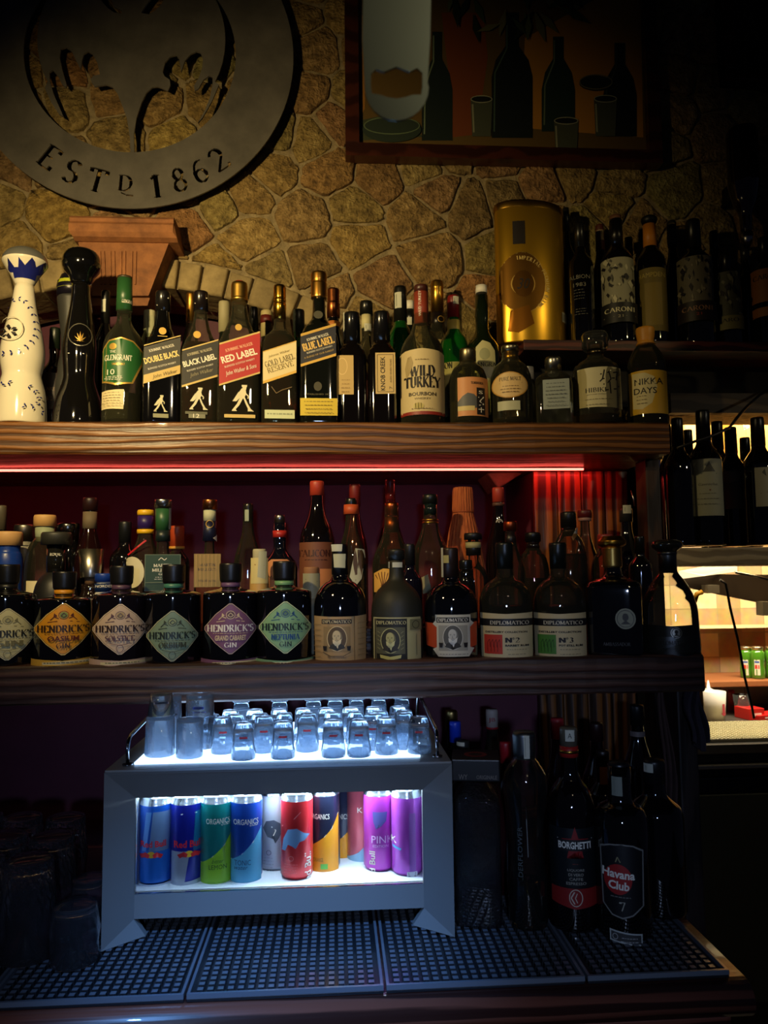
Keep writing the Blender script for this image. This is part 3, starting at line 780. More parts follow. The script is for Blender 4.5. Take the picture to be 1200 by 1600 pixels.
bgp = [('poly', A((96, 74, 34)), [(552, -160), (1030, -160), (1022, 236), (556, 226)])]
bgp += [('poly', A((118, 60, 28)), [(690, 20), (755, 20), (762, 90), (745, 210), (705, 215), (700, 110)]), ('poly', A((176, 120, 40)), [(820, 60), (1000, -40), (1005, 215), (815, 200)]),
        ('poly', A((60, 66, 44)), [(556, 190), (600, 180), (640, 186), (660, 214), (560, 220)]), ('poly', A((150, 100, 36)), [(560, 20), (574, 30), (570, 170), (560, 190)])]
def pbottle(cx, top, base, w, c, c2):
    n = w * .32; sh = top + (base - top) * .38
    return [('poly', A(c), [(cx - n, top), (cx + n, top), (cx + n, sh - 22), (cx + w * .8, sh), (cx + w, sh + 26), (cx + w, base), (cx - w, base), (cx - w, sh + 26), (cx - w * .8, sh), (cx - n, sh - 22)]),
            ('line', A(c2), [(cx - n + 2, top + 6), (cx - n + 2, sh - 18), (cx - w + 5, sh + 20), (cx - w + 4, base - 10)], 2.2)]
bgp += pbottle(683, 50, 220, 24, (22, 34, 30), (110, 124, 96)) + pbottle(800, 20, 216, 32, (16, 24, 24), (64, 84, 70)) + pbottle(872, 58, 206, 26, (28, 46, 38), (96, 110, 84)) + pbottle(968, 68, 214, 26, (18, 24, 24), (60, 66, 56))
for cx, cy, w in ((752, 178, 17), (884, 212, 19), (945, 178, 18)):
    bgp += [('poly', A((70, 74, 58)), [(cx - w, cy - 22), (cx + w, cy - 22), (cx + w * .85, cy + 36), (cx - w * .85, cy + 36)]), ('ell', A((20, 22, 18)), cx, cy - 22, w, 6), ('ring', A((150, 150, 120)), cx, cy - 22, w, 6, 1.4), ('line', A((140, 140, 110)), [(cx - w + 3, cy - 14), (cx - w + 5, cy + 30)], 2.6)]
bgp += [('ell', A((40, 52, 42)), 612, 204, 46, 20), ('ring', A((96, 112, 80)), 612, 198, 44, 14, 1.6), ('ell', A((30, 34, 28)), 930, 132, 26, 12), ('ring', A((110, 104, 70)), 930, 130, 26, 12, 1.5)]
rr = random.Random(3)
for i in range(26):
    cx, cy = rr.uniform(700, 900), rr.uniform(-20, 50); a = rr.uniform(0, 3.14); l_ = rr.uniform(14, 30)
    dx, dy = math.cos(a) * l_, math.sin(a) * l_
    bgp.append(('poly', A(rr.choice(((58, 72, 40), (84, 92, 52), (30, 40, 26), (108, 104, 60)))), [(cx - dx, cy - dy), (cx - dy * .25, cy + dx * .25), (cx + dx, cy + dy), (cx + dy * .25, cy - dx * .25)]))
mb = art_bm(bgp, can); mb.box(bl.x + .02, br.x - .02, .001, .014, zb_ + .02, zt_ - .02, A((60, 46, 26)))
mb.build('canvas', fr, fix=False)
# second frame in the dark top right corner
p0, p1 = P(1128, 132, WY - .03), P(1290, 132, WY - .03)
g2 = thing('framed_picture', 'dark picture frame in the shadow at the top right', 'picture', (0, WY - .03, 0))
MB().box(p0.x, p1.x, -.012, .018, p0.z, p0.z + .5, A((26, 22, 18))).build('canvas', g2)
for x0, x1, za, zc in ((p0.x, p1.x, p0.z, p0.z + .03), (p0.x, p1.x, p0.z + .47, p0.z + .5), (p0.x, p0.x + .03, p0.z + .03, p0.z + .47), (p1.x - .03, p1.x, p0.z + .03, p0.z + .47)):
    MB().bbox(x0, x1, -.026, -.012, za, zc, fm, .003).build('frame_rail', g2)
# bottle opener hanging from above, close to the lens
oy = .50
def op(x, y): p = P(x, y, oy); return (p.x, p.z)
def rpoly():
    pts = [(570, -120), (676, -120), (672, 60), (668, 130)]
    pts += [(620 + 50 * math.cos(math.radians(a)), 136 + 52 * math.sin(math.radians(a))) for a in range(0, 181, 15)]
    return pts + [(566, 60)]
bm = bmesh.new(); outer = [bm.verts.new((op(x, y)[0], 0, op(x, y)[1])) for x, y in rpoly()]
hole = [(580, 115), (588, 108), (600, 112), (620, 104), (640, 112), (652, 106), (660, 114), (660, 136), (658, 148), (645, 148), (632, 152), (620, 154), (606, 152), (594, 148), (581, 146), (579, 132)]
inner = [bm.verts.new((op(x, y)[0], 0, op(x, y)[1])) for x, y in hole]
ed = [bm.edges.new((l_[i], l_[(i + 1) % len(l_)])) for l_ in (outer, inner) for i in range(len(l_))]
bmesh.ops.triangle_fill(bm, edges=ed, use_beauty=True)
fs = bm.faces[:]; ex = bmesh.ops.extrude_face_region(bm, geom=fs); bmesh.ops.translate(bm, vec=(0, .002, 0), verts=[v for v in ex['geom'] if isinstance(v, bmesh.types.BMVert)])
bmesh.ops.recalc_face_normals(bm, faces=bm.faces[:])
me = bpy.data.meshes.new('bottle_opener'); bm.to_mesh(me); bm.free(); me.materials.append(metal((66, 72, 66), .4))
o = bpy.data.objects.new('bottle_opener', me); COL.objects.link(o); o.location = (0, oy, 0)
tag(o, 'steel bar blade bottle opener hanging in front of the painting', 'bottle opener')
# ---------------------------------------------------------------- dark shelf on the right and pass-through behind it
XR0 = P(818, 535, 1.80).x
RW = textured('red_brown_shelf', 'wood', (48, 20, 14), (88, 40, 28), 16, .45, .2, .002, (.3, 1, 1))
tag(MB().bbox(XR0, 2.0, 1.80, WY - .016, ZR - .026, ZR, RW, .002).build('wall_shelf'), 'dark red-brown shelf holding the rum bottles at upper right', 'shelf')
YB = 1.80
def pbox(mb, x0, y0, x1, y1, Y0, Y1, m, b=0):
    a, c = P(x0, y1, Y0), P(x1, y0, Y0)
    (mb.bbox(a.x, c.x, Y0, Y1, a.z, c.z, m, b) if b else mb.box(a.x, c.x, Y0, Y1, a.z, c.z, m)); return mb
LB = textured('lintel_wood', 'wood', (66, 54, 38), (96, 80, 58), 10, .6, .3, .003, (.3, 1, 1))
struct('trim_lintel', pbox(MB(), 1049, 616, 1500, 645, 1.80, 1.825, LB))
ZW = P(1120, 852, 1.72).z
tag(pbox(MB(), 1050, 852, 1500, 884, 1.70, 2.02, textured('sill_wood', 'wood', (150, 130, 96), (200, 178, 136), 12, .5, .2, .002, (.3, 1, 1)), .003).build('wine_shelf'), 'pale wooden board carrying the wine bottles on the right', 'shelf')
# amber box room behind the wine bottles
AM = textured('amber_carton', 'noise', (196, 140, 60), (230, 180, 96), 6, .6, .1, .002)
struct('wall_back_passage', pbox(MB(), 1045, 560, 1560, 850, 2.56, 2.6, AM))
g_ = 'lit cartons behind the wine bottles'
for i, (x0, y0, x1, y1, c, lb, Y) in enumerate(((1048, 655, 1088, 850, (228, 190, 120), 'pale yellow carton behind the wine bottles, at the left', 2.37), (1092, 650, 1146, 850, (226, 160, 66), 'orange carton behind the tall labelled wine bottle', 2.44), (1150, 646, 1200, 850, (230, 176, 88), 'amber carton with a small white sticker at the right', 2.38))):
    c_ = thing('carton', lb, 'carton', (0, Y, 0), 0, g_)
    a, b = P(x0, y1, Y), P(x1, y0, Y)
    MB().bbox(a.x, b.x, 0, .05, a.z, b.z, mat(c, .6), .003).build('body', c_)
    MB().box((a.x + b.x) / 2 - .012, (a.x + b.x) / 2 + .012, -.0006, 0, a.z, b.z, mat((210, 170, 100), .3)).build('tape', c_)
    if i == 2:
        art_bm([('poly', mat((240, 225, 180), .5), [(1160, 660), (1170, 651), (1171, 668), (1162, 672)]), ('rect', mat((120, 90, 60)), 1162, 668, 1166, 670)], Plane(Y, (0, Y, 0), .001)).build('sticker', c_, fix=False)
# closing walls of the passage
YK = 3.15
TILE = None
def tile_mat():
    m = bpy.data.materials.new('square_tiles'); m.use_nodes = True; nt = m.node_tree; b = nt.nodes['Principled BSDF']; b.inputs['Roughness'].default_value = .3
    tc = nt.nodes.new('ShaderNodeTexCoord'); mp = nt.nodes.new('ShaderNodeMapping'); mp.inputs['Rotation'].default_value = (math.radians(90), 0, 0)
    br = nt.nodes.new('ShaderNodeTexBrick'); br.offset = 0; br.inputs['Scale'].default_value = 1
    br.inputs['Brick Width'].default_value = .1; br.inputs['Row Height'].default_value = .1; br.inputs['Mortar Size'].default_value = .002
    br.inputs['Color1'].default_value = (*lin((216, 190, 140)), 1); br.inputs['Color2'].default_value = (*lin((150, 120, 76)), 1); br.inputs['Mortar'].default_value = (*lin((150, 130, 96)), 1)
    L = nt.links.new; L(tc.outputs['Object'], mp.inputs[0]); L(mp.outputs[0], br.inputs['Vector'])
    n = nt.nodes.new('ShaderNodeTexNoise'); n.inputs['Scale'].default_value = 22; mx = nt.nodes.new('ShaderNodeMix'); mx.data_type = 'RGBA'; mx.blend_type = 'SOFT_LIGHT'; mx.inputs[0].default_value = .6
    L(tc.outputs['Object'], n.inputs[0]); L(br.outputs['Color'], mx.inputs[6]); L(n.outputs['Color'], mx.inputs[7]); L(mx.outputs[2], b.inputs['Base Color'])
    return m
TILE = tile_mat()
struct('wall_kitchen', MB().box(.9, 3.2, YK, YK + .05, .0, 1.75, TILE))
struct('wall_passage_left', MB().box(PX1 + .02, PX1 + .05, 1.92, YK, 0, 1.75, DARKWALL))
struct('floor', MB().box(-2.2, 3.4, -1.2, 3.4, -.05, 0, textured('floor_tiles', 'noise', (40, 34, 30), (60, 52, 46), 6, .5)))
# dark sheet standing in for the shade under the rum shelf, right of the arch
struct('wall_right_shade', MB().box(NX1 - .02, XU1 + .005, 1.935, 1.95, ZU - .02, ZR - .027, DARKWALL).box(XU1 + .005, 2.1, 1.935, 1.95, LINTEL + .021, ZR - .027, DARKWALL))
struct('ceiling', MB().box(-2.2, 3.4, -1.2, 3.4, 3.3, 3.35, DARKWALL))
# kitchen details
KS = mat((214, 190, 140), .45)
tag(pbox(MB(), 1055, 976, 1400, 983, 3.0, 3.15, KS).build('kitchen_shelf'), 'thin cream shelf across the tiled wall at the far right', 'shelf')
ZJ = P(1180, 1058, 2.98).z
a = P(1098, 1053, 2.9)
tag(MB().bbox(a.x, 2.6, 2.88, 3.148, ZJ - .022, ZJ, mat((150, 92, 52), .5), .003).build('kitchen_shelf'), 'orange-brown wooden shelf under the green jars', 'shelf')
hl = thing('hood_light', 'slanted white lamp panel hanging above the kitchen counter', 'lamp', (0, 0, 0))
pp = [P(1060, 905, 2.30), P(1064, 892, 2.30), P(1108, 884, 2.30), P(1152, 885, 2.36), P(1152, 893, 2.36), P(1100, 900, 2.30)]
mb = MB(); k = mb.mi(emit((255, 240, 195), 1.0)); n = len(pp)
for dy in (0, .012): mb.v += [(p.x, p.y + dy, p.z) for p in pp]
mb.face(list(range(n)), k); mb.face([n + i for i in range(n)][::-1], k)
for i in range(n): mb.face([i, (i + 1) % n, n + (i + 1) % n, n + i], k)
mb.build('diffuser', hl)
mb = MB(); k = mb.mi(mat((70, 56, 42), .5)); q = [P(1062, 905, 2.33), P(1105, 897, 2.33), P(1400, 900, 2.33), P(1400, 975, 2.33), P(1190, 942, 2.33), P(1130, 930, 2.33), P(1075, 918, 2.33)]
n = len(q)
for dy in (0, .02): mb.v += [(p.x, p.y + dy, p.z) for p in q]
mb.face(list(range(n)), k); mb.face([n + i for i in range(n)][::-1], k)
for i in range(n): mb.face([i, (i + 1) % n, n + (i + 1) % n, n + i], k)
mb.build('housing', hl)
pbox(MB(), 1106, 914, 1124, 927, 2.29, 2.33, mat((170, 160, 140), .4)).build('bracket', hl); pbox(MB(), 1193, 940, 1204, 962, 2.29, 2.33, mat((150, 140, 120), .4)).build('bracket', hl)
MB().tube([P(1148, 894, 2.31), P(1180, 900, 2.31), P(1210, 908, 2.31)], .004, metal((180, 176, 160)), 8).build('hose', hl)
MB().tube([P(1085, 940, 2.31), P(1089, 928, 2.31), P(1097, 925, 2.31)], .008, mat((220, 160, 40), .4), 8).build('yellow_clip', hl)
tag(MB().tube([P(1125, 906, 2.27), P(1134, 912, 2.27), P(1141, 950, 2.28), P(1153, 1000, 2.30), P(1164, 1060, 2.33), P(1175, 1105, 2.36), P(1178, 1122, 2.37)], .004, mat((16, 14, 14), .4), 8).build('power_cable'), 'black cable hanging down across the kitchen shelves', 'cable')
tag(MB().tube([P(1058, 700, 1.64), P(1085, 690, 1.64), P(1115, 680, 1.64), P(1140, 668, 1.64), P(1152, 652, 1.66), P(1166, 636, 1.7), P(1186, 618, 1.77), P(1230, 590, 1.795)], .0032, mat((26, 24, 20), .4), 8).build('power_cable'), 'thin black cable sagging in front of the wine bottles', 'cable')
# jars
def jar(px, top, w, Y, lbl):
    X, base, H, R = fit(px, top, w, Y, ZJ)
    t = thing('preserve_jar', lbl, 'jar', (X, Y, ZJ), 0, 'green preserve jars on the kitchen shelf')
    MB().lathe([(0, 0), (R * .92, 0), (R, .006), (R, H * .3), (R * .95, H * .36), (R * .95, H * .52), (R, H * .58), (R, H * .8), (R * .8, H * .9), (0, H * .9)], mat((74, 128, 30), .12, 0, .8), 20).build('jar_glass', t)
    MB().lathe([(0, H * .9), (R * .86, H * .9), (R * .88, H * .98), (R * .8, H), (0, H)], metal((210, 190, 150), .3), 20).build('lid', t)
    s = H / (base - top)
    art_bm([('rect', mat((225, 215, 190)), px - w * .42, top + 20, px - w * .1, top + 44), ('rect', mat((200, 60, 40)), px - w * .4, top + 28, px - w * .14, top + 34), ('rect', mat((60, 90, 160)), px - w * .4, top + 22, px - w * .14, top + 25)], Wrap(px, base, s, R)).build('label', t, fix=False)
jar(1167, 1010, 19, 2.97, 'green jar at the left end of the kitchen shelf row'); jar(1185, 1010, 21, 2.94, 'green jar second from the left on the kitchen shelf'); jar(1207, 1010, 21, 2.94, 'green jar cut by the right edge of the photo')
# kitchen counter
ZC = P(1150, 1163, 2.42).z
tag(MB().bbox(1.02, 3.0, 2.42, 3.149, ZC - .03, ZC, mat((70, 66, 60), .35), .003).build('kitchen_counter'), 'dark worktop carrying the pale drainer behind the bar', 'counter')
mb = MB(); dm = mat((208, 200, 160), .4); da, db = P(1103, 1163, 2.45), P(1330, 1163, 2.45)
mb.box(da.x, db.x, 2.45, 2.735, ZC, ZC + .004, mat((150, 144, 112), .5))
ny = 20; nx = 34
for i in range(nx + 1): x = da.x + (db.x - da.x) * i / nx; mb.box(x, x + .0035, 2.45, 2.735, ZC + .004, ZC + .011, dm)
for j in range(ny + 1): y = 2.45 + .2815 * j / ny; mb.box(da.x, db.x, y, y + .0035, ZC + .0041, ZC + .0112, dm)
tag(mb.build('drainer_mat'), 'pale perforated plastic drainer mat on the kitchen counter', 'drainer')
tub = thing('plastic_tub', 'white plastic tub with pink print beside the squeeze bottle', 'tub', (P(1118, 1120, 2.785).x, 2.785, ZC))
X, base, H, R = fit(1118, 1082, 34, 2.785, ZC)
MB().lathe([(0, .002), (R * .8, .002), (R * .98, H), (R, H), (R * .82, 0), (0, 0)][::-1], mat((222, 214, 205), .4), 24).build('tub_body', tub)
art_bm([('rect', mat((200, 70, 90)), 1122, 1100, 1127, 1118), ('rect', mat((200, 70, 90)), 1120, 1114, 1129, 1116)], Wrap(1118, base, H / (base - 1082), R * .93)).build('print', tub, fix=False)
X, base, H, R = fit(1109, 1063, 15, 2.857, ZC)
sq = thing('squeeze_bottle', 'white squeeze bottle with pointed nozzle behind the plastic tub', 'bottle', (X, 2.857, ZC))
MB().lathe([(0, 0), (R * 1.1, 0), (R * 1.1, H * .62), (R, H * .68), (0, H * .68)], mat((230, 222, 200), .4), 20).build('bottle_body', sq)
MB().lathe([(0, H * .68), (R * 1.05, H * .68), (R * 1.0, H * .76), (R * .4, H * .8), (R * .12, H), (0, H)], mat((235, 230, 215), .4), 20).build('nozzle', sq)
X, base, H, R = fit(1144, 1078, 11, 3.0, ZC)
tag(MB().lathe([(0, 0), (R, 0), (R, H * .85), (R * .8, H), (0, H)], mat((150, 30, 34), .4), 16).build('red_canister', loc=(X, 3.0, ZC)), 'small dark red canister behind the kitchen counter clutter', 'canister')
X, base, H, R = fit(1160, 1085, 26, 2.88, ZC)
cp = MB().lathe([(R * .7, .0), (R, H), (R * .96, H), (R * .66, .003), (0, .003), (0, 0), (R * .7, 0)], thinglass((235, 235, 235), .5, .1), 24, smooth=True)
tag(cp.build('plastic_cup', loc=(X, 2.88, ZC)), 'clear plastic cup on the kitchen counter next to the red packets', 'cup')
for x0, y0, x1, y1, Y, lb in ((1170, 1107, 1196, 1133, 2.80, 'small red and white packet on the counter beside the cable'), (1182, 1116, 1240, 1134, 2.80, 'larger red packet at the right edge of the counter')):
    a, b = P(x0, y1, Y), P(x1, y0, Y); h_ = b.z - ZC
    pk = thing('paper_packet', lb, 'packet', ((a.x + b.x) / 2, Y, ZC), .2)
    MB().bbox(-(b.x - a.x) / 2, (b.x - a.x) / 2, 0, .08, 0, h_, mat((196, 30, 26), .4), .002).build('packet_body', pk)
    MB().box(-(b.x - a.x) * .3, (b.x - a.x) * .3, -.0006, .0, h_ * .35, h_ * .6, mat((240, 225, 215), .4)).build('print', pk)
tr = tag(MB().bbox(P(1100, 1150, 2.8).x, P(1125, 1150, 2.8).x, 2.742, 2.83, ZC, ZC + .004, mat((90, 80, 60), .4), .001).build('small_tray'), 'small brown tray under the white tub', 'tray')
tub.location.z += .0045
# dark cabinet under the counter
cb = thing('counter_cabinet', 'black steel cabinet with bright horizontal bar below the kitchen counter', 'cabinet', (0, 2.44, 0))
MB().box(1.03, 3.0, 0, .69, 0, ZC - .031, mat((14, 14, 18), .35)).build('cabinet_body', cb)
zz = P(1150, 1197, 2.42).z
MB().bbox(1.04, 3.0, -.03, -.002, zz - .006, zz + .006, metal((170, 170, 165), .35), .002).build('steel_rail', cb)
zz = P(1150, 1216, 2.42).z
MB().bbox(1.04, 3.0, -.02, -.002, zz - .003, zz + .003, metal((70, 76, 90), .4), .001).build('lower_rail', cb)
mb = MB()
for i in range(3): mb.bbox(1.05 + i * .6, 1.05 + i * .6 + .58, -.018, -.0005, .12, zz - .05, mat((30, 34, 30), .4), .003)
mb.build('cabinet_door', cb)
# hanging cloths beside the post
def cloth(px0, px1, y0, y1, Y, c, lbl, seed, zt=None):
    rnd = random.Random(seed); a, b = P(px0, y0, Y), P(px1, y1, Y); a.z = zt if zt else a.z; m = textured('cloth', 'noise', tuple(int(v * .8) for v in c), c, 30, .9, .3, .002)
    mb = MB(); k = mb.mi(m); nx, nz = 28, 40; ph = rnd.uniform(0, 6)
    for j in range(nz + 1):
        t_ = j / nz; z = a.z + (b.z - a.z) * t_
        for i in range(nx + 1):
            u = i / nx; g_ = .35 + .65 * min(1, t_ * 1.6)
            x = (a.x + b.x) / 2 + (u - .5) * (b.x - a.x) * g_ + .006 * math.sin(t_ * 7 + ph)
            mb.v.append((x, .012 * math.sin(u * 13 + ph + t_ * 2) + .006 * math.sin(u * 27 + t_ * 5), z + .01 * math.sin(u * 6 + ph) * t_))
    for j in range(nz):
        for i in range(nx): q = j * (nx + 1) + i; mb.face([q, q + 1, q + nx + 2, q + nx + 1], k, True)
    o = mb.build('hanging_cloth', loc=(0, Y, 0)); sd = o.modifiers.new('thickness', 'SOLIDIFY'); sd.thickness = .002
    o.data.transform(Matrix.Translation((0, 0, 0)))
    return tag(o, lbl, 'cloth')
cloth(996, 1036, 742, 905, 1.795, (92, 94, 76), 'grey-green cloth hanging between the plank panel and the wooden post', 2, ZUB - .011)
cloth(1026, 1053, 1085, 1330, 1.51, (84, 60, 56), 'dusty pink cloth hanging below the lower shelf beside the post', 5, ZLT - .011)
cloth(1072, 1104, 1085, 1165, 1.48, (70, 60, 70), 'grey cloth hanging off the right end of the lower shelf', 8, ZLT - .011)
MB_ = MB(); a = P(1058, 1100, 1.50); b = P(1088, 1100, 1.50)
tag(MB_.bbox(a.x, b.x, 1.50, 1.55, 0, ZLT - .001, textured('post_dark', 'wood', (30, 22, 20), (52, 40, 36), 14, .5, .3, .003, (1, 1, .1)), .004).build('wooden_post'), 'dark wooden leg under the right end of the lower shelf', 'post')
# ---------------------------------------------------------------- bottle kit
def rnd_prof(pr, rad=.25, n=4):
    """round every corner of a profile given in metres"""
    pr = [(q[0], q[1], q[2] if len(q) > 2 else 2) for q in pr]; out = [pr[0]]
    for i in range(1, len(pr) - 1):
        a, b, c = pr[i - 1], pr[i], pr[i + 1]; p = b[2] if len(b) > 2 else 2
        la = math.hypot(b[0] - a[0], b[1] - a[1]); lc = math.hypot(c[0] - b[0], c[1] - b[1])
        if la < 1e-5 or lc < 1e-5: out.append((b[0], b[1], p)); continue
        d1, d2 = min(la * .42, rad), min(lc * .42, rad)
        pa = (b[0] + (a[0] - b[0]) * d1 / la, b[1] + (a[1] - b[1]) * d1 / la); pc = (b[0] + (c[0] - b[0]) * d2 / lc, b[1] + (c[1] - b[1]) * d2 / lc)
        for k in range(n + 1):
            t = k / n; out.append(((1 - t) ** 2 * pa[0] + 2 * t * (1 - t) * b[0] + t * t * pc[0], (1 - t) ** 2 * pa[1] + 2 * t * (1 - t) * b[1] + t * t * pc[1], p))
    out.append(pr[-1]); return out
# outlines: (r/R, z/H, squareness); last entry = top of the glass
PR = {
 'jw': [(0, 0), (.94, 0, 7), (1, .012, 7), (1, .48, 7), (.96, .545, 6), (.82, .61, 4), (.6, .68, 2.6), (.44, .75, 2), (.36, .82, 2), (.33, .87, 2), (.33, .93, 2)],
 'gold': [(0, 0), (.94, 0, 7), (1, .012, 7), (1, .47, 6), (.97, .55, 5), (.86, .61, 4), (.6, .655, 2.6), (.4, .68, 2), (.33, .72, 2), (.3, .9, 2)],
 'blue': [(0, 0), (.95, 0, 7), (1, .01, 7), (1, .50, 7), (.96, .56, 6), (.82, .615, 4), (.56, .66, 2.5), (.36, .70, 2), (.33, .76, 2), (.32, .9, 2)],
 'malt': [(0, 0), (.96, 0), (1, .012), (1, .50), (.98, .54), (.82, .60), (.5, .655), (.36, .69), (.34, .74), (.37, .79), (.36, .93)],
 'knob': [(0, 0), (.96, 0, 5), (1, .01, 5), (1, .58, 5), (.95, .64, 4), (.75, .69, 3), (.6, .72, 2), (.58, .78, 2), (.58, .95, 2)],
 'turkey': [(0, 0), (.96, 0), (1, .012), (1, .46), (.97, .53), (.8, .60), (.5, .66), (.36, .73), (.31, .82), (.31, .97)],
 'flask': [(0, 0), (.95, 0), (1, .03), (1, .50), (.95, .62), (.78, .74), (.5, .80), (.38, .84), (.38, .96)],
 'flasksq': [(0, 0), (.95, 0, 6), (1, .03, 6), (1, .56, 6), (.96, .66, 5), (.8, .72, 4), (.5, .77, 2), (.42, .82), (.42, .96)],
 'hibiki': [(0, 0), (.9, 0, 3), (.97, .02, 3), (.98, .50, 3), (.94, .60, 3), (.72, .68, 2), (.36, .73), (.3, .78), (.3, .9)],
 'nikka': [(0, 0), (.95, 0), (1, .02), (1, .56), (.95, .66), (.7, .76), (.42, .83), (.36, .87), (.36, .95)],
 'wine': [(0, 0), (.96, 0), (1, .01), (1, .58), (.95, .645), (.7, .70), (.44, .745), (.38, .8), (.37, .98)],
 'rum': [(0, 0), (.96, 0), (1, .01), (1, .62), (.93, .68), (.6, .73), (.42, .76), (.38, .82), (.38, .97)],
 'tall': [(0, 0), (.96, 0), (1, .01), (1, .50), (.9, .58), (.6, .68), (.42, .76), (.36, .84), (.36, .97)],
 'hen': [(0, 0), (.97, 0), (1, .02), (1, .66), (.985, .70), (.62, .725), (.4, .735), (.33, .76), (.33, .86), (.36, .9)],
 'dip': [(0, 0), (.96, 0), (1, .01), (1, .43), (.97, .52), (.84, .60), (.6, .655), (.38, .68), (.30, .72), (.29, .92)],
 'dipm': [(0, 0), (.96, 0), (1, .01), (1, .44), (.94, .53), (.78, .61), (.52, .67), (.34, .71), (.28, .76), (.27, .93)],
 'amb': [(0, 0), (.96, 0, 7), (1, .01, 7), (1, .55, 7), (.97, .60, 5), (.7, .63, 3), (.46, .645), (.33, .67), (.3, .74), (.3, .88)],
 'van': [(0, 0), (.95, 0, 3), (1, .02, 3), (.93, .40, 3), (.8, .52, 2.5), (.55, .63, 2), (.36, .69), (.30, .72), (.28, .86)],
 'mm': [(0, 0), (.96, 0, 7), (1, .01, 7), (1, .47, 7), (.92, .53, 4), (.55, .60, 2), (.36, .64), (.32, .68), (.31, .93)],
 'box': [(0, 0), (.97, 0, 9), (1, .01, 9), (1, .74, 9), (.96, .78, 8), (.55, .86, 3), (.3, .89), (.3, .9)],
 'germ': [(0, 0), (.84, 0), (.86, .02), (.86, .25), (.78, .32), (.72, .4), (.80, .54), (.96, .66), (1, .71), (.97, .77), (.7, .83), (.48, .86), (.46, .9), (.44, .96)],
 'borg': [(0, 0), (.96, 0), (1, .01), (1, .55), (.96, .62), (.72, .69), (.46, .73), (.36, .77), (.34, .82), (.34, .97)],
 'hav': [(0, 0), (.96, 0), (1, .01), (1, .60), (.97, .68), (.8, .735), (.48, .76), (.42, .79), (.42, .98)],
 'jar': [(0, 0), (.96, 0), (1, .02), (1, .7), (.9, .78), (.8, .8), (.8, .9)],
 'fal': [(0, 0), (.96, 0), (1, .01), (1, .52), (.97, .60), (.8, .68), (.55, .74), (.4, .82), (.36, .9), (.34, .97)],
}
BOT = []
def bottle(name, lbl, px, top, w, Y, zb, kind, g, cap=None, liq=None, arts=(), grp=None, seg=32, rot=0, asp=1.0, cat='bottle', extra=None):
    """g: opaque material or ('clear', tint); cap: list of (part name, [(r/R, z/H)..], material); liq: (tint, level)"""
    X, base, H, R = fit(px, top, w, Y, zb)
    root = thing(name, lbl, cat, (X, Y, zb), -math.atan2(X, Y), grp)
    s = H / (base - top); BOT.append((X, Y, R, zb, H, px, lbl))
    prof = [(q[0] * R, q[1] * H, q[2] if len(q) > 2 else 2) for q in PR[kind]]
    out = rnd_prof(prof, .012)
    mb = MB()
    if isinstance(g, tuple):
        mat_ = thinglass(tuple(int(255 - (255 - v) * .7) for v in g[1]), .5, .045, (190, 190, 160)) if g[0] == 'clear' else wetglass(g[1], .02, (200, 205, 200)); tk = .0022
        inn = [(max(0, r - tk), max(z, .008), p) for r, z, p in out]
        inn[0] = (0, .008, 2)
        if g[0] == 'clear': mb.lathe(out + [(0, out[-1][1], 2)], mat_, seg, asp=asp, rot=rot)
        else: mb.lathe(out + [(inn[-1][0], out[-1][1], 2)] + inn[::-1][1:], mat_, seg, asp=asp, rot=rot)
        mb.build('glass_body', root, fix=False)
        if liq:
            lv = liq[1] * H; lp = []
            for r, z, p in inn:
                if z <= lv: lp.append((max(0, r - .0004), z + .0003, p)); 
                else: break
            if len(lp) > 2:
                lp.append((lp[-1][0], lv, lp[-1][2])); lp.append((0, lv)); lm = MB()
                lm.lathe(lp, thinglass(tuple(int(v * .8) for v in liq[0]), .3, .04, liq[0]), seg, asp=asp, rot=rot); lm.build('liquid', root, fix=False)
    else:
        mb.lathe(out + [(0, out[-1][1])], g, seg, asp=asp, rot=rot); mb.build('glass_body', root, fix=False)
    for c in (cap or ()):
        cp = [(a * R, b * H, *( (q[2],) if len(q) > 2 else ())) for q in c[1] for a, b in (q[:2],)]
        cp = [(0, cp[0][1])] + rnd_prof(cp, .0015, 2) + [(0, cp[-1][1])]
        MB().lathe(cp, c[2], 24, rot=rot).build(c[0], root, fix=False)
    for a in arts:
        pn, el = a[0], a[1]; rf = a[2] if len(a) > 2 else 1.0; cv = a[3] if len(a) > 3 else True
        if rf == 'fit':
            pr_ = out
            def rfun(v, pr_=pr_):
                for (r0, z0, _), (r1, z1, _) in zip(pr_[1:], pr_[2:]):
                    if z0 <= v <= z1 and z1 > z0: return r0 + (r1 - r0) * (v - z0) / (z1 - z0)
                return pr_[-1][0] if v > 0 else R
            wr = Wrap(px, base, s, R, cv, rfun=rfun)
        else: wr = Wrap(px, base, s, R * rf, cv, asp=asp)
        art_bm(el, wr).build(pn, root, fix=False)
    if extra: extra(root, R, H, s)
    return root
def cyl(z0, z1, r, r2=None): return [(r, z0), (r2 or r, z1)]
BLK = gloss((12, 12, 14)); CAPB = mat((20, 20, 18), .28); PAPER = mat((228, 214, 170), .6); CREAM = mat((236, 222, 178), .6)
WHT = mat((235, 230, 215), .5); INK = mat((24, 18, 20), .6); GOLDM = metal((220, 170, 70), .28); GOLDP = mat((214, 172, 84), .35, .6)
SILV = metal((190, 188, 180), .25); REDP = mat((172, 30, 30), .4); DGRN = gloss((14, 30, 16)); STAMP = mat((196, 196, 178), .7)
def ribbon(x, y0, y1, w, c=STAMP, lean=0): return [('poly', c, [(x - w / 2, y0), (x + w / 2, y0), (x + w / 2 + lean, y1), (x - w / 2 + lean, y1)]), ('line', mat((120, 124, 110)), [(x - w / 4, y0 + 3), (x - w / 4 + lean, y1 - 3)], .8)]
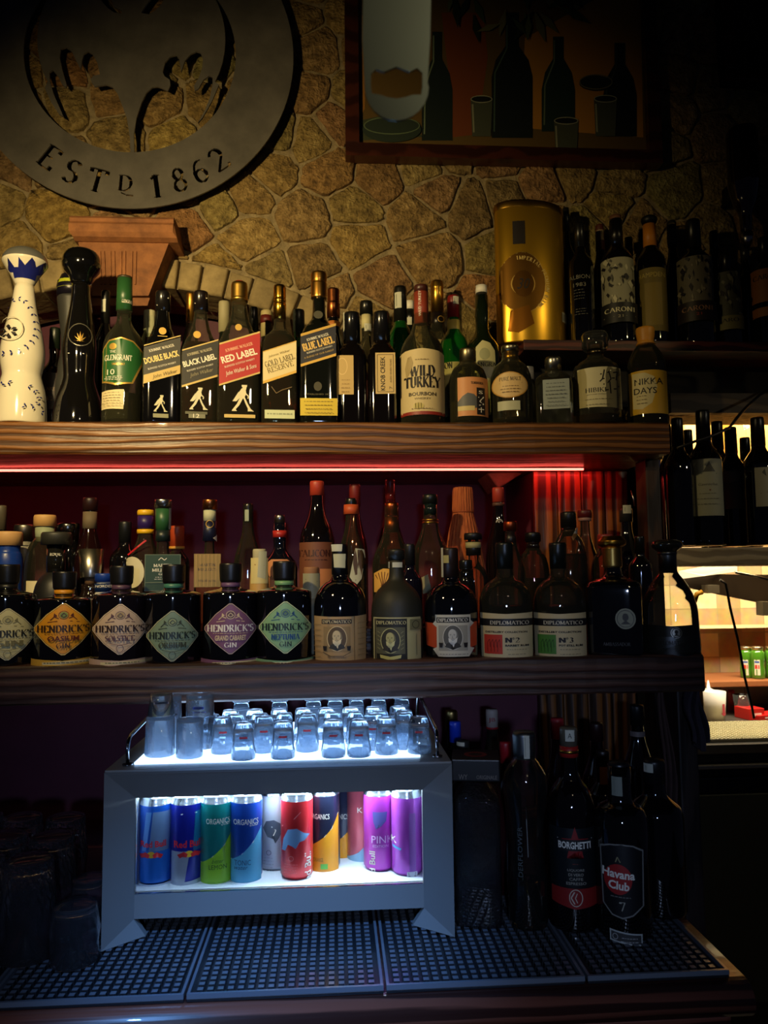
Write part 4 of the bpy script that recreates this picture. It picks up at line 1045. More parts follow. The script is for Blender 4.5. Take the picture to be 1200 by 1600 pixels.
def fine(m, cx, y0, y1, w, n, h=.9):
    """rows of tiny print"""
    o = []; r = random.Random(int(cx * 7 + y0))
    for i in range(n):
        y = y0 + (y1 - y0) * i / max(1, n - 1); x = cx - w / 2; ww = w * r.uniform(.75, 1)
        x = cx - ww / 2
        while x < cx + ww / 2:
            l_ = r.uniform(1.5, 5); o.append(('rect', m, x, y - h / 2, min(x + l_, cx + ww / 2), y + h / 2)); x += l_ + 1.2
    return o
def slant(cx, cy, w, h, dy, m):
    return ('poly', m, [(cx - w / 2, cy - h / 2 + dy), (cx + w / 2, cy - h / 2 - dy), (cx + w / 2, cy + h / 2 - dy), (cx - w / 2, cy + h / 2 + dy)])
def strider(m, cx, base, h):
    k = h / 34
    def q(l): return [(cx + a * k, base - b * k) for a, b in l]
    return [('poly', m, q([(-1, 18), (4, 17), (7, 24), (6, 30), (1, 31), (-3, 25)])), ('ell', m, cx + 4.5 * k, base - 31 * k, 2.6 * k, 2.8 * k),
            ('rect', m, cx + 1 * k, base - 35.5 * k, cx + 8 * k, base - 32.5 * k), ('poly', m, q([(-1, 19), (-5, 10), (-11, 2), (-8, 1), (-2, 8), (3, 18)])), ('poly', m, q([(3, 18), (6, 10), (10, 2), (13, 3), (9, 10), (5, 19)])),
            ('poly', m, q([(-11, 2), (-12, 0), (-5, 0), (-7, 2.5)])), ('poly', m, q([(9, 3), (9, 0), (17, 0), (13, 3)])), ('line', m, q([(5, 25), (10, 20), (9, 17)]), 1.6 * k), ('poly', m, q([(-3, 26), (-11, 13), (-6, 13), (0, 19)]))]
# ---------------------------------------------------------------- upper shelf, front row
UG = 'bottles on the upper shelf'
Y1 = 1.685
# white ceramic decanter
X, base, H, R = fit(32, 388, 76, Y1, ZU)
cer = gloss((226, 218, 196), .12); BL = mat((28, 34, 110), .25, 0, .6)
t = thing('ceramic_decanter', 'white ceramic decanter with blue hand-painted leaves and round metal stopper', 'decanter', (X, Y1, ZU), -math.atan2(X, Y1), UG)
pf = [(0, 0), (.96, 0), (1, .015), (.98, .10), (.93, .18), (.80, .25), (.74, .28), (.80, .32), (.86, .37), (.85, .43), (.72, .53), (.58, .61), (.47, .68), (.41, .745), (.36, .79)]
pf = rnd_prof([(a * R, b * H, 2) for a, b in pf], .02)
MB().lathe(pf + [(0, .79 * H)], cer, 40).build('decanter_body', t, fix=False)
MB().lathe(rnd_prof([(.36 * R, .79 * H), (.55 * R, .84 * H), (.84 * R, .90 * H), (.9 * R, .915 * H), (.86 * R, .925 * H)], .004) + [(0, .925 * H)], cer, 40).build('stopper_cup', t, fix=False)
MB().lathe([(.88 * R * math.cos(a), .918 * H + .082 * H * math.sin(a)) for a in [i * math.pi / 24 for i in range(13)]], mat((150, 150, 145), .28, .65, 0, 'metal'), 40).build('stopper_ball', t, fix=False)
sc = H / (base - 388)
def rf(v, pr_=pf):
    for a, b in zip(pr_[1:], pr_[2:]):
        if a[1] <= v <= b[1] and b[1] > a[1]: return a[0] + (b[0] - a[0]) * (v - a[1]) / (b[1] - a[1])
    return R * .5
wr = Wrap(32, base, sc, R, rfun=rf)
el = []
def leafchain(pts, k=5.2):
    for (x0, y0), (x1, y1) in zip(pts, pts[1:]):
        L = math.hypot(x1 - x0, y1 - y0); ux, uy = (x1 - x0) / L, (y1 - y0) / L
        for sg in (1, -1):
            dx, dy = ux * .6 - uy * sg * .8, uy * .6 + ux * sg * .8; mx, my = x0 + ux * L * .3, y0 + uy * L * .3
            el.append(('poly', BL, [(mx, my), (mx + dx * k * .5 - dy * k * .22, my + dy * k * .5 + dx * k * .22), (mx + dx * k, my + dy * k), (mx + dx * k * .5 + dy * k * .22, my + dy * k * .5 - dx * k * .22)]))
leafchain([(14, 478), (22, 474), (30, 475), (37, 482), (43, 492), (47, 503), (49, 515), (49, 527), (46, 538), (40, 548), (32, 556), (22, 561), (12, 563), (3, 562)])
leafchain([(2, 500), (8, 490), (14, 482)]); leafchain([(38, 610), (46, 614), (53, 622), (55, 632), (50, 640), (40, 644), (30, 640)]); leafchain([(6, 612), (14, 606), (22, 610)]); leafchain([(54, 648), (62, 650)])
el.append(('ring', mat((190, 182, 160), .2), 17, 524, 15, 19, 1.2))
for a in range(0, 360, 60):
    c, s_ = math.cos(math.radians(a + 30)), math.sin(math.radians(a + 30)); el.append(('poly', INK, [(15 + 3 * c, 529 + 3 * s_), (15 + 8 * c - 2.5 * s_, 529 + 8 * s_ + 2.5 * c), (15 + 11 * c, 529 + 11 * s_), (15 + 8 * c + 2.5 * s_, 529 + 8 * s_ - 2.5 * c)]))
art_bm(el, wr).build('painted_leaves', t, fix=False)
def rf2(v):
    a = [(.79 * H, .36 * R), (.84 * H, .55 * R), (.90 * H, .84 * R), (.915 * H, .9 * R)]
    for p, q in zip(a, a[1:]):
        if p[0] <= v <= q[0]: return p[1] + (q[1] - p[1]) * (v - p[0]) / (q[0] - p[0]) + .0003
    return .36 * R
el = [('poly', BL, [(18, 441), (46, 441), (49, 430), (15, 430)])]
for x0, x1, xt in ((4, 18, 5), (15, 35, 19), (29, 48, 43), (42, 58, 62)): el.append(('poly', BL, [(x0 * .4 + 32 * .6, 436), (x0, 428), (xt, 411), (x1, 428), (x1 * .4 + 32 * .6, 436)]))
art_bm(el, Wrap(32, base, sc, R, rfun=rf2)).build('painted_crown', t, fix=False)
# black decanter
X, base, H, R = fit(122, 390, 76, Y1 + .02, ZU)
t = thing('black_decanter', 'tall glossy black decanter with ball stopper and small gold agave emblem', 'decanter', (X, Y1 + .02, ZU), -math.atan2(X, Y1), UG)
pf = [(0, 0), (.96, 0), (1, .012), (.97, .08), (.88, .15), (.66, .24), (.60, .28), (.62, .33), (.66, .40), (.66, .46), (.56, .56), (.46, .64), (.40, .70), (.36, .76), (.37, .80)]
pf = rnd_prof([(a * R, b * H, 2) for a, b in pf], .02)
MB().lathe(pf + [(0, .8 * H)], gloss((14, 13, 13), .06), 40).build('decanter_body', t, fix=False)
MB().lathe(rnd_prof([(0, .8 * H), (.40 * R, .80 * H), (.48 * R, .84 * H), (.74 * R, .885 * H), (.78 * R, .915 * H), (.76 * R, .92 * H), (.74 * R, .95 * H), (.62 * R, .98 * H), (.36 * R, .998 * H), (0, H)], .006), gloss((10, 10, 10), .1), 40).build('stopper_ball', t, fix=False)
sc = H / (base - 390)
def rf3(v, pr_=pf):
    for a, b in zip(pr_[1:], pr_[2:]):
        if a[1] <= v <= b[1] and b[1] > a[1]: return a[0] + (b[0] - a[0]) * (v - a[1]) / (b[1] - a[1])
    return R * .5
el = [('ring', mat((120, 116, 104), .3, .5), 122, 531, 17, 18, 1.3)]
for dx, dy in ((0, -9), (-4, -7), (4, -7), (-7, -3), (7, -3), (-8, 2), (8, 2)): el.append(('poly', GOLDP, [(122, 542), (122 + dx * .5 - 1.3, 540 + dy * .6), (122 + dx * 1.1, 538 + dy * 1.4), (122 + dx * .5 + 1.3, 540 + dy * .6)]))
el += [('line', mat((150, 150, 150), .3), [(106, 560), (128, 560)], .9)]
art_bm(el, Wrap(122, base, sc, R, rfun=rf3)).build('agave_emblem', t, fix=False)
# green-labelled single malt
GG = mat((36, 92, 44), .4)
bottle('whisky_bottle', 'clear bottle with green neck sleeve and green shield label marked 10', 191, 433, 62, Y1, ZU, 'malt', ('clear', (232, 240, 225)),
  [('neck_sleeve', [(.40, .77), (.37, .985)], mat((40, 84, 44), .35)), ('cap', [(.36, .985), (.36, 1.0)], mat((60, 48, 30), .4))], ((225, 210, 140), .2, 20),
  [('front_label', [('poly', GOLDP, [(170, 541), (188, 537), (205, 541), (224, 557), (218, 575), (205, 606), (180, 610), (161, 604), (159, 556)]), ('poly', GG, [(171, 543), (188, 539), (204, 543), (221, 558), (215, 575), (203, 604), (180, 607), (163, 602), (160, 558)]),
     ('ell', GOLDP, 176, 551, 5, 5), ('ser', WHT, 'THE', 176, 559, 3.4, 8), ('ser', WHT, 'GLENGRANT', 184, 568, 8, 38), ('ser', GOLDP, 'SINGLE MALT', 184, 578, 3, 18), ('txt', WHT, '10', 174, 590, 8.5, 10)] + fine(WHT, 178, 597, 602, 26, 3, .8)),
   ('back_label', [('poly', mat((220, 205, 160), .6), [(160, 618), (192, 616), (192, 646), (160, 645)])] + fine(mat((120, 110, 80)), 176, 621, 641, 26, 6, .7)),
   ('neck_label', [('ser', WHT, 'GLENGRANT', 196, 475, 5, 18)], .40)], UG, 36, cat='bottle')
JB = mat((30, 28, 26), .45); TANL = mat((206, 178, 108), .5)
bottle('whisky_bottle', 'black bottle with slanted dark label lettered DOUBLE BLACK', 252, 457, 58, Y1, ZU, 'jw', gloss((11, 11, 12), .07),
  [('cap', [(.40, .855), (.40, .99), (.37, 1.0)], mat((22, 20, 20), .25, 0, .5))], None,
  [('front_label', [slant(252, 571, 52.5, 54, 9.5, mat((58, 56, 50), .5)), slant(252, 541.5, 52.5, 1.6, 9.5, TANL), slant(252, 593, 52.5, 13, 9.3, TANL), ('ser', WHT, 'JOHNNIE WALKER', 251, 553, 4, 38, 18), ('txt', mat((240, 215, 140)), 'DOUBLE BLACK', 251, 567, 9.5, 52, 18, {'bold': .03})] + [('txt', WHT, 'BLENDED SCOTCH WHISKY', 252, 580, 2.8, 42, 18), ('txt', mat((90, 70, 30)), 'John Walker', 256, 593, 7, 38, 18, {'shear': .4}),
     ('ell', GOLDP, 252, 527, 5.5, 5.5), ('line', GOLDP, [(245, 535), (259, 535)], 1)] + strider(mat((210, 205, 170)), 249, 650, 24) + [('rect', mat((140, 140, 110)), 240, 653, 262, 659)], 1.0, False),
   ('neck_label', [('line', mat((190, 185, 170)), [(243, 481), (260, 468)], 1.5)] + ribbon(268, 462, 500, 4, lean=5), .42)], UG, 36)
bottle('whisky_bottle', 'amber whisky bottle with slanted black label and 12 at its foot', 312, 457, 58, Y1, ZU, 'jw', ('clear', (240, 236, 225)),
  [('cap', [(.40, .855), (.40, .99), (.37, 1.0)], mat((24, 18, 18), .25, 0, .5))], ((170, 84, 24), .60, 110),
  [('front_label', [slant(312, 576, 52.5, 52, 9.5, mat((38, 36, 34), .5)), slant(312, 548.5, 52.5, 2, 9.5, TANL), slant(312, 603, 52.5, 3, 9.5, TANL), ('ser', mat((190, 180, 150)), 'JOHNNIE WALKER', 311, 559, 4, 38, 18), ('txt', WHT, 'BLACK LABEL', 311, 572, 9, 50, 18, {'bold': .03}), ('txt', WHT, 'BLENDED SCOTCH WHISKY', 312, 583, 2.6, 40, 18), ('txt', mat((150, 140, 110)), 'John Walker', 314, 591, 7, 36, 18, {'shear': .4}),
     ('ell', GOLDP, 307, 533, 5.5, 5.5)] + strider(mat((214, 210, 180)), 308, 647, 32) + [('rect', mat((90, 90, 70)), 291, 650, 323, 654), ('rect', mat((120, 120, 100)), 296, 654, 320, 660), ('txt', WHT, '12', 307, 656.5, 6, 9)], 1.0, False),
   ('neck_label', [('line', mat((190, 185, 170)), [(303, 478), (321, 468)], 1.5)], .42)], UG, 36)
bottle('whisky_bottle', 'clear-necked bottle with slanted red label lettered RED LABEL and gold cap', 373, 443, 66, Y1, ZU, 'jw', ('clear', (236, 238, 224)),
  [('cap', [(.40, .87), (.42, .885), (.39, .89), (.39, .98), (.36, 1.0)], metal((212, 168, 80), .35)), ('seal', [(.24, .999), (.22, 1.012)], mat((150, 30, 24), .4))], ((120, 52, 20), .50, 140),
  [('front_label', [slant(374, 570, 59.5, 60, 10.5, mat((176, 34, 34), .45)), slant(374, 539, 59.5, 2.6, 10.5, TANL), slant(374, 601, 59.5, 2.6, 10.5, TANL), ('ser', mat((230, 180, 150)), 'JOHNNIE WALKER', 373, 553, 4.4, 42, 18), ('txt', WHT, 'RED LABEL', 373, 566, 10.5, 54, 18, {'bold': .03}), ('txt', WHT, 'BLENDED SCOTCH WHISKY', 374, 577, 2.8, 46, 18), ('txt', WHT, 'John Walker & Sons', 376, 588, 8, 48, 18, {'shear': .4}),
     ('ell', GOLDP, 372, 523, 5, 5)] + strider(mat((224, 214, 180)), 376, 650, 38) + [('rect', TANL, 352, 655, 397, 660)], 1.0, False)], UG, 36)
bottle('whisky_bottle', 'amber bottle with gold capsule and slanted cream reserve label', 437, 447, 56, Y1, ZU, 'gold', ('clear', (240, 228, 205)),
  [('capsule', [(.34, .755), (.36, .87), (.32, .875), (.36, .885), (.36, .90), (.32, .905), (.35, .915), (.35, .985), (.32, 1.0)], metal((226, 172, 60), .22))], ((150, 72, 18), .66, 130),
  [('front_label', [slant(437, 573, 49.5, 44, 9, mat((226, 208, 158), .5)), slant(437, 597, 49.5, 4, 9, GOLDP), slant(437, 550.5, 49.5, 1.5, 9, GOLDP), ('ser', mat((90, 72, 34)), 'GOLD LABEL', 437, 572, 8.5, 46, 19), ('ser', mat((130, 110, 60)), 'RESERVE', 438, 582, 7.5, 40, 19), ('txt', mat((150, 130, 80)), 'Johnnie Walker', 436, 562, 4.5, 34, 19, {'shear': .3})] + [('line', mat((120, 96, 60)), [(425, 612), (432, 622), (440, 617), (455, 612)], 1), ('rect', mat((206, 214, 176), .5), 415, 647, 459, 660)] + fine(mat((150, 160, 130)), 437, 653, 653, 38, 1, 2), 1.0, False)], UG, 36)
bottle('whisky_bottle', 'tall dark green square bottle with slanted navy label and yellow foot label', 499, 427, 60, Y1, ZU, 'blue', gloss((16, 18, 14), .06),
  [('cap', [(.40, .83), (.42, .84), (.42, .93), (.38, .935), (.42, .945), (.42, .99), (.39, 1.0)], metal((206, 152, 70), .3))], None,
  [('front_label', [slant(498, 549, 52.5, 42, 8.6, mat((28, 28, 40), .4)), slant(498, 526, 52.5, 4, 8.6, GOLDP), slant(498, 572, 52.5, 4, 8.6, GOLDP), ('ser', WHT, 'JOHNNIE WALKER', 497, 537, 4, 34, 17), ('ser', mat((236, 196, 110)), 'BLUE LABEL', 498, 547, 11, 48, 17, {'thick': .26}), ('txt', WHT, 'BLENDED SCOTCH WHISKY', 500, 556, 2.6, 40, 17), ('txt', mat((190, 160, 90)), 'A BLEND OF OUR RAREST', 499, 563, 2.6, 46, 17)] +
     [('ell', mat((60, 56, 36)), 498, 503, 7, 6), ('ell', mat((60, 56, 36)), 497, 612, 6, 7)] + [('txt', mat((96, 90, 60)), 'ESTABLISHED 1820', 497, 624, 2.4, 40), ('rect', mat((214, 188, 50), .5), 471, 630, 526, 656)] + fine(mat((130, 110, 30)), 498, 635, 652, 46, 4, .9), 1.0, False)], UG, 36)
bottle('whiskey_bottle', 'small squarish dark bottle with plain tan label left of its twin', 551, 490, 44, Y1, ZU, 'knob', gloss((12, 9, 8), .05),
  [('capsule', [(.60, .74), (.58, .985), (.55, 1.0)], mat((18, 18, 20), .2, 0, .5))], None,
  [('front_label', [('rect', mat((198, 168, 108), .55), 530, 562, 553, 622), ('ring', mat((230, 200, 140)), 536, 579, 8, 13, 1)] + fine(mat((150, 120, 70)), 541, 600, 618, 14, 4, .8), 1.0, False), ('tax_strip', ribbon(537, 490, 533, 6), .62)], UG, 30)
bottle('whiskey_bottle', 'small squarish dark bottle with upright KNOB CREEK lettering on tan label', 598, 489, 44, Y1, ZU, 'knob', gloss((12, 9, 8), .05),
  [('capsule', [(.60, .74), (.58, .985), (.55, 1.0)], mat((18, 18, 20), .2, 0, .5))], None,
  [('front_label', [('rect', mat((206, 178, 120), .55), 588, 558, 618, 621), ('line', INK, [(591, 561), (615, 561), (615, 618), (591, 618), (591, 561)], .8), ('txt', INK, 'KNOB CREEK', 599, 590, 7, 52, 90, {'bold': .02}), ('txt', INK, '7', 611, 612, 4.5, 4, 90), ('txt', mat((90, 70, 40)), 'AGED SEVEN YEARS', 611, 586, 2.6, 36, 90)], 1.0, False),
   ('tax_strip', ribbon(613, 496, 534, 4), .62)], UG, 30)
bottle('whiskey_bottle', 'clear bourbon bottle with cream WILD TURKEY label and red neck band', 661, 447, 70, Y1, ZU, 'turkey', ('clear', (226, 230, 200)),
  [('cap', [(.32, .95), (.32, .99), (.3, 1.0)], mat((70, 34, 26), .35)), ('neck_band', [(.325, .73), (.325, .95)], mat((150, 62, 44), .4))], ((150, 80, 30), .05, 60),
  [('front_label', [('poly', mat((208, 188, 140), .6), [(627, 560), (636, 557), (661, 555), (686, 557), (694, 560), (694, 652), (627, 652)]), ('poly', mat((140, 40, 30)), [(628, 650), (694, 650), (693, 655), (629, 655)]), ('ser', INK, 'WILD', 661, 589, 16, 38, 0, {'thick': .28}), ('ser', INK, 'TURKEY', 661, 606, 16, 54, 0, {'thick': .28}), ('txt', mat((70, 60, 40)), 'BOURBON', 661, 624, 5.5, 40, 0, {'bold': .03}), ('txt', mat((70, 60, 40)), 'WHISKEY', 661, 631, 3, 24),
     ('poly', mat((170, 150, 104)), [(640, 568), (645, 566), (648, 577), (644, 590), (638, 600), (636, 584)]), ('ell', mat((196, 180, 110)), 655, 642, 8, 5)] + fine(mat((130, 110, 70)), 661, 572, 572, 26, 1, 1.2) + fine(mat((130, 110, 70)), 661, 646, 646, 40, 1)),
   ('neck_label', [('txt', WHT, 'WILD TURKEY', 659, 478, 4, 40, 90)], .33)], UG, 36)
ORG = mat((208, 140, 84), .5)
bottle('whisky_bottle', 'small olive-tinted bottle with peach label showing a grey hill', 733, 546, 62, Y1, ZU, 'flask', ('clear', (214, 214, 150)),
  [('cap', [(.42, .80), (.42, .98), (.39, 1.0)], metal((150, 140, 110), .35))], ((216, 190, 110), .3, 30),
  [('front_label', [('rect', ORG, 717, 597, 762, 656), ('poly', mat((84, 86, 88)), [(717, 634), (724, 626), (732, 621), (741, 623), (748, 630), (755, 640), (755, 645), (717, 642)]), ('rect', mat((206, 186, 120)), 717, 641, 742, 648), ('txt', INK, 'TOKINOKA', 746, 606, 4, 18, 0, {'bold': .03}), ('rect', INK, 745, 613, 757, 654), ('txt', WHT, 'S', 751, 620, 5, 6), ('line', WHT, [(747, 628), (755, 627), (749, 634), (755, 638), (748, 640)], 1.3), ('line', WHT, [(751, 643), (751, 651)], 1.3), ('line', WHT, [(747, 646), (755, 646)], 1.1)])], UG)
bottle('whisky_bottle', 'small round-shouldered bottle with oval cream label reading PURE MALT', 800, 541, 66, Y1, ZU, 'flask', ('clear', (222, 214, 180)),
  [('cap', [(.42, .92), (.42, .985), (.4, 1.0)], metal((170, 160, 130), .3)), ('neck_band', [(.36, .80), (.36, .92)], metal((180, 140, 60), .3))], ((210, 180, 110), .08, 30),
  [('front_label', [('ell', mat((190, 140, 60)), 798, 609, 27, 20), ('ell', mat((214, 180, 120)), 798, 609, 25.5, 18.5), ('ser', mat((70, 50, 30)), 'PURE MALT', 799, 600, 5.5, 32), ('line', mat((70, 50, 30)), [(783, 606), (816, 606)], .8)] + fine(mat((120, 90, 50)), 799, 611, 620, 30, 3) + [('rect', mat((180, 180, 150)), 781, 634, 812, 648)])], UG)
bottle('whisky_bottle', 'small clear bottle with grey-blue label and screw cap', 867, 559, 58, Y1, ZU, 'flasksq', ('clear', (225, 232, 225)),
  [('cap', [(.44, .80), (.44, .97), (.38, 1.0)], metal((170, 168, 158), .3))], None,
  [('front_label', [('rect', mat((150, 160, 156), .6), 851, 600, 890, 645)] + fine(mat((84, 92, 92)), 870, 606, 640, 32, 7, .9), 1.0, False)], UG)
bottle('whisky_bottle', 'faceted clear bottle with glass stopper and cream label with Japanese calligraphy', 934, 521, 76, Y1, ZU, 'hibiki', ('clear', (235, 232, 215)),
  [('stopper', [(.46, .82), (.54, .85), (.54, .97), (.48, 1.0)], thinglass((225, 220, 205), .4, .06)), ('neck_ring', [(.32, .76), (.32, .82)], metal((90, 80, 60), .3))], ((190, 120, 50), .1, 80),
  [('front_label', [('poly', mat((214, 206, 164), .6), [(907, 584), (969, 583), (971, 645), (909, 643)]), ('ser', INK, 'HIBIKI', 933, 618, 6.5, 30), ('txt', mat((90, 80, 60)), 'JAPANESE WHISKY', 934, 625, 2.2, 28)] +
     [('line', INK, l_, 1.8) for l_ in ([(940, 595), (952, 592)], [(946, 588), (943, 602), (939, 606)], [(952, 590), (955, 602), (950, 608)], [(958, 592), (964, 590), (962, 603)], [(944, 610), (966, 612)], [(953, 606), (954, 624)], [(947, 619), (962, 616)], [(942, 602), (960, 600)])] + fine(mat((130, 120, 90)), 936, 632, 640, 44, 2, .8), 1.0, True)], UG, 12)
YEL = mat((216, 170, 40), .5)
bottle('whisky_bottle', 'dark bottle with yellow and white NIKKA DAYS label and orange stopper', 1014, 513, 60, Y1, ZU, 'nikka', ('clear', (200, 190, 160)),
  [('stopper', [(.50, .83), (.40, .86), (.46, .93), (.48, .985), (.44, 1.0)], mat((206, 140, 40), .45))], ((120, 76, 30), .6, 60),
  [('front_label', [('rect', YEL, 988, 586, 1042, 652), ('poly', mat((220, 206, 150)), [(993, 589), (1012, 590), (1024, 596), (1028, 612), (1020, 636), (1006, 645), (993, 643)]), ('txt', INK, 'NIKKA', 1016, 603, 9.5, 40, 0, {'bold': .01}), ('txt', INK, 'DAYS', 1011, 617, 9.5, 32, 0, {'bold': .01})] + fine(mat((110, 90, 50)), 1006, 625, 636, 18, 3))], UG)
# ---------------------------------------------------------------- upper shelf, back rows
Y2, Y3 = 1.79, 1.885
bottle('whisky_bottle', 'dark bottle with faint 12 label between the white and the black decanters', 82, 513, 42, Y2, ZU, 'malt', gloss((30, 14, 10), .06), [('capsule', [(.40, .80), (.38, .98), (.35, 1.0)], mat((20, 30, 20), .35))], None,
  [('front_label', [('rect', mat((34, 18, 16), .5), 63, 588, 101, 644), ('ser', mat((120, 96, 70)), 'CARDHU', 81, 613, 4.5, 28), ('txt', mat((120, 96, 70)), '12', 78, 628, 6, 9)])], UG, 24)
X, base, H, R = fit(102, 424, 44, Y2, ZU)
t = thing('ceramic_decanter', 'matte dark grey flared decanter behind the black ball-stoppered one', 'decanter', (X + .006, Y2, ZU), 0, UG)
MB().lathe(rnd_prof([(0, 0), (R * 1.1, 0), (R * 1.1, H * .3), (R * .6, H * .5), (R * .62, H * .6), (R * .98, H * .84), (0, H * .84)], .008), mat((52, 52, 50), .5), 28).build('decanter_body', t, fix=False)
MB().lathe([(0, H * .841), (R, H * .841), (R, H * .90), (R * .7, H * .97), (0, H)], mat((20, 18, 30), .3), 28).lathe([(R * 1.002, H * .88), (R * .93, H * .93)], mat((170, 180, 40), .4), 28).build('stopper', t, fix=False)
bottle('liquor_bottle', 'black-capped bottle squeezed between black decanter and green-necked bottle', 161, 455, 34, Y2, ZU, 'wine', gloss((16, 14, 14)), [('capsule', [(.42, .72), (.40, .99), (.36, 1.0)], CAPB)], None, [('neck_label', ribbon(158, 470, 490, 6), .44)], UG, 20)
bottle('liquor_bottle', 'bottle with papered white stopper behind the black whisky bottle', 231, 486, 40, Y2, ZU, 'flask', ('clear', (220, 225, 205)), [('stopper', [(.46, .84), (.46, .99), (.42, 1.0)], mat((190, 186, 150), .7))], None, [('paper_seal', ribbon(231, 495, 530, 12, mat((176, 176, 140), .7), 2), .47)], UG, 20)
bottle('liquor_bottle', 'slim bottle with gold neck wrap behind the black-labelled whisky', 296, 459, 36, Y2, ZU, 'tall', ('clear', (222, 222, 205)), [('capsule', [(.40, .80), (.38, .99), (.35, 1.0)], metal((190, 140, 60), .4))], None, (), UG, 20)
bottle('liquor_bottle', 'plain pale-capped bottle just left of the red-labelled whisky', 349, 472, 34, Y3, ZU, 'tall', gloss((20, 26, 18)), [('capsule', [(.52, .78), (.52, .99), (.48, 1.0)], mat((164, 156, 120), .6))], None, (), UG, 20)
bottle('liquor_bottle', 'bottle with black cap peeping out right of the red-labelled whisky', 396, 481, 34, Y2, ZU, 'rum', gloss((20, 16, 14)), [('cap', [(.42, .80), (.42, .99), (.38, 1.0)], CAPB)], None, (), UG, 20)
bottle('liquor_bottle', 'bottle with cream cap and dark red collar behind the reserve whisky', 416, 486, 36, Y3, ZU, 'rum', gloss((24, 20, 14)), [('cap', [(.50, .80), (.50, .985), (.46, 1.0)], mat((176, 160, 110), .6)), ('collar', [(.52, .90), (.52, .96)], mat((90, 24, 20), .5))], None, (), UG, 20)
bottle('liquor_bottle', 'green bottle with dark cap between reserve and navy-labelled whiskies', 467, 485, 42, Y2, ZU, 'rum', DGRN, [('cap', [(.44, .82), (.44, .99), (.4, 1.0)], mat((40, 44, 38), .3))], None, (), UG, 20)
bottle('liquor_bottle', 'black bottle with copper cap behind the navy-labelled whisky', 522, 452, 44, Y2, ZU, 'tall', BLK, [('capsule', [(.46, .80), (.46, .90), (.42, .905), (.44, .99), (.4, 1.0)], metal((170, 100, 56), .35)), ('neck_label', [(.48, .72), (.48, .77)], mat((180, 110, 50), .5))], None, (), UG, 24)
bottle('liquor_bottle', 'pale clear bottle with black cap between the two small squarish bottles', 574, 472, 40, Y2, ZU, 'malt', ('clear', (226, 224, 200)), [('cap', [(.52, .90), (.52, .985), (.48, 1.0)], CAPB), ('paper_seal', [(.40, .80), (.38, .90)], mat((200, 190, 140), .6))], None, [('neck_label', ribbon(576, 508, 520, 10), .40)], UG, 24)
bottle('liquor_bottle', 'green bottle with dark capsule and pale seal left of the bourbon', 628, 449, 46, Y2, ZU, 'wine', gloss((14, 60, 20), .06), [('capsule', [(.46, .76), (.44, .985), (.4, 1.0)], CAPB)], None, [('neck_label', ribbon(625, 460, 485, 10), .46)], UG, 24)
bottle('liquor_bottle', 'bottle with white-topped black cap directly left of the red neck band', 643, 471, 34, Y3, ZU, 'tall', gloss((16, 18, 14)), [('cap', [(.40, .84), (.40, .94)], CAPB), ('cap_top', [(.41, .94), (.4, 1.0)], WHT)], None, [('neck_label', ribbon(641, 498, 510, 10), .42)], UG, 20)
bottle('liqueur_bottle', 'clear liqueur bottle with tall gold capsule behind the bourbon', 687, 440, 44, Y3, ZU, 'tall', ('clear', (220, 220, 190)), [('capsule', [(.46, .80), (.44, .95), (.47, .955), (.44, .99), (.4, 1.0)], metal((196, 150, 60), .28)), ('collar', [(.50, .70), (.46, .80)], mat((24, 18, 18), .3))], None, [('neck_label', [('ring', GOLDP, 692, 503, 5, 5, 1), ('rect', mat((200, 170, 130)), 682, 535, 704, 545)], .56)], UG, 24)
bottle('whiskey_bottle', 'green bottle with dark red capsule and white seal, right of the bourbon', 712, 463, 44, Y2, ZU, 'rum', gloss((16, 84, 24), .06), [('capsule', [(.44, .84), (.42, .985), (.38, 1.0)], mat((120, 20, 24), .4)), ('neck_label', [(.5, .70), (.46, .82)], mat((190, 170, 90), .5))], None,
  [('front_label', [('rect', mat((190, 176, 120), .6), 694, 572, 733, 655), ('ser', INK, 'SON', 701, 577, 9, 16, 0, {'thick': .26})]), ('tax_strip', ribbon(716, 466, 478, 8), .46)], UG, 24)
bottle('whisky_bottle', 'tall dark green bottle with white-topped cap and cream label, left of the gold tin', 757, 447, 58, Y2, ZU, 'malt', gloss((18, 26, 12), .06), [('cap', [(.30, .84), (.30, .95)], CAPB), ('cap_top', [(.32, .95), (.30, 1.0)], WHT)], None,
  [('front_label', [('poly', mat((186, 180, 130), .6), [(747, 551), (757, 541), (768, 545), (775, 556), (776, 590), (745, 590)]), ('ell', mat((150, 150, 110)), 760, 562, 8, 9), ('ser', INK, 'LANGRA', 760, 578, 6, 34), ('rect', mat((200, 195, 170), .6), 748, 582, 772, 655)])], UG, 24)
bottle('liquor_bottle', 'small bottle with white cap behind the small grey-labelled bottle', 829, 574, 30, Y2, ZU, 'flask', ('clear', (220, 220, 210)), [('cap', [(.5, .82), (.5, 1.0)], WHT)], None, (), UG, 20)
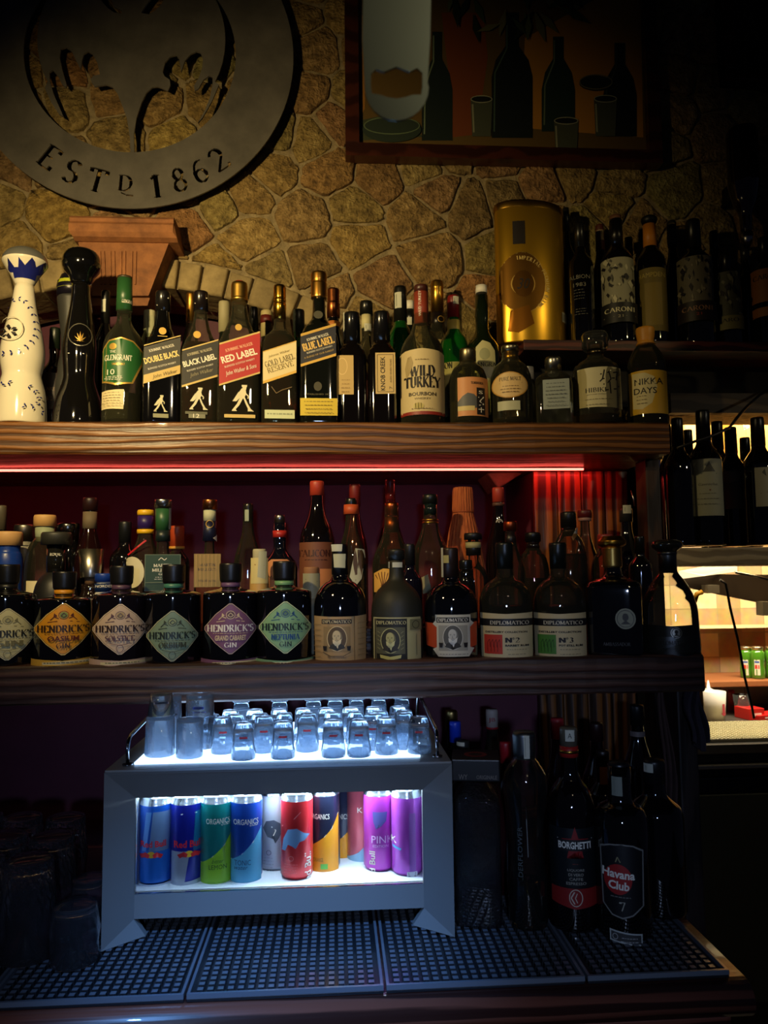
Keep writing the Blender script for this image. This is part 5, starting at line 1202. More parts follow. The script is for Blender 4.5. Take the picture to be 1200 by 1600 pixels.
# ---------------------------------------------------------------- right shelf
RG = 'bottles on the dark upper right shelf'
X, base, H, R = fit(831, 333, 112, 1.885, ZR)
t = thing('gift_tin', 'large oval golden tin with ringed 30 emblem and glossy highlight', 'tin', (X - .004, 1.868, ZR), math.radians(10), RG)
GT = mat((206, 158, 40), .3, .8, 0, 'metal'); GT2 = metal((150, 100, 34), .4)
def oval(a, b, z): return [(a * math.cos(2 * math.pi * i / 64), b * math.sin(2 * math.pi * i / 64), z) for i in range(64)]
mb = MB(); k = mb.mi(GT); rings = []
a_, b_ = R * 1.0, R * .55
for sc_, z in ((.985, 0), (1, .003), (1, H * .985), (.985, H)):
    n0 = len(mb.v); mb.v += oval(a_ * sc_, b_ * sc_, z); rings.append(n0)
for p, q in zip(rings, rings[1:]):
    for i in range(64): mb.face([p + i, p + (i + 1) % 64, q + (i + 1) % 64, q + i], k, True)
mb.face([rings[0] + i for i in range(64)][::-1], k); mb.face([rings[-1] + i for i in range(64)], k)
mb.build('tin_body', t, fix=False)
mb = MB(); k = mb.mi(metal((196, 150, 60), .3)); rings = []
for sc_, z in ((1.012, H * .955), (1.018, H * .96), (1.018, H * .995), (1.0, H * 1.005)):
    n0 = len(mb.v); mb.v += oval(a_ * sc_, b_ * sc_, z); rings.append(n0)
for p, q in zip(rings, rings[1:]):
    for i in range(64): mb.face([p + i, p + (i + 1) % 64, q + (i + 1) % 64, q + i], k, True)
mb.face([rings[-1] + i for i in range(64)], k); mb.build('lid', t, fix=False)
class OvalWrap:
    curved = True
    def __init__(s, cx, base, sc): s.cx, s.base, s.s = cx, base, sc
    def __call__(s, x, y, lay):
        u = (x - s.cx) * s.s; th = math.asin(max(-.97, min(.97, u / a_))); o = .0005 + lay * .00015
        return ((a_ + o) * math.sin(th), -(b_ + o) * math.cos(th), (s.base - y) * s.s)
ow = OvalWrap(831, base, H / (base - 333))
el = [('rect', mat((26, 18, 14), .5), 795, 365, 812, 400), ('ell', metal((120, 84, 34), .45), 808, 458, 34, 46), ('ring', metal((210, 170, 90), .35), 808, 458, 34, 46, 1.2), ('ring', GOLDP, 808, 460, 17, 18, 1.6), ('ell', metal((110, 74, 30), .4), 808, 460, 15, 20), ('txt', INK, '30', 808, 460, 16, 18, 0, {'shear': .35}),
      ('arctxt', mat((220, 190, 110)), 'IMPERIAL PREMIUM BLEND', 804, 462, 41, 5.5, 95, -50, 'ser'), ('poly', metal((140, 90, 30), .4), [(790, 500), (815, 492), (822, 520), (800, 533), (786, 530)]), ('rect', mat((190, 185, 160), .5), 870, 496, 882, 511)]
el += [('line', mat((110, 110, 100)), [(871 + i * 1.4, 498), (871 + i * 1.4, 509)], .6) for i in range(8)]
art_bm(el, ow).build('printed_emblem', t, fix=False)
YR1, YR2 = 1.848, 1.922
DK = gloss((10, 9, 8), .05)
WP = mat((150, 146, 120), .6)
def lab_mottle(x0, y0, x1, y1, base, seed, cols):
    r = random.Random(seed); o = [('rect', base, x0, y0, x1, y1)]
    for i in range(34):
        cx, cy = r.uniform(x0 + 3, x1 - 3), r.uniform(y0 + 3, y1 - 3); w, h = r.uniform(1, 4), r.uniform(2, 8)
        o.append(('poly', r.choice(cols), [(max(x0, cx - w), cy - h * .3), (cx, max(y0, cy - h)), (min(x1, cx + w), cy), (cx + w * .3, min(y1, cy + h))]))
    return o
bottle('rum_bottle', 'black bottle with faint grey lettering next to the gold tin', 911, 350, 40, YR1, ZR, 'rum', DK, [('capsule', [(.42, .80), (.40, .99), (.36, 1.0)], CAPB)], None,
  [('front_label', [('txt', mat((110, 108, 92)), 'ALBION', 909, 440, 6, 30), ('txt', mat((110, 108, 92)), '1983', 909, 452, 6, 18)] + fine(mat((90, 88, 76)), 908, 460, 474, 18, 4, .8) + fine(mat((80, 78, 66)), 910, 490, 498, 18, 3, .8))], RG, 24)
bottle('rum_bottle', 'dark bottle with short black cap just behind the gold tin', 891, 326, 26, YR2 + .004, ZR, 'rum', DK, [('cap', [(.42, .84), (.42, .98), (.38, 1.0)], mat((30, 30, 30), .25))], None, (), RG, 20)
bottle('rum_bottle', 'bottle with reddish papered neck behind the pale illustrated label', 944, 352, 34, YR2, ZR, 'tall', DK, [('capsule', [(.42, .80), (.38, .99), (.34, 1.0)], mat((80, 34, 18), .5))], None, [('neck_label', ribbon(944, 362, 378, 10, mat((170, 150, 110))), .43)], RG, 20)
bottle('rum_bottle', 'black bottle with pale illustrated CARONI label, the brighter of the two', 969, 338, 50, YR1, ZR, 'rum', DK, [('capsule', [(.42, .77), (.40, .96)], mat((16, 15, 14), .3)), ('cork', [(.36, .962), (.36, 1.0)], mat((110, 70, 44), .7))], None,
  [('front_label', lab_mottle(945, 412, 993, 486, mat((146, 142, 116), .6), 4, (INK, mat((70, 68, 58)), mat((190, 184, 150)))) + [('rect', mat((20, 19, 17), .5), 945, 482, 993, 512), ('ser', mat((206, 198, 160)), 'CARONI', 970, 493, 6.5, 38), ('txt', mat((170, 160, 130)), '21', 971, 503, 4, 7), ('line', mat((150, 144, 120)), [(950, 503), (963, 503)], .7), ('line', mat((150, 144, 120)), [(978, 503), (990, 503)], .7)])], RG, 28)
bottle('rum_bottle', 'dark short-necked bottle in the gap left of the olive label', 989, 372, 30, YR2, ZR, 'rum', DK, [('cap', [(.42, .84), (.4, 1.0)], CAPB)], None, (), RG, 20)
bottle('rum_bottle', 'bottle with orange capsule, black flared cap and dull olive label', 1022, 340, 46, YR1, ZR, 'rum', DK, [('capsule', [(.44, .765), (.42, .94)], mat((206, 128, 34), .45)), ('cap', [(.42, .941), (.54, .97), (.54, .99), (.46, 1.0)], mat((14, 13, 13), .4))], None,
  [('front_label', [('rect', mat((108, 92, 34), .6), 1001, 427, 1043, 524), ('rect', mat((126, 106, 40), .6), 1012, 450, 1036, 515), ('txt', mat((170, 150, 70)), 'HAMPDEN', 1022, 438, 7, 38)])], RG, 28)
bottle('rum_bottle', 'bottle with clear glass stopper between the olive label and second mottled label', 1058, 346, 32, YR2, ZR, 'tall', DK, [('stopper', [(.42, .80), (.46, .86), (.46, .985), (.40, 1.0)], thinglass((200, 200, 185), .4, .05))], None, [('neck_label', ribbon(1058, 362, 382, 14, mat((90, 88, 60))), .48)], RG, 20)
bottle('rum_bottle', 'black bottle with dim mottled CARONI label, the darker of the two', 1091, 345, 54, YR1, ZR, 'rum', DK, [('capsule', [(.42, .77), (.40, .99), (.36, 1.0)], mat((16, 15, 14), .3))], None,
  [('front_label', lab_mottle(1066, 410, 1116, 482, mat((104, 98, 78), .6), 9, (INK, mat((50, 48, 42)), mat((140, 132, 104)))) + [('rect', mat((34, 24, 20), .5), 1066, 480, 1116, 510), ('ser', mat((150, 110, 80)), 'CARONI', 1092, 491, 6.5, 38), ('txt', mat((150, 60, 40)), '21', 1094, 500, 4, 7)])], RG, 28)
bottle('rum_bottle', 'slim dark bottle standing behind and left of the small cream-footed label', 1124, 362, 30, YR2, ZR, 'tall', DK, [('capsule', [(.42, .82), (.4, 1.0)], CAPB)], None, [('tax_strip', ribbon(1117, 368, 400, 3), .44)], RG, 20)
bottle('rum_bottle', 'short black bottle with cream-footed label reading CARO at the shelf right', 1141, 398, 40, YR1, ZR, 'rum', DK, [('capsule', [(.42, .78), (.4, .99), (.36, 1.0)], CAPB)], None,
  [('front_label', lab_mottle(1122, 431, 1159, 500, mat((66, 66, 48), .6), 12, (INK, mat((110, 108, 84)))) + [('rect', mat((110, 104, 60), .6), 1122, 500, 1159, 521), ('ser', INK, 'CARO', 1140, 507, 5, 26)])], RG, 24)
bottle('rum_bottle', 'dark bottle with orange label cut by the right edge of the photo', 1202, 372, 44, YR1, ZR, 'rum', DK, [('capsule', [(.42, .77), (.40, .99), (.36, 1.0)], CAPB)], None,
  [('front_label', [('rect', mat((150, 92, 34), .6), 1182, 427, 1222, 478), ('rect', mat((150, 92, 34), .6), 1182, 486, 1222, 500), ('ser', INK, 'CARONI', 1203, 440, 7, 36)])], RG, 24)
bottle('rum_bottle', 'dark bottle without visible label near the right end of the shelf', 1172, 380, 32, YR2, ZR, 'rum', DK, [('cap', [(.42, .84), (.4, 1.0)], mat((40, 40, 36), .3))], None, (), RG, 20)
# bottle hanging upside down in its wall dispenser, in the dark at the right
p = P(1163, 300, 1.87); hb = thing('hanging_bottle', 'dark bottle hanging upside down on the wall at the upper right', 'bottle', (p.x, 1.87, p.z))
MB().lathe(rnd_prof([(0, .17), (.036, .17), (.04, .16), (.04, .02), (.03, -.03), (.016, -.06), (.014, -.11), (0, -.11)], .01), gloss((30, 10, 8), .06), 24).build('glass_body', hb, fix=False)
MB().lathe([(0, -.111), (.016, -.111), (.015, -.13), (.006, -.15), (0, -.15)], SILV, 16).build('pourer', hb, fix=False)
MB().bbox(-.012, .012, .041, WY - 1.87 + .004, .0, .05, metal((60, 60, 60), .4), .002).build('wall_bracket', hb)
# ---------------------------------------------------------------- lower shelf, front row
LG = 'bottles on the lower shelf'
YL = 1.468
def hendricks(px, top, cxl, cyl, hw, hh, cols, word, wfont, wcol, sub, subcol, strip, lbl, capband, ink=INK, half=42.5, tint=None, sy=6):
    c0, c1, edge = cols
    def dia(k, cut=.10):
        w, h = hw * k, hh * k
        pts = []
        for (ax, ay), (bx, by), (tx, ty) in (((-w, 0), (0, -h), None), ((0, -h), (w, 0), None), ((w, 0), (0, h), None), ((0, h), (-w, 0), None)) if False else (((-1, 0), (0, -1), (0, 0)), ((0, -1), (1, 0), (0, 0)), ((1, 0), (0, 1), (0, 0)), ((0, 1), (-1, 0), (0, 0))):
            for t_ in (.06, .35, .5, .65, .94):
                x, y = ax + (bx - ax) * t_, ay + (by - ay) * t_; b_ = 1 + .10 * (1 - abs(2 * t_ - 1))
                pts.append((cxl + x * w * b_, cyl + y * h * b_))
        return pts
    el = [('poly', mat(edge, .5), dia(1.0)), ('poly', mat((60, 50, 34), .5), dia(.965)), ('poly', mat(c0, .5), dia(.945))]
    ik = mat(ink, .5) if isinstance(ink, tuple) else ink; wm = mat(wcol, .5); sm_ = mat(subcol, .5)
    # engraved crest at the top of the diamond
    el += [('ring', sm_, cxl, cyl - hh * .52, hw * .17, hh * .16, .9), ('ell', mat(c1, .5), cxl, cyl - hh * .52, hw * .13, hh * .12)]
    for sg in (1, -1):
        el += [('line', sm_, [(cxl + sg * hw * .16, cyl - hh * .40), (cxl + sg * hw * .3, cyl - hh * .46), (cxl + sg * hw * .42, cyl - hh * .34)], 1.3), ('line', sm_, [(cxl + sg * hw * .2, cyl - hh * .3), (cxl + sg * hw * .5, cyl - hh * .26)], 1.1)]
        el += [('poly', sm_, [(cxl + sg * hw * .2, cyl - hh * .5), (cxl + sg * hw * .3, cyl - hh * .6), (cxl + sg * hw * .32, cyl - hh * .44)])]
    el += [('line', sm_, [(cxl - 4, cyl - hh * .5), (cxl, cyl - hh * .6), (cxl + 4, cyl - hh * .5), (cxl, cyl - hh * .44), (cxl - 4, cyl - hh * .5)], 1)]
    el += [('ser', wm, "HENDRICK'S", cxl, cyl - hh * .02, hh * .25, hw * 1.64, 0, {'thick': .22})]
    el += fine(sm_, cxl, cyl + hh * .17, cyl + hh * .17, hw * 1.4, 1, .8)
    if word: el.append((wfont, sm_ if wfont == 'ser' else mat(subcol, .5), word, cxl, cyl + hh * .34, hh * .2, hw * (.95 if len(word) < 9 else 1.05), 0, {'thick': .26} if wfont == 'ser' else {'bold': .03}))
    if sub: el.append(('ser', wm if sub == 'GIN' else sm_, sub, cxl, cyl + hh * .60, hh * .17, hw * .42))
    else: el += [('ring', sm_, cxl, cyl + hh * .72, 5, 6, .8), ('line', sm_, [(cxl - 14, cyl + hh * .52), (cxl, cyl + hh * .6), (cxl + 14, cyl + hh * .52)], .8)]
    if strip:
        el += [('poly', mat(strip, .5), [(cxl - hw * 1.0, 1025), (cxl, 1028), (cxl + hw * 1.0, 1025), (cxl + hw, 1035), (cxl - hw, 1036)]), ('poly', mat((214, 200, 150), .5), [(cxl - hw * .6, 1030), (cxl + hw * .9, 1028), (cxl + hw * .9, 1032), (cxl - hw * .6, 1034)])] + fine(INK, cxl + 4, 1031, 1031, hw * 1.3, 1, 1)
    return bottle('gin_bottle', lbl, px, top, half * 2, YL, ZL, 'hen', gloss(tint or (10, 10, 14), .06),
      [('neck_band', [(.35, .745), (.35, .80)], mat(capband, .4)), ('stopper', [(.36, .802), (.40, .82), (.42, .93), (.42, .985), (.40, 1.0)], mat((16, 16, 18), .35)), ('stopper_base', [(.34, .80), (.34, .805)], CAPB)], None,
      [('front_label', el)], LG, 40)
hendricks(8, 882, 10, 989, 43, 41, ((214, 206, 152), (190, 184, 130), (232, 224, 180)), 'GIN', 'ser', (40, 40, 34), None, (130, 124, 84), None, 'black gin bottle with cream diamond label cut by the left edge of the photo', (22, 22, 22))
hendricks(98, 893, 98, 981, 44, 41, ((222, 150, 30), (120, 150, 70), (236, 200, 110)), 'OASIUM', 'txt', (52, 30, 14), 'GIN', (96, 40, 16), (206, 160, 60), 'black gin bottle with orange diamond label reading OASIUM', (210, 140, 30))
hendricks(188, 884, 187, 981, 42, 40, ((204, 178, 150), (170, 150, 100), (226, 206, 180)), 'SOLSTICE', 'ser', (48, 30, 30), None, (96, 66, 76), (190, 160, 140), 'gin bottle with pinkish cream diamond label reading SOLSTICE', (84, 58, 80), tint=(16, 12, 18))
hendricks(270, 882, 269, 991, 40, 40, ((126, 148, 122), (150, 160, 110), (190, 190, 150)), 'ORBIUM', 'ser', (30, 40, 34), None, (60, 66, 48), None, 'black gin bottle with dull green diamond label and teal neck band', (62, 120, 104))
hendricks(360, 880, 360, 980, 41, 40, ((120, 76, 108), (90, 60, 60), (186, 160, 150)), 'GRAND CABARET', 'txt', (236, 226, 214), 'GIN', (214, 190, 150), (120, 80, 110), 'black gin bottle with mauve diamond label reading GRAND CABARET', (98, 70, 110))
hendricks(444, 877, 446, 978, 42, 41, ((136, 176, 128), (96, 130, 96), (206, 220, 170)), 'NEPTUNIA', 'ser', (20, 36, 34), 'GIN', (34, 74, 120), (120, 160, 120), 'black gin bottle with light green diamond label reading NEPTUNIA', (112, 160, 112))
KRAFT = mat((178, 144, 98), .65)
def portrait(cx, cy, k, c, d, ring=True):
    """small engraved bust of a bearded man in an oval"""
    a, b = mat(c, .6), mat(d, .6)
    o = [('ell', b, cx, cy, 15 * k, 19 * k), ('ring', a, cx, cy, 15 * k, 19 * k, 1.2)] if ring else []
    lt = mat(tuple(min(255, v + 26) for v in c), .6); md_ = mat(tuple(int(v * .62) for v in c), .6)
    o += [('poly', mat((52, 48, 42), .6), [(cx - 12 * k, cy + 14 * k), (cx - 9 * k, cy + 9 * k), (cx - 3 * k, cy + 7 * k), (cx + 4 * k, cy + 7 * k), (cx + 10 * k, cy + 10 * k), (cx + 12 * k, cy + 14 * k), (cx, cy + 18.5 * k)]), ('poly', lt, [(cx - 3 * k, cy + 7 * k), (cx + 3 * k, cy + 7 * k), (cx + 1 * k, cy + 15 * k)]),
          ('ell', md_, cx + .6 * k, cy - 3 * k, 7 * k, 9.2 * k), ('ell', a, cx - .6 * k, cy - 4 * k, 6 * k, 8.4 * k), ('ell', md_, cx + 6.6 * k, cy - 1 * k, 1.4 * k, 2.4 * k),
          ('poly', lt, [(cx - 6.5 * k, cy + 1 * k), (cx - 3 * k, cy + 2.4 * k), (cx, cy + 1.4 * k), (cx + 3 * k, cy + 2.4 * k), (cx + 6.8 * k, cy), (cx + 5.5 * k, cy + 7 * k), (cx + 1.5 * k, cy + 11 * k), (cx - 2.5 * k, cy + 10.5 * k), (cx - 5.8 * k, cy + 6.5 * k)]),
          ('line', md_, [(cx - 4.6 * k, cy - 4.6 * k), (cx - 2 * k, cy - 4.9 * k)], .7 * k), ('line', md_, [(cx + .8 * k, cy - 4.9 * k), (cx + 3.4 * k, cy - 4.6 * k)], .7 * k), ('line', md_, [(cx - 4 * k, cy - 3.4 * k), (cx - 2.4 * k, cy - 3.4 * k)], .7 * k), ('line', md_, [(cx + 1.2 * k, cy - 3.4 * k), (cx + 2.8 * k, cy - 3.4 * k)], .7 * k),
          ('line', md_, [(cx - .4 * k, cy - 3 * k), (cx - 1.3 * k, cy + .3 * k), (cx + .2 * k, cy + .6 * k)], .6 * k), ('line', md_, [(cx - 2.6 * k, cy + 2.6 * k), (cx, cy + 2 * k), (cx + 2.6 * k, cy + 2.6 * k)], .8 * k), ('line', md_, [(cx - 1.4 * k, cy + 4 * k), (cx + 1.4 * k, cy + 4 * k)], .6 * k)]
    return o
bottle('rum_bottle', 'round dark bottle with brown kraft portrait label and white seal on its neck', 532, 850, 82, YL, ZL, 'dip', gloss((9, 10, 16), .05),
  [('capsule', [(.32, .73), (.31, .985), (.28, 1.0)], mat((16, 16, 18), .4))], None,
  [('front_label', [('poly', KRAFT, [(491, 961), (515, 962), (551, 962), (573, 960), (571, 1029), (494, 1029)]), ('rect', INK, 504, 966, 549, 973), ('ser', mat((214, 196, 150)), 'DIPLOMATICO', 526.5, 969.5, 4.4, 42), ('line', mat((110, 84, 50)), [(553, 962), (553, 1029)], .8), ('rect', mat((150, 122, 80), .6), 507, 977, 547, 1015)] + portrait(527, 995, 1, (216, 190, 140), (90, 70, 46)) +
     [('poly', INK, [(507, 1006), (513, 1006), (512, 1013), (508, 1013)]), ('poly', INK, [(541, 1006), (547, 1006), (546, 1013), (542, 1013)]), ('line', mat((110, 84, 50)), [(507, 1015), (518, 1021), (536, 1021), (547, 1015)], 1.2), ('ser', mat((110, 84, 50)), 'MANTUANO', 527, 1022, 3.4, 26)] + [('line', mat((140, 108, 66)), [(494, 974 + 8 * i), (505, 974 + 8 * i)], .7) for i in range(7)] + [('line', mat((140, 108, 66)), [(556, 972 + 8 * i), (570, 971 + 8 * i)], .7) for i in range(7)]),
   ('neck_seal', [('poly', mat((190, 190, 160), .7), [(522, 866), (541, 866), (540, 888), (523, 887)]), ('poly', STAMP, [(519, 851), (536, 851), (535, 862), (520, 862)])], .34)], LG, 40)
bottle('rum_bottle', 'matte black round bottle with black and gold portrait label', 621, 858, 80, YL, ZL, 'dipm', mat((38, 38, 30), .55),
  [('stopper', [(.32, .90), (.34, .985), (.30, 1.0)], mat((28, 28, 24), .45))], None,
  [('front_label', [('rect', mat((186, 178, 128), .6), 585, 963, 657, 1028), ('rect', mat((30, 30, 26), .6), 587, 965, 636, 1027), ('ser', mat((206, 196, 140)), 'DIPLOMATICO', 612, 971, 5, 45), ('rect', mat((92, 90, 66), .6), 590, 978, 633, 1018)] + portrait(611, 998, 1, (190, 182, 120), (50, 48, 38)) + [('poly', mat((200, 190, 110)), [(596, 1019), (611, 1022), (627, 1019), (626, 1024), (611, 1027), (597, 1024)])] + [('line', mat((150, 146, 100)), [(593, 984 + i * 6), (597, 987 + i * 6)], .8) for i in range(5)] + [('line', mat((150, 146, 100)), [(630, 984 + i * 6), (626, 987 + i * 6)], .8) for i in range(5)] + [('rect', mat((120, 116, 80), .6), 639, 966, 655, 982), ('ring', INK, 647, 974, 5, 6, .8), ('line', mat((120, 116, 80)), [(648, 988), (648, 1020)], .8)]),
   ('neck_seal', [('rect', STAMP, 604, 878, 611, 888), ('rect', STAMP, 615, 879, 630, 887)], .32)], LG, 40)
bottle('rum_bottle', 'round dark bottle with white portrait label over orange side wings', 706, 856, 82, YL, ZL, 'dip', gloss((9, 10, 16), .05),
  [('capsule', [(.32, .73), (.31, .985), (.28, 1.0)], mat((40, 26, 20), .4))], None,
  [('front_label', [('poly', mat((190, 70, 34), .55), [(666, 971), (684, 972), (684, 1010), (668, 1006)]), ('poly', mat((190, 70, 34), .55), [(730, 972), (745, 970), (744, 1006), (730, 1010)]), ('poly', mat((206, 200, 180), .6), [(682, 959), (735, 959), (735, 968), (740, 972), (734, 978), (734, 1008), (740, 1010), (732, 1022), (686, 1022), (678, 1011), (684, 1008), (684, 978), (678, 973), (682, 968)]),
     ('rect', mat((40, 40, 40), .6), 684, 963, 733, 971), ('ser', WHT, 'DIPLOMATICO', 708, 967, 5, 45), ('rect', mat((160, 156, 142), .6), 687, 975, 730, 1013)] + portrait(708, 993, 1, (206, 202, 190), (90, 88, 82)) + [('poly', INK, [(688, 1001), (694, 1001), (693, 1008), (689, 1008)]), ('poly', INK, [(723, 1001), (729, 1001), (728, 1008), (724, 1008)])] + fine(mat((120, 116, 110)), 709, 1018, 1018, 40, 1)),
   ('tax_strip', ribbon(692, 856, 902, 7) + [('rect', mat((170, 160, 100)), 696, 868, 704, 880)], .34)], LG, 40)
def collection(px, top, w, sq, num, sub, lbl, tint):
    x0, x1 = px - 39, px + 40
    cc = mat((206, 190, 146), .6)
    return bottle('rum_bottle', lbl, px, top, w, YL, ZL, 'dip', ('clear', (215, 210, 200)),
      [('stopper', [(.31, .765), (.33, .93), (.34, .985), (.31, 1.0)], mat((18, 22, 20), .3))], (tint, .44, 120),
      [('front_label', [('poly', cc, [(x0, 956), (px, 958), (x1, 956), (x1 - 1, 1025), (px, 1026), (x0 + 1, 1025)]), ('rect', mat((20, 20, 24), .5), x0, 965, x1, 976), ('ser', mat((214, 206, 180)), 'DIPLOMATICO', px + 5, 971, 5.4, 58), ('txt', INK, 'DISTILLERY COLLECTION', px, 985, 3, 62, 0, {'bold': .04}), ('rect', mat(sq, .55), px - 33, 989, px - 6, 1018)] +
        [('line', mat(tuple(int(v * .55) for v in sq)), [(px - 28 + i * 5, 1015), (px - 28 + i * 5, 1001), (px - 25 + i * 5, 996), (px - 24 + i * 5, 1008)], .8) for i in range(4)] +
        [('ser', INK, 'N' + num[0], px + 3, 997, 7, 10, 0, {'thick': .26}), ('ser', INK, num[1:], px + 16, 997, 7, 6, 0, {'thick': .26}), ('ring', INK, px + 10, 994.5, 1.4, 1.6, .7), ('txt', INK, sub, px + 15, 1005, 3, 34, 0, {'bold': .04})] + fine(mat((120, 110, 84)), px + 14, 1011, 1018, 32, 2, .8))], LG, 40)
collection(792, 848, 82, (190, 54, 40), ' 2', 'BARBET RUM', 'clear rum bottle with cream label marked No 2 and a red square', (60, 30, 16))
collection(876, 848, 81, (74, 132, 54), ' 3', 'POT STILL RUM', 'clear rum bottle with cream label marked No 3 and a green square', (50, 26, 14))
def medal(cx, cy, r, m, d): return [('ell', m, cx, cy, r, r * 1.05), ('ring', d, cx, cy, r * .84, r * .88, 1), ('ell', d, cx, cy - r * .15, r * .3, r * .38), ('poly', d, [(cx - r * .5, cy + r * .55), (cx, cy + r * .15), (cx + r * .5, cy + r * .55)])]
bottle('rum_bottle', 'black square decanter bottle with round medal and gold flared stopper', 962, 838, 82, YL, ZL, 'amb', gloss((10, 11, 16), .06),
  [('stopper', [(.34, .90), (.52, .925), (.54, .96), (.42, .985), (.38, 1.0)], metal((190, 140, 50), .3)), ('neck_band', [(.34, .73), (.36, .745), (.35, .885), (.36, .90)], metal((190, 156, 84), .35))], None,
  [('front_label', medal(978, 965, 15, metal((90, 86, 70), .4), mat((50, 48, 40), .5)) + [('ser', mat((48, 46, 44)), 'AMBASSADOR', 964, 1003, 5, 40)], 1.0, False)], LG, 40)
bottle('rum_bottle', 'clear flared decanter bottle with silver neck, wide stopper and dark band at its foot', 1049, 843, 88, YL, ZL, 'van', ('clear', (225, 225, 215)),
  [('stopper', [(.28, .865), (.34, .895), (.50, .925), (.55, .955), (.5, .98), (.3, 1.0)], gloss((44, 46, 40), .15)), ('neck_band', [(.31, .70), (.31, .86), (.33, .87), (.33, .885), (.30, .89)], metal((120, 122, 120), .35))], None,
  [('front_label', [('poly', mat((22, 22, 24), .4), [(1006, 974), (1051, 976), (1092, 974), (1095, 1021), (1004, 1021)]), ('poly', metal((96, 98, 100), .4), [(1016, 993), (1088, 991), (1092, 1018), (1016, 1018)]), ('ser', INK, 'DIPLOMATICO', 1050, 1001, 6, 46)] + fine(INK, 1052, 1010, 1010, 40, 1) + medal(1057, 986, 8, metal((150, 148, 140), .4), INK), 'fit')], LG, 40)
# ---------------------------------------------------------------- lower shelf, back rows
M1, M2, M3 = 1.577, 1.675, 1.775
def simple(name, lbl, px, top, w, Y, kind, g, capm, cr=.42, c0=.80, extra=(), arts=(), seg=22, liq=None, zb=None):
    return bottle(name, lbl, px, top, w, Y, zb if zb is not None else (ZL if Y < 1.585 else ZLR), kind, g, [('cap', [(cr, c0), (cr, .985), (cr * .92, 1.0)], capm)] + list(extra), liq, arts, LG if zb is None else None, seg)
CL = ('clear', (222, 214, 205)); WOODC = mat((204, 160, 100), .55)
simple('liquor_bottle', 'dim bottle with pale neck at the left edge of the back row', -4, 790, 40, M3, 'tall', BLK, mat((90, 84, 70), .5))
simple('gin_bottle', 'bottle with wide peach lid and blue body at the left edge', 8, 831, 46, M2, 'jar', mat((24, 60, 150), .3), mat((216, 170, 116), .5), .94, .86)
simple('gin_bottle', 'bottle with silver lid and white collar beside the peach lid', 34, 820, 34, M3, 'jar', mat((150, 146, 130), .4), metal((150, 146, 134), .35), .9, .84, [('collar', [(.86, .74), (.86, .80)], mat((60, 60, 60), .4))])
simple('gin_bottle', 'round bottle with broad wooden stopper and green-white neck paper', 66, 805, 58, M2, 'flask', CL, WOODC, .58, .90, [('neck_paper', [(.46, .77), (.50, .90)], mat((150, 160, 130), .6))], [('front_label', [('rect', CREAM, 42, 908, 90, 960), ('ring', INK, 62, 926, 8, 8, 1)])])
simple('gin_bottle', 'black round-bodied bottle with flat matte stopper and small ROYAL neck lettering', 84, 832, 66, M1, 'dip', mat((30, 30, 30), .45), mat((46, 46, 42), .5), .70, .90, [('neck_glass', [(.42, .66), (.44, .90)], gloss((24, 24, 22)))], [('neck_label', [('ser', WHT, 'ROYAL', 83, 867, 4, 16)], .46)])
simple('liquor_bottle', 'bottle with shiny faceted metal cap behind the flat matte stopper', 103, 818, 40, M3, 'jar', BLK, metal((120, 120, 112), .2), .9, .84)
simple('whiskey_bottle', 'tall dark bottle with paper-sealed neck behind the steel cup', 137, 778, 46, M3, 'tall', gloss((30, 12, 12)), mat((40, 20, 20), .4), .5, .90, [('paper_seal', [(.48, .76), (.46, .89)], mat((110, 96, 74), .7))])
simple('small_bottle', 'small bottle with blue lid and blue-white band between two diamond-label bottles', 160, 896, 28, M1, 'jar', mat((216, 212, 196), .45), mat((24, 60, 150), .4), .98, .90, [('neck_band', [(.99, .78), (.99, .88)], mat((18, 40, 84), .4))], [('front_label', [('txt', WHT, 'NORDES', 160, 916, 4, 24)], 1.01)])
# steel measuring cup turned over a bottle
X, base, H, R = fit(139, 905, 24, M1 + .02, ZL)
t = bottle('liquor_bottle', 'stubby bottle under the brushed steel cup', 139, 900, 34, 1.59, ZL, 'jar', gloss((30, 20, 16)), [('cork', [(.5, .9), (.5, 1.0)], mat((120, 90, 60), .7))], None, (), LG, 20)
X, base, H, R = fit(139, 858, 38, 1.59, ZL); zc = P(139, 903, 1.59).z
tag(MB().lathe([(0, .0), (R * .78, 0), (R * .80, .002), (R, H + ZL - zc), (R * .97, H + ZL - zc), (R * .78, .004), (0, .004)], metal((178, 172, 156), .3), 28).build('steel_cup', loc=(X, 1.59, zc), fix=False), 'brushed steel measuring cup standing on a stubby bottle', 'cup')
simple('liquor_bottle', 'black bottle with black capsule left of the yellow cap', 193, 815, 46, M3, 'rum', BLK, mat((20, 22, 24), .4), .42, .80)
simple('liqueur_bottle', 'bottle with yellow cap over purple neck and yellow ring', 225, 797, 56, M2, 'tall', CL, mat((226, 176, 30), .4), .46, .955, [('neck_wrap', [(.44, .84), (.44, .95)], mat((46, 28, 90), .4)), ('collar', [(.46, .80), (.46, .835)], mat((226, 176, 30), .4))], [('front_label', [('ell', mat((206, 200, 170)), 206, 895, 18, 24), ('line', mat((190, 30, 40)), [(200, 868), (214, 856), (226, 846)], 2.5)])])
GM = mat((34, 62, 40), .5)
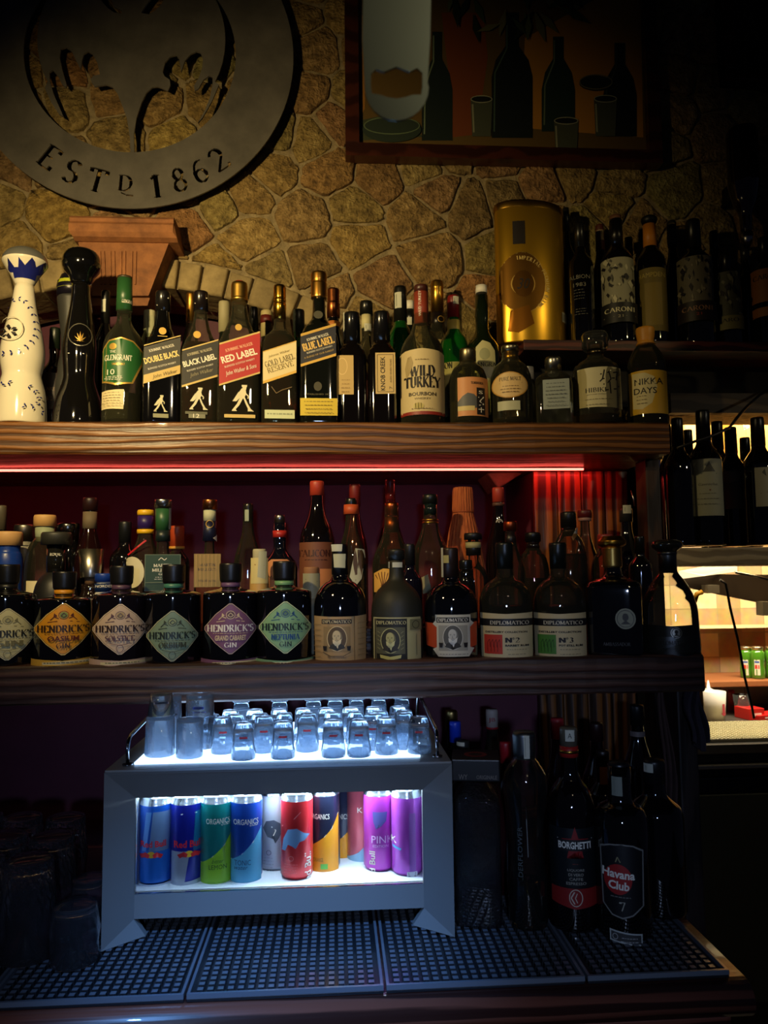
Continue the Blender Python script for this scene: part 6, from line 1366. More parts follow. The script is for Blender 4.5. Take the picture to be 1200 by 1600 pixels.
bottle('gin_bottle', "square clear bottle with dark green MARTIN MILLER'S label and silver cap", 252, 781, 58, M1, ZL, 'mm', CL, [('cap', [(.46, .945), (.46, .995), (.44, 1.0)], SILV), ('neck_wrap', [(.38, .80), (.42, .94)], mat((40, 84, 50), .4)), ('collar', [(.40, .73), (.38, .80)], mat((20, 34, 34), .4))], None,
  [('front_label', [('rect', mat((96, 110, 90)), 226, 868, 279, 924), ('rect', GM, 227, 869, 278, 923), ('ser', WHT, 'MARTIN', 252, 885, 4.6, 26), ('ser', WHT, "MILLER'S", 252, 892, 4.6, 30), ('ser', WHT, 'GIN', 252, 898, 3.4, 11), ('line', WHT, [(246, 877), (250, 873), (255, 877), (258, 874)], 1)] + fine(WHT, 252, 903, 906, 26, 2, .7) + [('line', mat((120, 130, 100)), [(227, 911), (278, 911)], .8)], 1.0, False), ('tax_strip', ribbon(263, 792, 828, 5), .42)], LG, 36)
simple('liqueur_bottle', 'small bottle with orange-red cap just right of the green-labelled square gin', 275, 822, 40, M2, 'rum', CL, mat((170, 64, 30), .45), .56, .80, [('collar', [(.60, .775), (.60, .80)], mat((210, 150, 60), .5))])
bottle('gin_bottle', "square bottle with gold MARTIN MILLER'S label, copper cap and navy neck wrap", 326, 781, 46, M1, ZL, 'mm', ('clear', (230, 200, 150)), [('cap', [(.50, .935), (.50, .995), (.46, 1.0)], metal((190, 120, 70), .3)), ('neck_wrap', [(.46, .73), (.46, .86)], mat((20, 24, 50), .4)), ('paper_seal', [(.42, .86), (.42, .935)], mat((180, 180, 150), .7))], None,
  [('front_label', [('rect', metal((150, 116, 60), .45), 303, 867, 343, 918), ('ser', mat((60, 40, 20)), 'MARTIN', 323, 884, 4.2, 24), ('ser', mat((60, 40, 20)), "MILLER'S", 323, 891, 4.2, 28), ('txt', mat((60, 40, 20)), 'Westbourne', 323, 908, 4, 26, 0, {'shear': .3})] + [('line', mat((190, 150, 84)), [(306 + i * 6, 868), (306 + i * 6, 917)], .8) for i in range(6)], 1.0, False),
   ('neck_label', [('ring', GOLDP, 326, 820, 6, 6, 1), ('poly', mat((210, 206, 190)), [(338, 836), (345, 842), (338, 848), (331, 842)])], .48)], LG, 36)
simple('liqueur_bottle', 'clear bottle with black pourer clip behind the mauve-labelled gin', 387, 787, 44, M3, 'tall', ('clear', (200, 190, 190)), CAPB, .36, .84, (), [('neck_label', [('rect', mat((150, 160, 140), .3), 382, 797, 388, 815)], .38)])
simple('small_jar', 'little jar with crumpled paper seal and yellow print beside the black pourer bottle', 405, 858, 30, M1, 'jar', mat((190, 150, 84), .5), mat((176, 170, 140), .7), .7, .78, (), [('front_label', [('rect', mat((206, 190, 130)), 392, 872, 418, 912), ('line', mat((150, 110, 50)), [(398, 882), (404, 892), (412, 884)], 1.5), ('poly', mat((176, 176, 150)), [(404, 862), (416, 862), (414, 905), (402, 902)])])])
simple('liquor_bottle', 'black round-shouldered bottle with red neck ring and orange label', 437, 805, 56, M2, 'malt', gloss((12, 14, 24), .05), metal((150, 146, 140), .3), .30, .92, [('neck_ring', [(.38, .80), (.40, .86)], mat((170, 40, 34), .4)), ('neck_glass', [(.34, .86), (.32, .92)], gloss((20, 20, 24)))], [('front_label', [('poly', mat((196, 130, 80), .55), [(416, 882), (424, 875), (448, 875), (458, 882), (458, 925), (416, 925)]), ('txt', mat((60, 30, 20)), 'Mascar', 430, 903, 6, 22, 0, {'shear': .3})])])
simple('aperitif_bottle', 'large dark bottle with red cap and broad brown FALICON label', 496, 752, 56, M2, 'fal', gloss((14, 10, 12), .05), mat((176, 60, 40), .45), .40, .90, [], [('front_label', [('rect', mat((110, 62, 40), .6), 468, 849, 519, 990), ('ser', mat((60, 24, 16)), 'FALICON', 492, 866, 10, 48, 0, {'thick': .24}), ('rect', mat((190, 120, 70), .6), 500, 890, 518, 926)] + fine(mat((60, 24, 16)), 494, 876, 876, 44, 1, 1)), ('neck_label', [('ring', mat((170, 60, 50)), 495, 792, 5, 7, 1.4)], .36)])
simple('small_bottle', 'short corked bottle with pale label in front of the brown FALICON label', 487, 886, 30, 1.555, 'jar', mat((120, 112, 84), .5), mat((150, 104, 70), .7), .8, .80, (), [('front_label', [('rect', mat((150, 146, 118)), 474, 896, 500, 935), ('line', mat((100, 96, 70)), [(478, 905), (486, 915), (496, 908)], 1)])])
simple('liqueur_bottle', 'back-row bottle with dark red capped neck above the strip-sealed bottle', 556, 757, 40, M3, 'tall', gloss((46, 10, 12)), mat((120, 30, 24), .5), .44, .84)
simple('liqueur_bottle', 'clear bottle with black capsule and long white paper strip down its shoulder', 550, 779, 48, M2, 'tall', ('clear', (236, 190, 170)), mat((16, 20, 20), .3), .38, .88, [('orange_collar', [(.50, .875), (.48, .95)], mat((190, 80, 40), .5))], [('tax_strip', [('poly', mat((190, 190, 165), .7), [(556, 858), (573, 860), (565, 905), (556, 916), (547, 902)]), ('line', mat((110, 110, 90)), [(562, 862), (556, 908)], 1)], 'fit')], 28, ((170, 90, 50), .5, 60))
simple('liqueur_bottle', 'tall bottle with dim red swing-stopper neck standing farthest back', 612, 750, 44, 1.81, 'tall', gloss((60, 12, 12)), mat((130, 36, 34), .4), .36, .86)
simple('aperitif_bottle', 'bottle with copper and gold neck and sunburst label behind the matte black bottle', 614, 786, 62, M2, 'tall', ('clear', (240, 180, 140)), metal((170, 90, 50), .35), .36, .90, [('neck_wrap', [(.36, .76), (.36, .885)], metal((150, 110, 60), .4))],
  [('front_label', [('poly', mat((224, 170, 80), .55), [(586, 896), (600, 889), (612, 890), (612, 925), (586, 925)])] + [('line', mat((90, 30, 20)), [(600, 920), (600 + 20 * math.cos(math.radians(a)), 920 - 26 * math.sin(math.radians(a)))], 1.1) for a in range(40, 150, 14)])], 28, ((120, 30, 30), .5, 60))
simple('liquor_bottle', 'black-capped dark bottle wedged between the matte black and orange-winged bottles', 642, 850, 40, M1, 'rum', gloss((16, 14, 26), .05), mat((24, 24, 26), .4), .44, .80)
simple('rum_bottle', 'clear tapered bottle with black stopper and pale label behind the orange-winged label', 675, 773, 58, M2, 'tall', ('clear', (236, 200, 190)), mat((20, 24, 22), .35), .42, .93, [('neck_wrap', [(.38, .84), (.38, .93)], gloss((20, 30, 28)))] + [('neck_ring', [(.45, .80 - i * .02), (.45, .808 - i * .02)], GOLDM) for i in range(2)], [('front_label', [('poly', mat((150, 140, 100), .6), [(650, 908), (670, 898), (676, 925), (650, 930)])], 'fit')], 28)
simple('rum_bottle', 'bottle with dark double cap and glinting neck beside the big flat black stopper', 730, 875, 30, 1.578, 'jar', gloss((18, 16, 14), .05), CAPB, .7, .80)
simple('rum_bottle', 'bottle with wide flat black stopper and gold-edged neck in front of the raffia one', 742, 833, 46, 1.60, 'malt', ('clear', (240, 190, 170)), mat((20, 20, 22), .45), .62, .93, [('neck_wrap', [(.50, .76), (.52, .91)], mat((22, 20, 18), .4)), ('neck_label', [(.53, .84), (.53, .90)], mat((170, 160, 110), .6))], (), 24)
# raffia-wrapped bottle
X, base, H, R = fit(727, 762, 62, M3, ZLR)
t = thing('straw_wrapped_bottle', 'bottle wrapped in orange straw with tied neck', 'bottle', (X, M3, ZLR), 0, LG)
mb = MB(); RAF = textured('straw', 'noise', (150, 66, 30), (206, 112, 56), 60, .8, .8, .004, (3, 3, .3)); k = mb.mi(RAF)
pf = rnd_prof([(R, 0), (R, H * .42), (R * .74, H * .66), (R * .52, H * .80), (R * .50, H * .815), (R * .54, H * .83), (R * .50, H * .98), (R * .46, H)], .006)
n = 48; rings = []
for r, z, _ in [(p_[0], p_[1], 0) for p_ in pf]:
    n0 = len(mb.v); rings.append(n0)
    for i in range(n): a = 2 * math.pi * i / n; q = r * (1 + (.03 if i % 2 else -.02)); mb.v.append((q * math.cos(a), q * math.sin(a), z))
for a, b in zip(rings, rings[1:]):
    for i in range(n): mb.face([a + i, a + (i + 1) % n, b + (i + 1) % n, b + i], k)
mb.face([rings[-1] + i for i in range(n)], k); mb.build('straw_wrap', t, fix=False)
mb = MB(); mb.tube([(R * .53 * math.cos(a), R * .53 * math.sin(a), H * .815) for a in [2 * math.pi * i / 24 for i in range(25)]], .0016, mat((150, 70, 30), .7), 6, False); mb.build('string', t)
simple('rum_bottle', 'back-row bottle with red cap and round emblem on its black neck', 783, 762, 44, M3, 'tall', gloss((16, 10, 12), .05), mat((176, 60, 44), .45), .42, .89, [('collar', [(.44, .86), (.44, .885)], mat((90, 60, 50), .5))], [('neck_label', [('ring', mat((196, 186, 170)), 784, 818, 5.5, 6, 1.6), ('txt', mat((196, 186, 170)), 'S', 784, 818, 6, 5)], .46)])
simple('rum_bottle', 'bottle with ribbed copper cap behind the red-square label', 801, 815, 46, M2, 'tall', ('clear', (220, 180, 165)), metal((170, 84, 50), .4), .46, .91, [('neck_wrap', [(.40, .76), (.38, .90)], mat((26, 20, 22), .35))], (), 24)
simple('liqueur_bottle', 'round clear bottle with black cap and string at its neck', 836, 832, 50, M2, 'flask', ('clear', (240, 170, 160)), mat((16, 16, 18), .35), .50, .90, [('neck_wrap', [(.42, .80), (.44, .90)], gloss((24, 16, 16)))], (), 24, ((150, 60, 50), .5, 40))
simple('liqueur_bottle', 'orange-amber bottle with rounded black cap and tilted white tag', 893, 800, 56, M2, 'flask', ('clear', (230, 180, 130)), mat((20, 20, 20), .35), .44, .86, [('neck_wrap', [(.42, .78), (.42, .86)], gloss((22, 20, 20)))], [('neck_tag', [('poly', mat((196, 192, 176), .6), [(905, 826), (910, 824), (905, 838), (899, 846), (897, 840)])], .5)], 24, ((190, 100, 50), .62, 50))
simple('liqueur_bottle', 'clear bottle with reddish flat cap next to the tilted white tag', 919, 797, 40, M3, 'tall', ('clear', (220, 190, 180)), mat((90, 24, 24), .4), .56, .93, [('white_ring', [(.5, .90), (.5, .93)], mat((160, 120, 110), .5))], (), 22)
simple('liqueur_bottle', 'bottle with red rounded shoulder behind the gold flared stopper', 950, 835, 48, M2, 'flask', ('clear', (240, 130, 120)), mat((150, 50, 44), .4), .5, .84, (), (), 22)
ob = simple('spouted_bottle', 'dark bottle with thin metal spout and crumpled seal near the plank panel', 984, 795, 46, M3, 'tall', gloss((18, 18, 22), .05), mat((40, 40, 42), .4), .44, .88, [], [('paper_seal', ribbon(986, 790, 803, 12), .46)])
q0, q1, q2 = P(992, 791, M3), P(990, 780, M3), P(986, 766, M3)
sp_ = MB().tube([Vector(q) - ob.location for q in (q0, q1, q2)], [.0022, .002, .0014], SILV, 8).build('spout', ob); sp_.rotation_euler.z = -ob.rotation_euler.z
simple('liquor_bottle', 'dim dark bottle between the cloth and the spouted bottle', 1004, 838, 36, M2, 'rum', BLK, CAPB, .42, .8)
# ---------------------------------------------------------------- wine bottles right of the post
WG = 'wine bottles on the right'
def wine(px, top, w, Y, lbl, lab=None):
    arts = []
    if lab:
        x0, y0, x1, y1, c, el = lab
        arts = [('front_label', [('rect', mat(c, .6), x0, y0, x1, y1)] + el)]
    return bottle('wine_bottle', lbl, px, top, w, Y, ZW, 'wine', gloss((8, 8, 9), .04), [('capsule', [(.43, .775), (.40, .985), (.37, 1.0)], mat((14, 13, 13), .3))], None, arts, WG, 28)
wine(1107, 642, 52, 1.745, 'tall wine bottle with pale sail-printed label, most visible of the wine row', (1086, 721, 1131, 808, (158, 158, 134), [('poly', mat((74, 74, 64)), [(1104, 741), (1113, 725), (1121, 741)]), ('line', mat((60, 60, 52)), [(1102, 744), (1123, 744)], 1.6), ('txt', mat((84, 84, 72)), 'Gavroche', 1110, 760, 4, 26, 0, {'shear': .3}), ('rect', mat((120, 60, 40)), 1112, 768, 1114, 770)] + fine(mat((120, 118, 100)), 1109, 774, 790, 30, 3) + [('poly', mat((196, 190, 160)), [(1087, 728), (1096, 726), (1089, 741)])]))
wine(1150, 668, 44, 1.81, 'wine bottle with half-hidden angular label right of the tall one', (1128, 738, 1164, 797, (120, 118, 96), [('poly', mat((150, 146, 120)), [(1130, 740), (1160, 740), (1160, 752), (1146, 758), (1132, 752)]), ('line', mat((80, 78, 64)), [(1132, 758), (1144, 766), (1160, 756)], 1.2)]))
wine(1193, 653, 50, 1.745, 'wine bottle with pale label partly cut by the right edge of the photo', (1186, 734, 1214, 794, (170, 164, 136), [('line', mat((120, 60, 40)), [(1193, 774), (1202, 772)], 1), ('poly', mat((90, 90, 76)), [(1196, 742), (1200, 736), (1202, 748)])]))
wine(1066, 654, 44, 1.74, 'dark unlabelled wine bottle just right of the wooden post')
wine(1050, 664, 30, 1.83, 'wine bottle mostly hidden behind the wooden post')
wine(1082, 672, 36, 1.83, 'short-necked wine bottle in the second row behind the tall labelled one')
wine(1129, 659, 42, 1.885, 'wine bottle in the second row whose neck stands right of the tall labelled one')
wine(1172, 684, 38, 1.885, 'wine bottle in the back whose neck just shows left of the right-edge bottle')
wine(1112, 682, 30, 1.96, 'rearmost wine bottle between two dark necks')
# ---------------------------------------------------------------- bar counter and mats
CF = 1.065
ZN = ZM - .010
XC0, XC1 = -1.5, P(1150, 1520, 1.1).x
ct = thing('bar_counter', 'dark wooden back bar counter with rounded reddish front edge', 'counter')
mb = MB(); k = mb.mi(DARKWOOD)
pr_ = [(1.875, ZN), (CF + .012, ZN)] + [(CF + .012 - .028 * math.sin(math.radians(a)), ZN - .024 + .024 * math.cos(math.radians(a))) for a in range(15, 181, 15)] + [(1.2, ZN - .048), (1.875, ZN - .048)]
for X in (XC0, XC1):
    for y, z in pr_: mb.v.append((X, y, z))
N = len(pr_)
for j in range(N): mb.face([j, (j + 1) % N, N + (j + 1) % N, N + j], k, 1 < j < N - 4)
mb.face(list(range(N)), k); mb.face([N + j for j in range(N)][::-1], k)
mb.build('countertop', ct)
mb = MB(); mb.bbox(XC0, XC1 - .02, CF + .012, CF + .06, ZN - .105, ZN - .0485, DARKWOOD, .006); mb.build('moulding', ct)
mb = MB(); mb.box(XC0, XC1 - .05, CF + .05, 1.87, 0, ZN - .105, mat((16, 18, 30), .5))
mb.build('cabinet_front', ct)
for i in range(5):
    x0 = XC0 + .05 + i * .44; MB().bbox(x0, x0 + .42, CF + .036, CF + .0495, .1, ZN - .118, mat((30, 30, 38), .45), .004).build('front_panel', ct)
RUB = mat((30, 32, 36), .35, 0, .3); STUD_LIT = mat((104, 110, 120), .3, 0, .4)  # stud tops and rims coloured lighter to imitate light on black rubber
def bar_mat(x0, x1, y0, y1, lbl):
    mb = MB(); k = mb.mi(RUB); ks = mb.mi(STUD_LIT); z0 = ZN + .0005
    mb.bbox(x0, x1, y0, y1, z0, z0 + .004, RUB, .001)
    for a in ((x0, x0 + .004, y0, y1), (x1 - .004, x1, y0, y1), (x0 + .004, x1 - .004, y0, y0 + .004), (x0 + .004, x1 - .004, y1 - .004, y1)): mb.box(a[0], a[1], a[2], a[3], z0 + .004, z0 + .0105, STUD_LIT)
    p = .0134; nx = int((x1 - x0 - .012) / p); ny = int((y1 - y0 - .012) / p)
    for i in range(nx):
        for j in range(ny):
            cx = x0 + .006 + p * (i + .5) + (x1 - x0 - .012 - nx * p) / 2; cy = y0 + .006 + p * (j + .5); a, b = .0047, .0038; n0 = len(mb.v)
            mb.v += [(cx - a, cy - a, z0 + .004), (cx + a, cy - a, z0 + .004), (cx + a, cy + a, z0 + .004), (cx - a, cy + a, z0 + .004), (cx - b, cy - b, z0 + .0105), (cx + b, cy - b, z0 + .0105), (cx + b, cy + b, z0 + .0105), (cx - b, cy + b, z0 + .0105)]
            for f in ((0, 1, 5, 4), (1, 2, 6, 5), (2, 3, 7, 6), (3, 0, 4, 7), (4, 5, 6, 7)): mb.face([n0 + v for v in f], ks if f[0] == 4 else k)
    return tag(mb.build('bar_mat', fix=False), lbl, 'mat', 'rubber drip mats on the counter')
m0, m1, m2, m3 = P(-25, 1507, CF + .01).x, P(290, 1507, CF + .01).x, P(601, 1505, CF + .01).x, P(915, 1505, CF + .01).x
yb_ = 1.42
bar_mat(m0 + .002, m1 - .002, CF + .008, yb_, 'black studded rubber mat under the left end of the mini fridge')
bar_mat(m1 + .002, m2 - .002, CF + .008, yb_, 'black studded rubber mat under the middle of the mini fridge')
bar_mat(m2 + .002, m3 - .002, CF + .008, yb_, 'black studded rubber mat under the fridge right end and first bottles')
bar_mat(m3 + .002, m3 + .2, CF + .008, yb_, 'black studded rubber mat in shadow under the rum bottle at the right')
bar_mat(m0 - .40, m0 - .002, CF + .008, yb_, 'black studded rubber mat under the cut-glass tumblers at the left')
ZT = ZN + .011
# ---------------------------------------------------------------- display fridge
FYo, FYi = 1.20, 1.245
FR = mat((128, 128, 126), .45)
fg = thing('mini_fridge', 'grey countertop display fridge glowing blue-white, with glasses on its roof', 'fridge', (0, 0, 0))
def f2(x, y, Y): p = P(x, y, Y); return (p.x, p.z)
oTL, oTR = f2(163, 1205, FYo), f2(706, 1196, FYo); oBL, oBR = f2(156, 1450, FYo), f2(711, 1440, FYo)
zt = (oTL[1] + oTR[1]) / 2; zbot = ZT + .0005
oTL, oTR, oBL, oBR = (oTL[0], zt), (oTR[0], zt), (oTL[0], zbot), (oTR[0], zbot)
iTL, iTR = f2(212, 1243, FYi), f2(660, 1238, FYi); izt = (iTL[1] + iTR[1]) / 2; izb = f2(430, 1391, FYi)[1]
iTL, iTR, iBL, iBR = (iTL[0], izt), (iTR[0], izt), (iTL[0], izb), (iTR[0], izb)
zrb = f2(430, 1428, FYi)[1]
def slab(pts, m, name):
    """front bezel facet with thickness"""
    mb = MB(); k = mb.mi(m); n = len(pts); mb.v += [p for p in pts] + [(p[0], p[1] + .012, p[2]) for p in pts]
    mb.face(list(range(n)), k); mb.face([n + i for i in range(n)][::-1], k)
    for i in range(n): mb.face([i, n + i, n + (i + 1) % n, (i + 1) % n], k)
    mb.build(name, fg)
o3 = lambda p, Y: (p[0], Y, p[1])
slab([o3(oTL, FYo), o3(oTR, FYo), o3(iTR, FYi), o3(iTL, FYi)], FR, 'bezel_top')
slab([o3(oTL, FYo), o3(iTL, FYi), o3(iBL, FYi), (iBL[0], FYi, zrb), (iBL[0] + .018, FYi, zbot), o3(oBL, FYo)], FR, 'bezel_side')
slab([o3(oTR, FYo), o3(oBR, FYo), (iBR[0] - .018, FYi, zbot), (iBR[0], FYi, zrb), o3(iBR, FYi), o3(iTR, FYi)], FR, 'bezel_side')
slab([o3(iBL, FYi + .001), o3(iBR, FYi + .001), (iBR[0], FYi + .001, zrb), (iBL[0], FYi + .001, zrb)], FR, 'bezel_bottom')
YBK = 1.56
WI = mat((236, 242, 250), .35)
mb = MB(); mb.box(oTL[0], oTL[0] + .008, FYo + .022, YBK, zbot, zt, FR); mb.build('side_wall', fg)
mb = MB(); mb.box(oTR[0] - .008, oTR[0], FYo + .022, YBK, zbot, zt, FR); mb.build('side_wall', fg)
mb = MB(); mb.box(oTL[0] + .021, oTR[0] - .021, YBK - .01, YBK, zbot + .02, zt - .004, FR); mb.build('back_wall', fg)
zfl = izb + .001
mb = MB(); mb.box(iBL[0] - .012, iBR[0] + .012, FYi + .014, YBK - .012, zfl - .02, zfl, WI)
mb.box(iBL[0] - .012, iBL[0] - .006, FYi + .014, YBK - .012, zfl, izt + .006, WI); mb.box(iBR[0] + .006, iBR[0] + .012, FYi + .014, YBK - .012, zfl, izt + .006, WI)
mb.box(iBL[0] - .006, iBR[0] + .006, YBK - .04, YBK - .034, zfl, izt + .006, WI); mb.box(iBL[0] - .012, iBR[0] + .012, FYi + .014, YBK - .012, izt + .0065, izt + .012, WI); mb.build('liner', fg)
MB().box(iBL[0] + .01, iBR[0] - .01, FYi + .018, FYi + .034, izt + .002, izt + .006, emit((190, 225, 255), 9)).build('interior_lamp', fg)
MB().box(iBL[0] + .001, iBR[0] - .001, FYi + .004, FYi + .007, izb + .001, izt - .001, thinglass()).build('door_glass', fg)
lx = (iBL[0] + iBR[0]) / 2
l = bpy.data.lights.new('fridge_lamp', 'AREA'); l.energy = 3.6; l.color = (.62, .84, 1); l.shape = 'RECTANGLE'; l.size = .42; l.size_y = .05
o = bpy.data.objects.new('fridge_lamp', l); COL.objects.link(o); o.location = (lx, FYi + .045, izt + .0015); o.rotation_euler = (math.radians(-38), 0, 0)
# roof: frame rim, lit panel
mb = MB(); mb.bbox(oTL[0], oTR[0], FYo + .002, YBK, zt - .003, zt + .003, FR, .001); mb.build('roof', fg)
ztop = zt + .003
pY0 = FYo + .035
ROOFX0, ROOFX1 = oTL[0] + .035, oTR[0] - .045
MB().box(ROOFX0, ROOFX1, pY0, YBK - .02, ztop + .0002, ztop + .003, emit((170, 210, 255), 5)).build('lit_panel', fg)
ZP = ztop + .003
CHR = metal((190, 190, 195), .12)
for X, nm in ((oTL[0] + .026, 'rail'), (oTR[0] - .018, 'rail')):
    MB().tube([(X, FYo + .03, ztop), (X, FYo + .03, ztop + .028), (X, FYo + .034, ztop + .036), (X, FYo + .045, ztop + .042), (X, YBK - .06, ztop + .060), (X, YBK - .045, ztop + .058), (X, YBK - .035, ztop + .048), (X, YBK - .035, ztop)], .0032, CHR, 10).build(nm, fg)
MB().tube([(oTL[0] + .026, YBK - .05, ztop + .059), (oTR[0] - .018, YBK - .05, ztop + .059)], .0032, CHR, 10).build('rail', fg)
MB().tube([(oTL[0] + .026, FYo + .03, ztop + .0005), (oTL[0] + .026, FYo + .03, ztop + .003)], .008, CHR, 12).build('rail_foot', fg)
MB().tube([(oTR[0] - .018, FYo + .03, ztop + .0005), (oTR[0] - .018, FYo + .03, ztop + .003)], .008, CHR, 12).build('rail_foot', fg)
# ---------------------------------------------------------------- cans
def can(px, y0, Y, lbl, base_c, el, w=49):
    X, base, H, R = fit(px, y0, w, Y, zfl)
    R = .0262; H = .134 if w > 46 else .132
    t = thing('drink_can', lbl, 'can', (X, Y, zfl), -math.atan2(X, Y), 'drink cans in the mini fridge')
    AL = metal((200, 206, 214), .25)
    MB().lathe([(R * .84, .004), (R * .9, .001), (R, .006), (R, H - .012)] , mat(base_c, .28, .25, .3), 36).build('can_body', t, fix=False)
    MB().lathe([(0, .004), (R * .8, .004), (R * .84, .0), (R * .88, .001), (R * .84, .0035)], AL, 36).build('can_base', t, fix=False)
    MB().lathe([(R * 1.0, H - .012), (R * .97, H - .009), (R * .86, H - .003), (R * .88, H), (R * .84, H), (R * .82, H - .003), (0, H - .003)], AL, 36).build('can_lid', t, fix=False)
    mb = MB(); mb.bbox(-.004, .004, -.012, .006, H - .0028, H - .0018, AL, .0004); mb.build('pull_tab', t)
    q0 = proj((X, Y - R, zfl))[1]; q1 = proj((X, Y - R, zfl + H))[1]
    qc = proj((X, Y - R, zfl + H / 2))[0]
    art_bm(el, Wrap(px, base + 0, H / (base - proj((X, Y, zfl + H))[1]), R, off=.0002)).build('printed_wrap', t, fix=False)
DB = (20, 44, 150)
RBR = mat((226, 40, 50), .35); RBY = mat((240, 190, 50), .35); SLV = mat((178, 188, 204), .3, .4)
def bulls(cx, cy): return [('ell', RBY, cx, cy, 6, 5), ('poly', RBR, [(cx - 18, cy + 1), (cx - 8, cy - 4), (cx - 2, cy), (cx - 4, cy + 5), (cx - 10, cy + 4), (cx - 14, cy + 6)]), ('poly', RBR, [(cx + 18, cy + 1), (cx + 8, cy - 4), (cx + 2, cy), (cx + 4, cy + 5), (cx + 10, cy + 4), (cx + 14, cy + 6)])]
can(243, 1248, 1.302, 'blue can with pale steel-blue panel at the left end of the fridge', (24, 90, 190), [('poly', mat((120, 150, 190), .3, .3), [(238, 1262), (266, 1262), (262, 1322), (232, 1322)]), ('poly', mat((30, 110, 210), .3, .2), [(219, 1322), (266, 1322), (266, 1370), (220, 1370)]), ('poly', mat((90, 150, 220), .3), [(228, 1262), (236, 1262), (228, 1322), (222, 1322)]), ('txt', RBR, 'Red Bull', 239, 1311, 10, 38, 0, {'bold': .03})] + bulls(236, 1327) + [('rect', mat((190, 205, 230), .3), 219, 1372, 266, 1376)])
can(291, 1246, 1.302, 'deep blue and silver can with red lettering, second from the fridge left side', (26, 38, 160), [('poly', SLV, [(268, 1322), (296, 1322), (288, 1372), (268, 1372)]), ('poly', mat((20, 110, 150), .3), [(304, 1262), (314, 1262), (314, 1322), (301, 1322)]), ('txt', RBR, 'Red Bull', 293, 1311, 11, 42, 0, {'bold': .03})] + bulls(295, 1326) + [('poly', SLV, [(268, 1370), (314, 1366), (314, 1376), (268, 1378)]), ('line', WHT, [(282, 1265), (306, 1264)], 1.6), ('rect', mat((20, 40, 120)), 274, 1374, 285, 1381)])
can(338, 1247, 1.302, 'teal and lime green can reading LEMON', (20, 134, 130), [('poly', mat((140, 196, 40), .35), [(314, 1341), (332, 1330), (350, 1314), (361, 1296), (361, 1384), (314, 1384)]), ('line', WHT, [(314, 1341), (332, 1330), (350, 1314), (361, 1296)], 1.0), ('txt', WHT, 'ORGANICS', 340, 1276, 8.5, 36, 0, {}), ('txt', WHT, 'by Red Bull', 351, 1282, 3, 12), ('txt', mat((40, 90, 30)), 'bitter', 340, 1337, 6, 18, 0, {'shear': .4}), ('txt', mat((30, 80, 30)), 'LEMON', 340, 1346, 7, 27), ('txt', mat((90, 150, 40)), 'BITTER LEMON', 338, 1370, 3.5, 26)])
can(384.5, 1247, 1.302, 'dark and light blue can reading TONIC', (24, 72, 170), [('poly', mat((90, 176, 214), .35), [(361, 1336), (378, 1326), (395, 1309), (408, 1288), (408, 1384), (361, 1384)]), ('line', WHT, [(361, 1336), (378, 1326), (395, 1309), (408, 1288)], 1.0), ('txt', WHT, 'ORGANICS', 384, 1277, 8.5, 38), ('txt', WHT, 'by Red Bull', 396, 1283, 3, 12), ('txt', mat((24, 66, 110)), 'TONIC', 379, 1339, 8, 25), ('txt', mat((24, 66, 110)), 'water', 377, 1347, 5, 20, 0, {'shear': .4}), ('txt', mat((60, 130, 180)), 'BIO & ORGANIC', 380, 1370, 3.5, 26)])
can(429, 1245, 1.345, 'white can with grey bull print set a little behind the blue one', (206, 212, 222), [('poly', mat((70, 76, 90)), [(411, 1287), (416, 1276), (428, 1274), (438, 1280), (441, 1292), (436, 1302), (430, 1310), (427, 1303), (418, 1300)]), ('line', WHT, [(424, 1284), (431, 1290), (427, 1298)], 1.4), ('ring', mat((110, 116, 130)), 420, 1324, 4, 4, 1)] + fine(mat((150, 156, 170)), 420, 1332, 1364, 16, 8), 45)
can(464, 1248, 1.302, 'red can with blue bull print and upright white lettering', (214, 46, 50), [('poly', mat((110, 150, 190), .35), [(441, 1322), (443, 1304), (450, 1289), (464, 1287), (474, 1294), (484, 1298), (476, 1306), (468, 1308), (462, 1318), (456, 1314), (450, 1312), (446, 1322)]), ('txt', WHT, 'Red Bull', 481, 1352, 10, 52, 90, {'bold': .02}), ('line', mat((240, 150, 150)), [(441, 1286), (460, 1272), (470, 1262)], .8), ('ring', mat((240, 150, 150)), 455, 1333, 4, 4, .8)] + fine(mat((240, 140, 140)), 455, 1342, 1354, 20, 4))
def orange(px, Y, lbl, w): can(px, 1242, Y, lbl, (34, 38, 60), [('poly', mat((226, 150, 30), .35), [(px - 23, 1316), (px, 1300), (px + 12, 1288), (px + 22, 1266), (px + 22, 1376), (px - 23, 1376)]), ('line', WHT, [(px - 23, 1316), (px, 1300), (px + 12, 1288), (px + 22, 1266)], 1), ('txt', WHT, 'ORGANICS', px - 8, 1269, 8, 32), ('txt', mat((70, 50, 20)), 'EASY ORANGE', px - 14, 1335, 6, 24), ('rect', mat((90, 170, 60)), px - 6, 1341, px + 5, 1349)], w)
orange(507, 1.335, 'black and orange can showing a small green patch, between red and coral cans', 44)
orange(536, 1.395, 'black and orange can farther back in the fridge, right of its twin', 40)
can(566, 1243, 1.375, 'coral and pale blue can behind the magenta one', (206, 92, 104), [('poly', mat((150, 190, 214), .35), [(542, 1334), (560, 1324), (575, 1310), (590, 1292), (590, 1372), (542, 1372)]), ('line', mat((70, 70, 90)), [(542, 1334), (560, 1324), (575, 1310), (590, 1292)], 1), ('txt', WHT, 'K', 563, 1259, 8, 8)], 42)
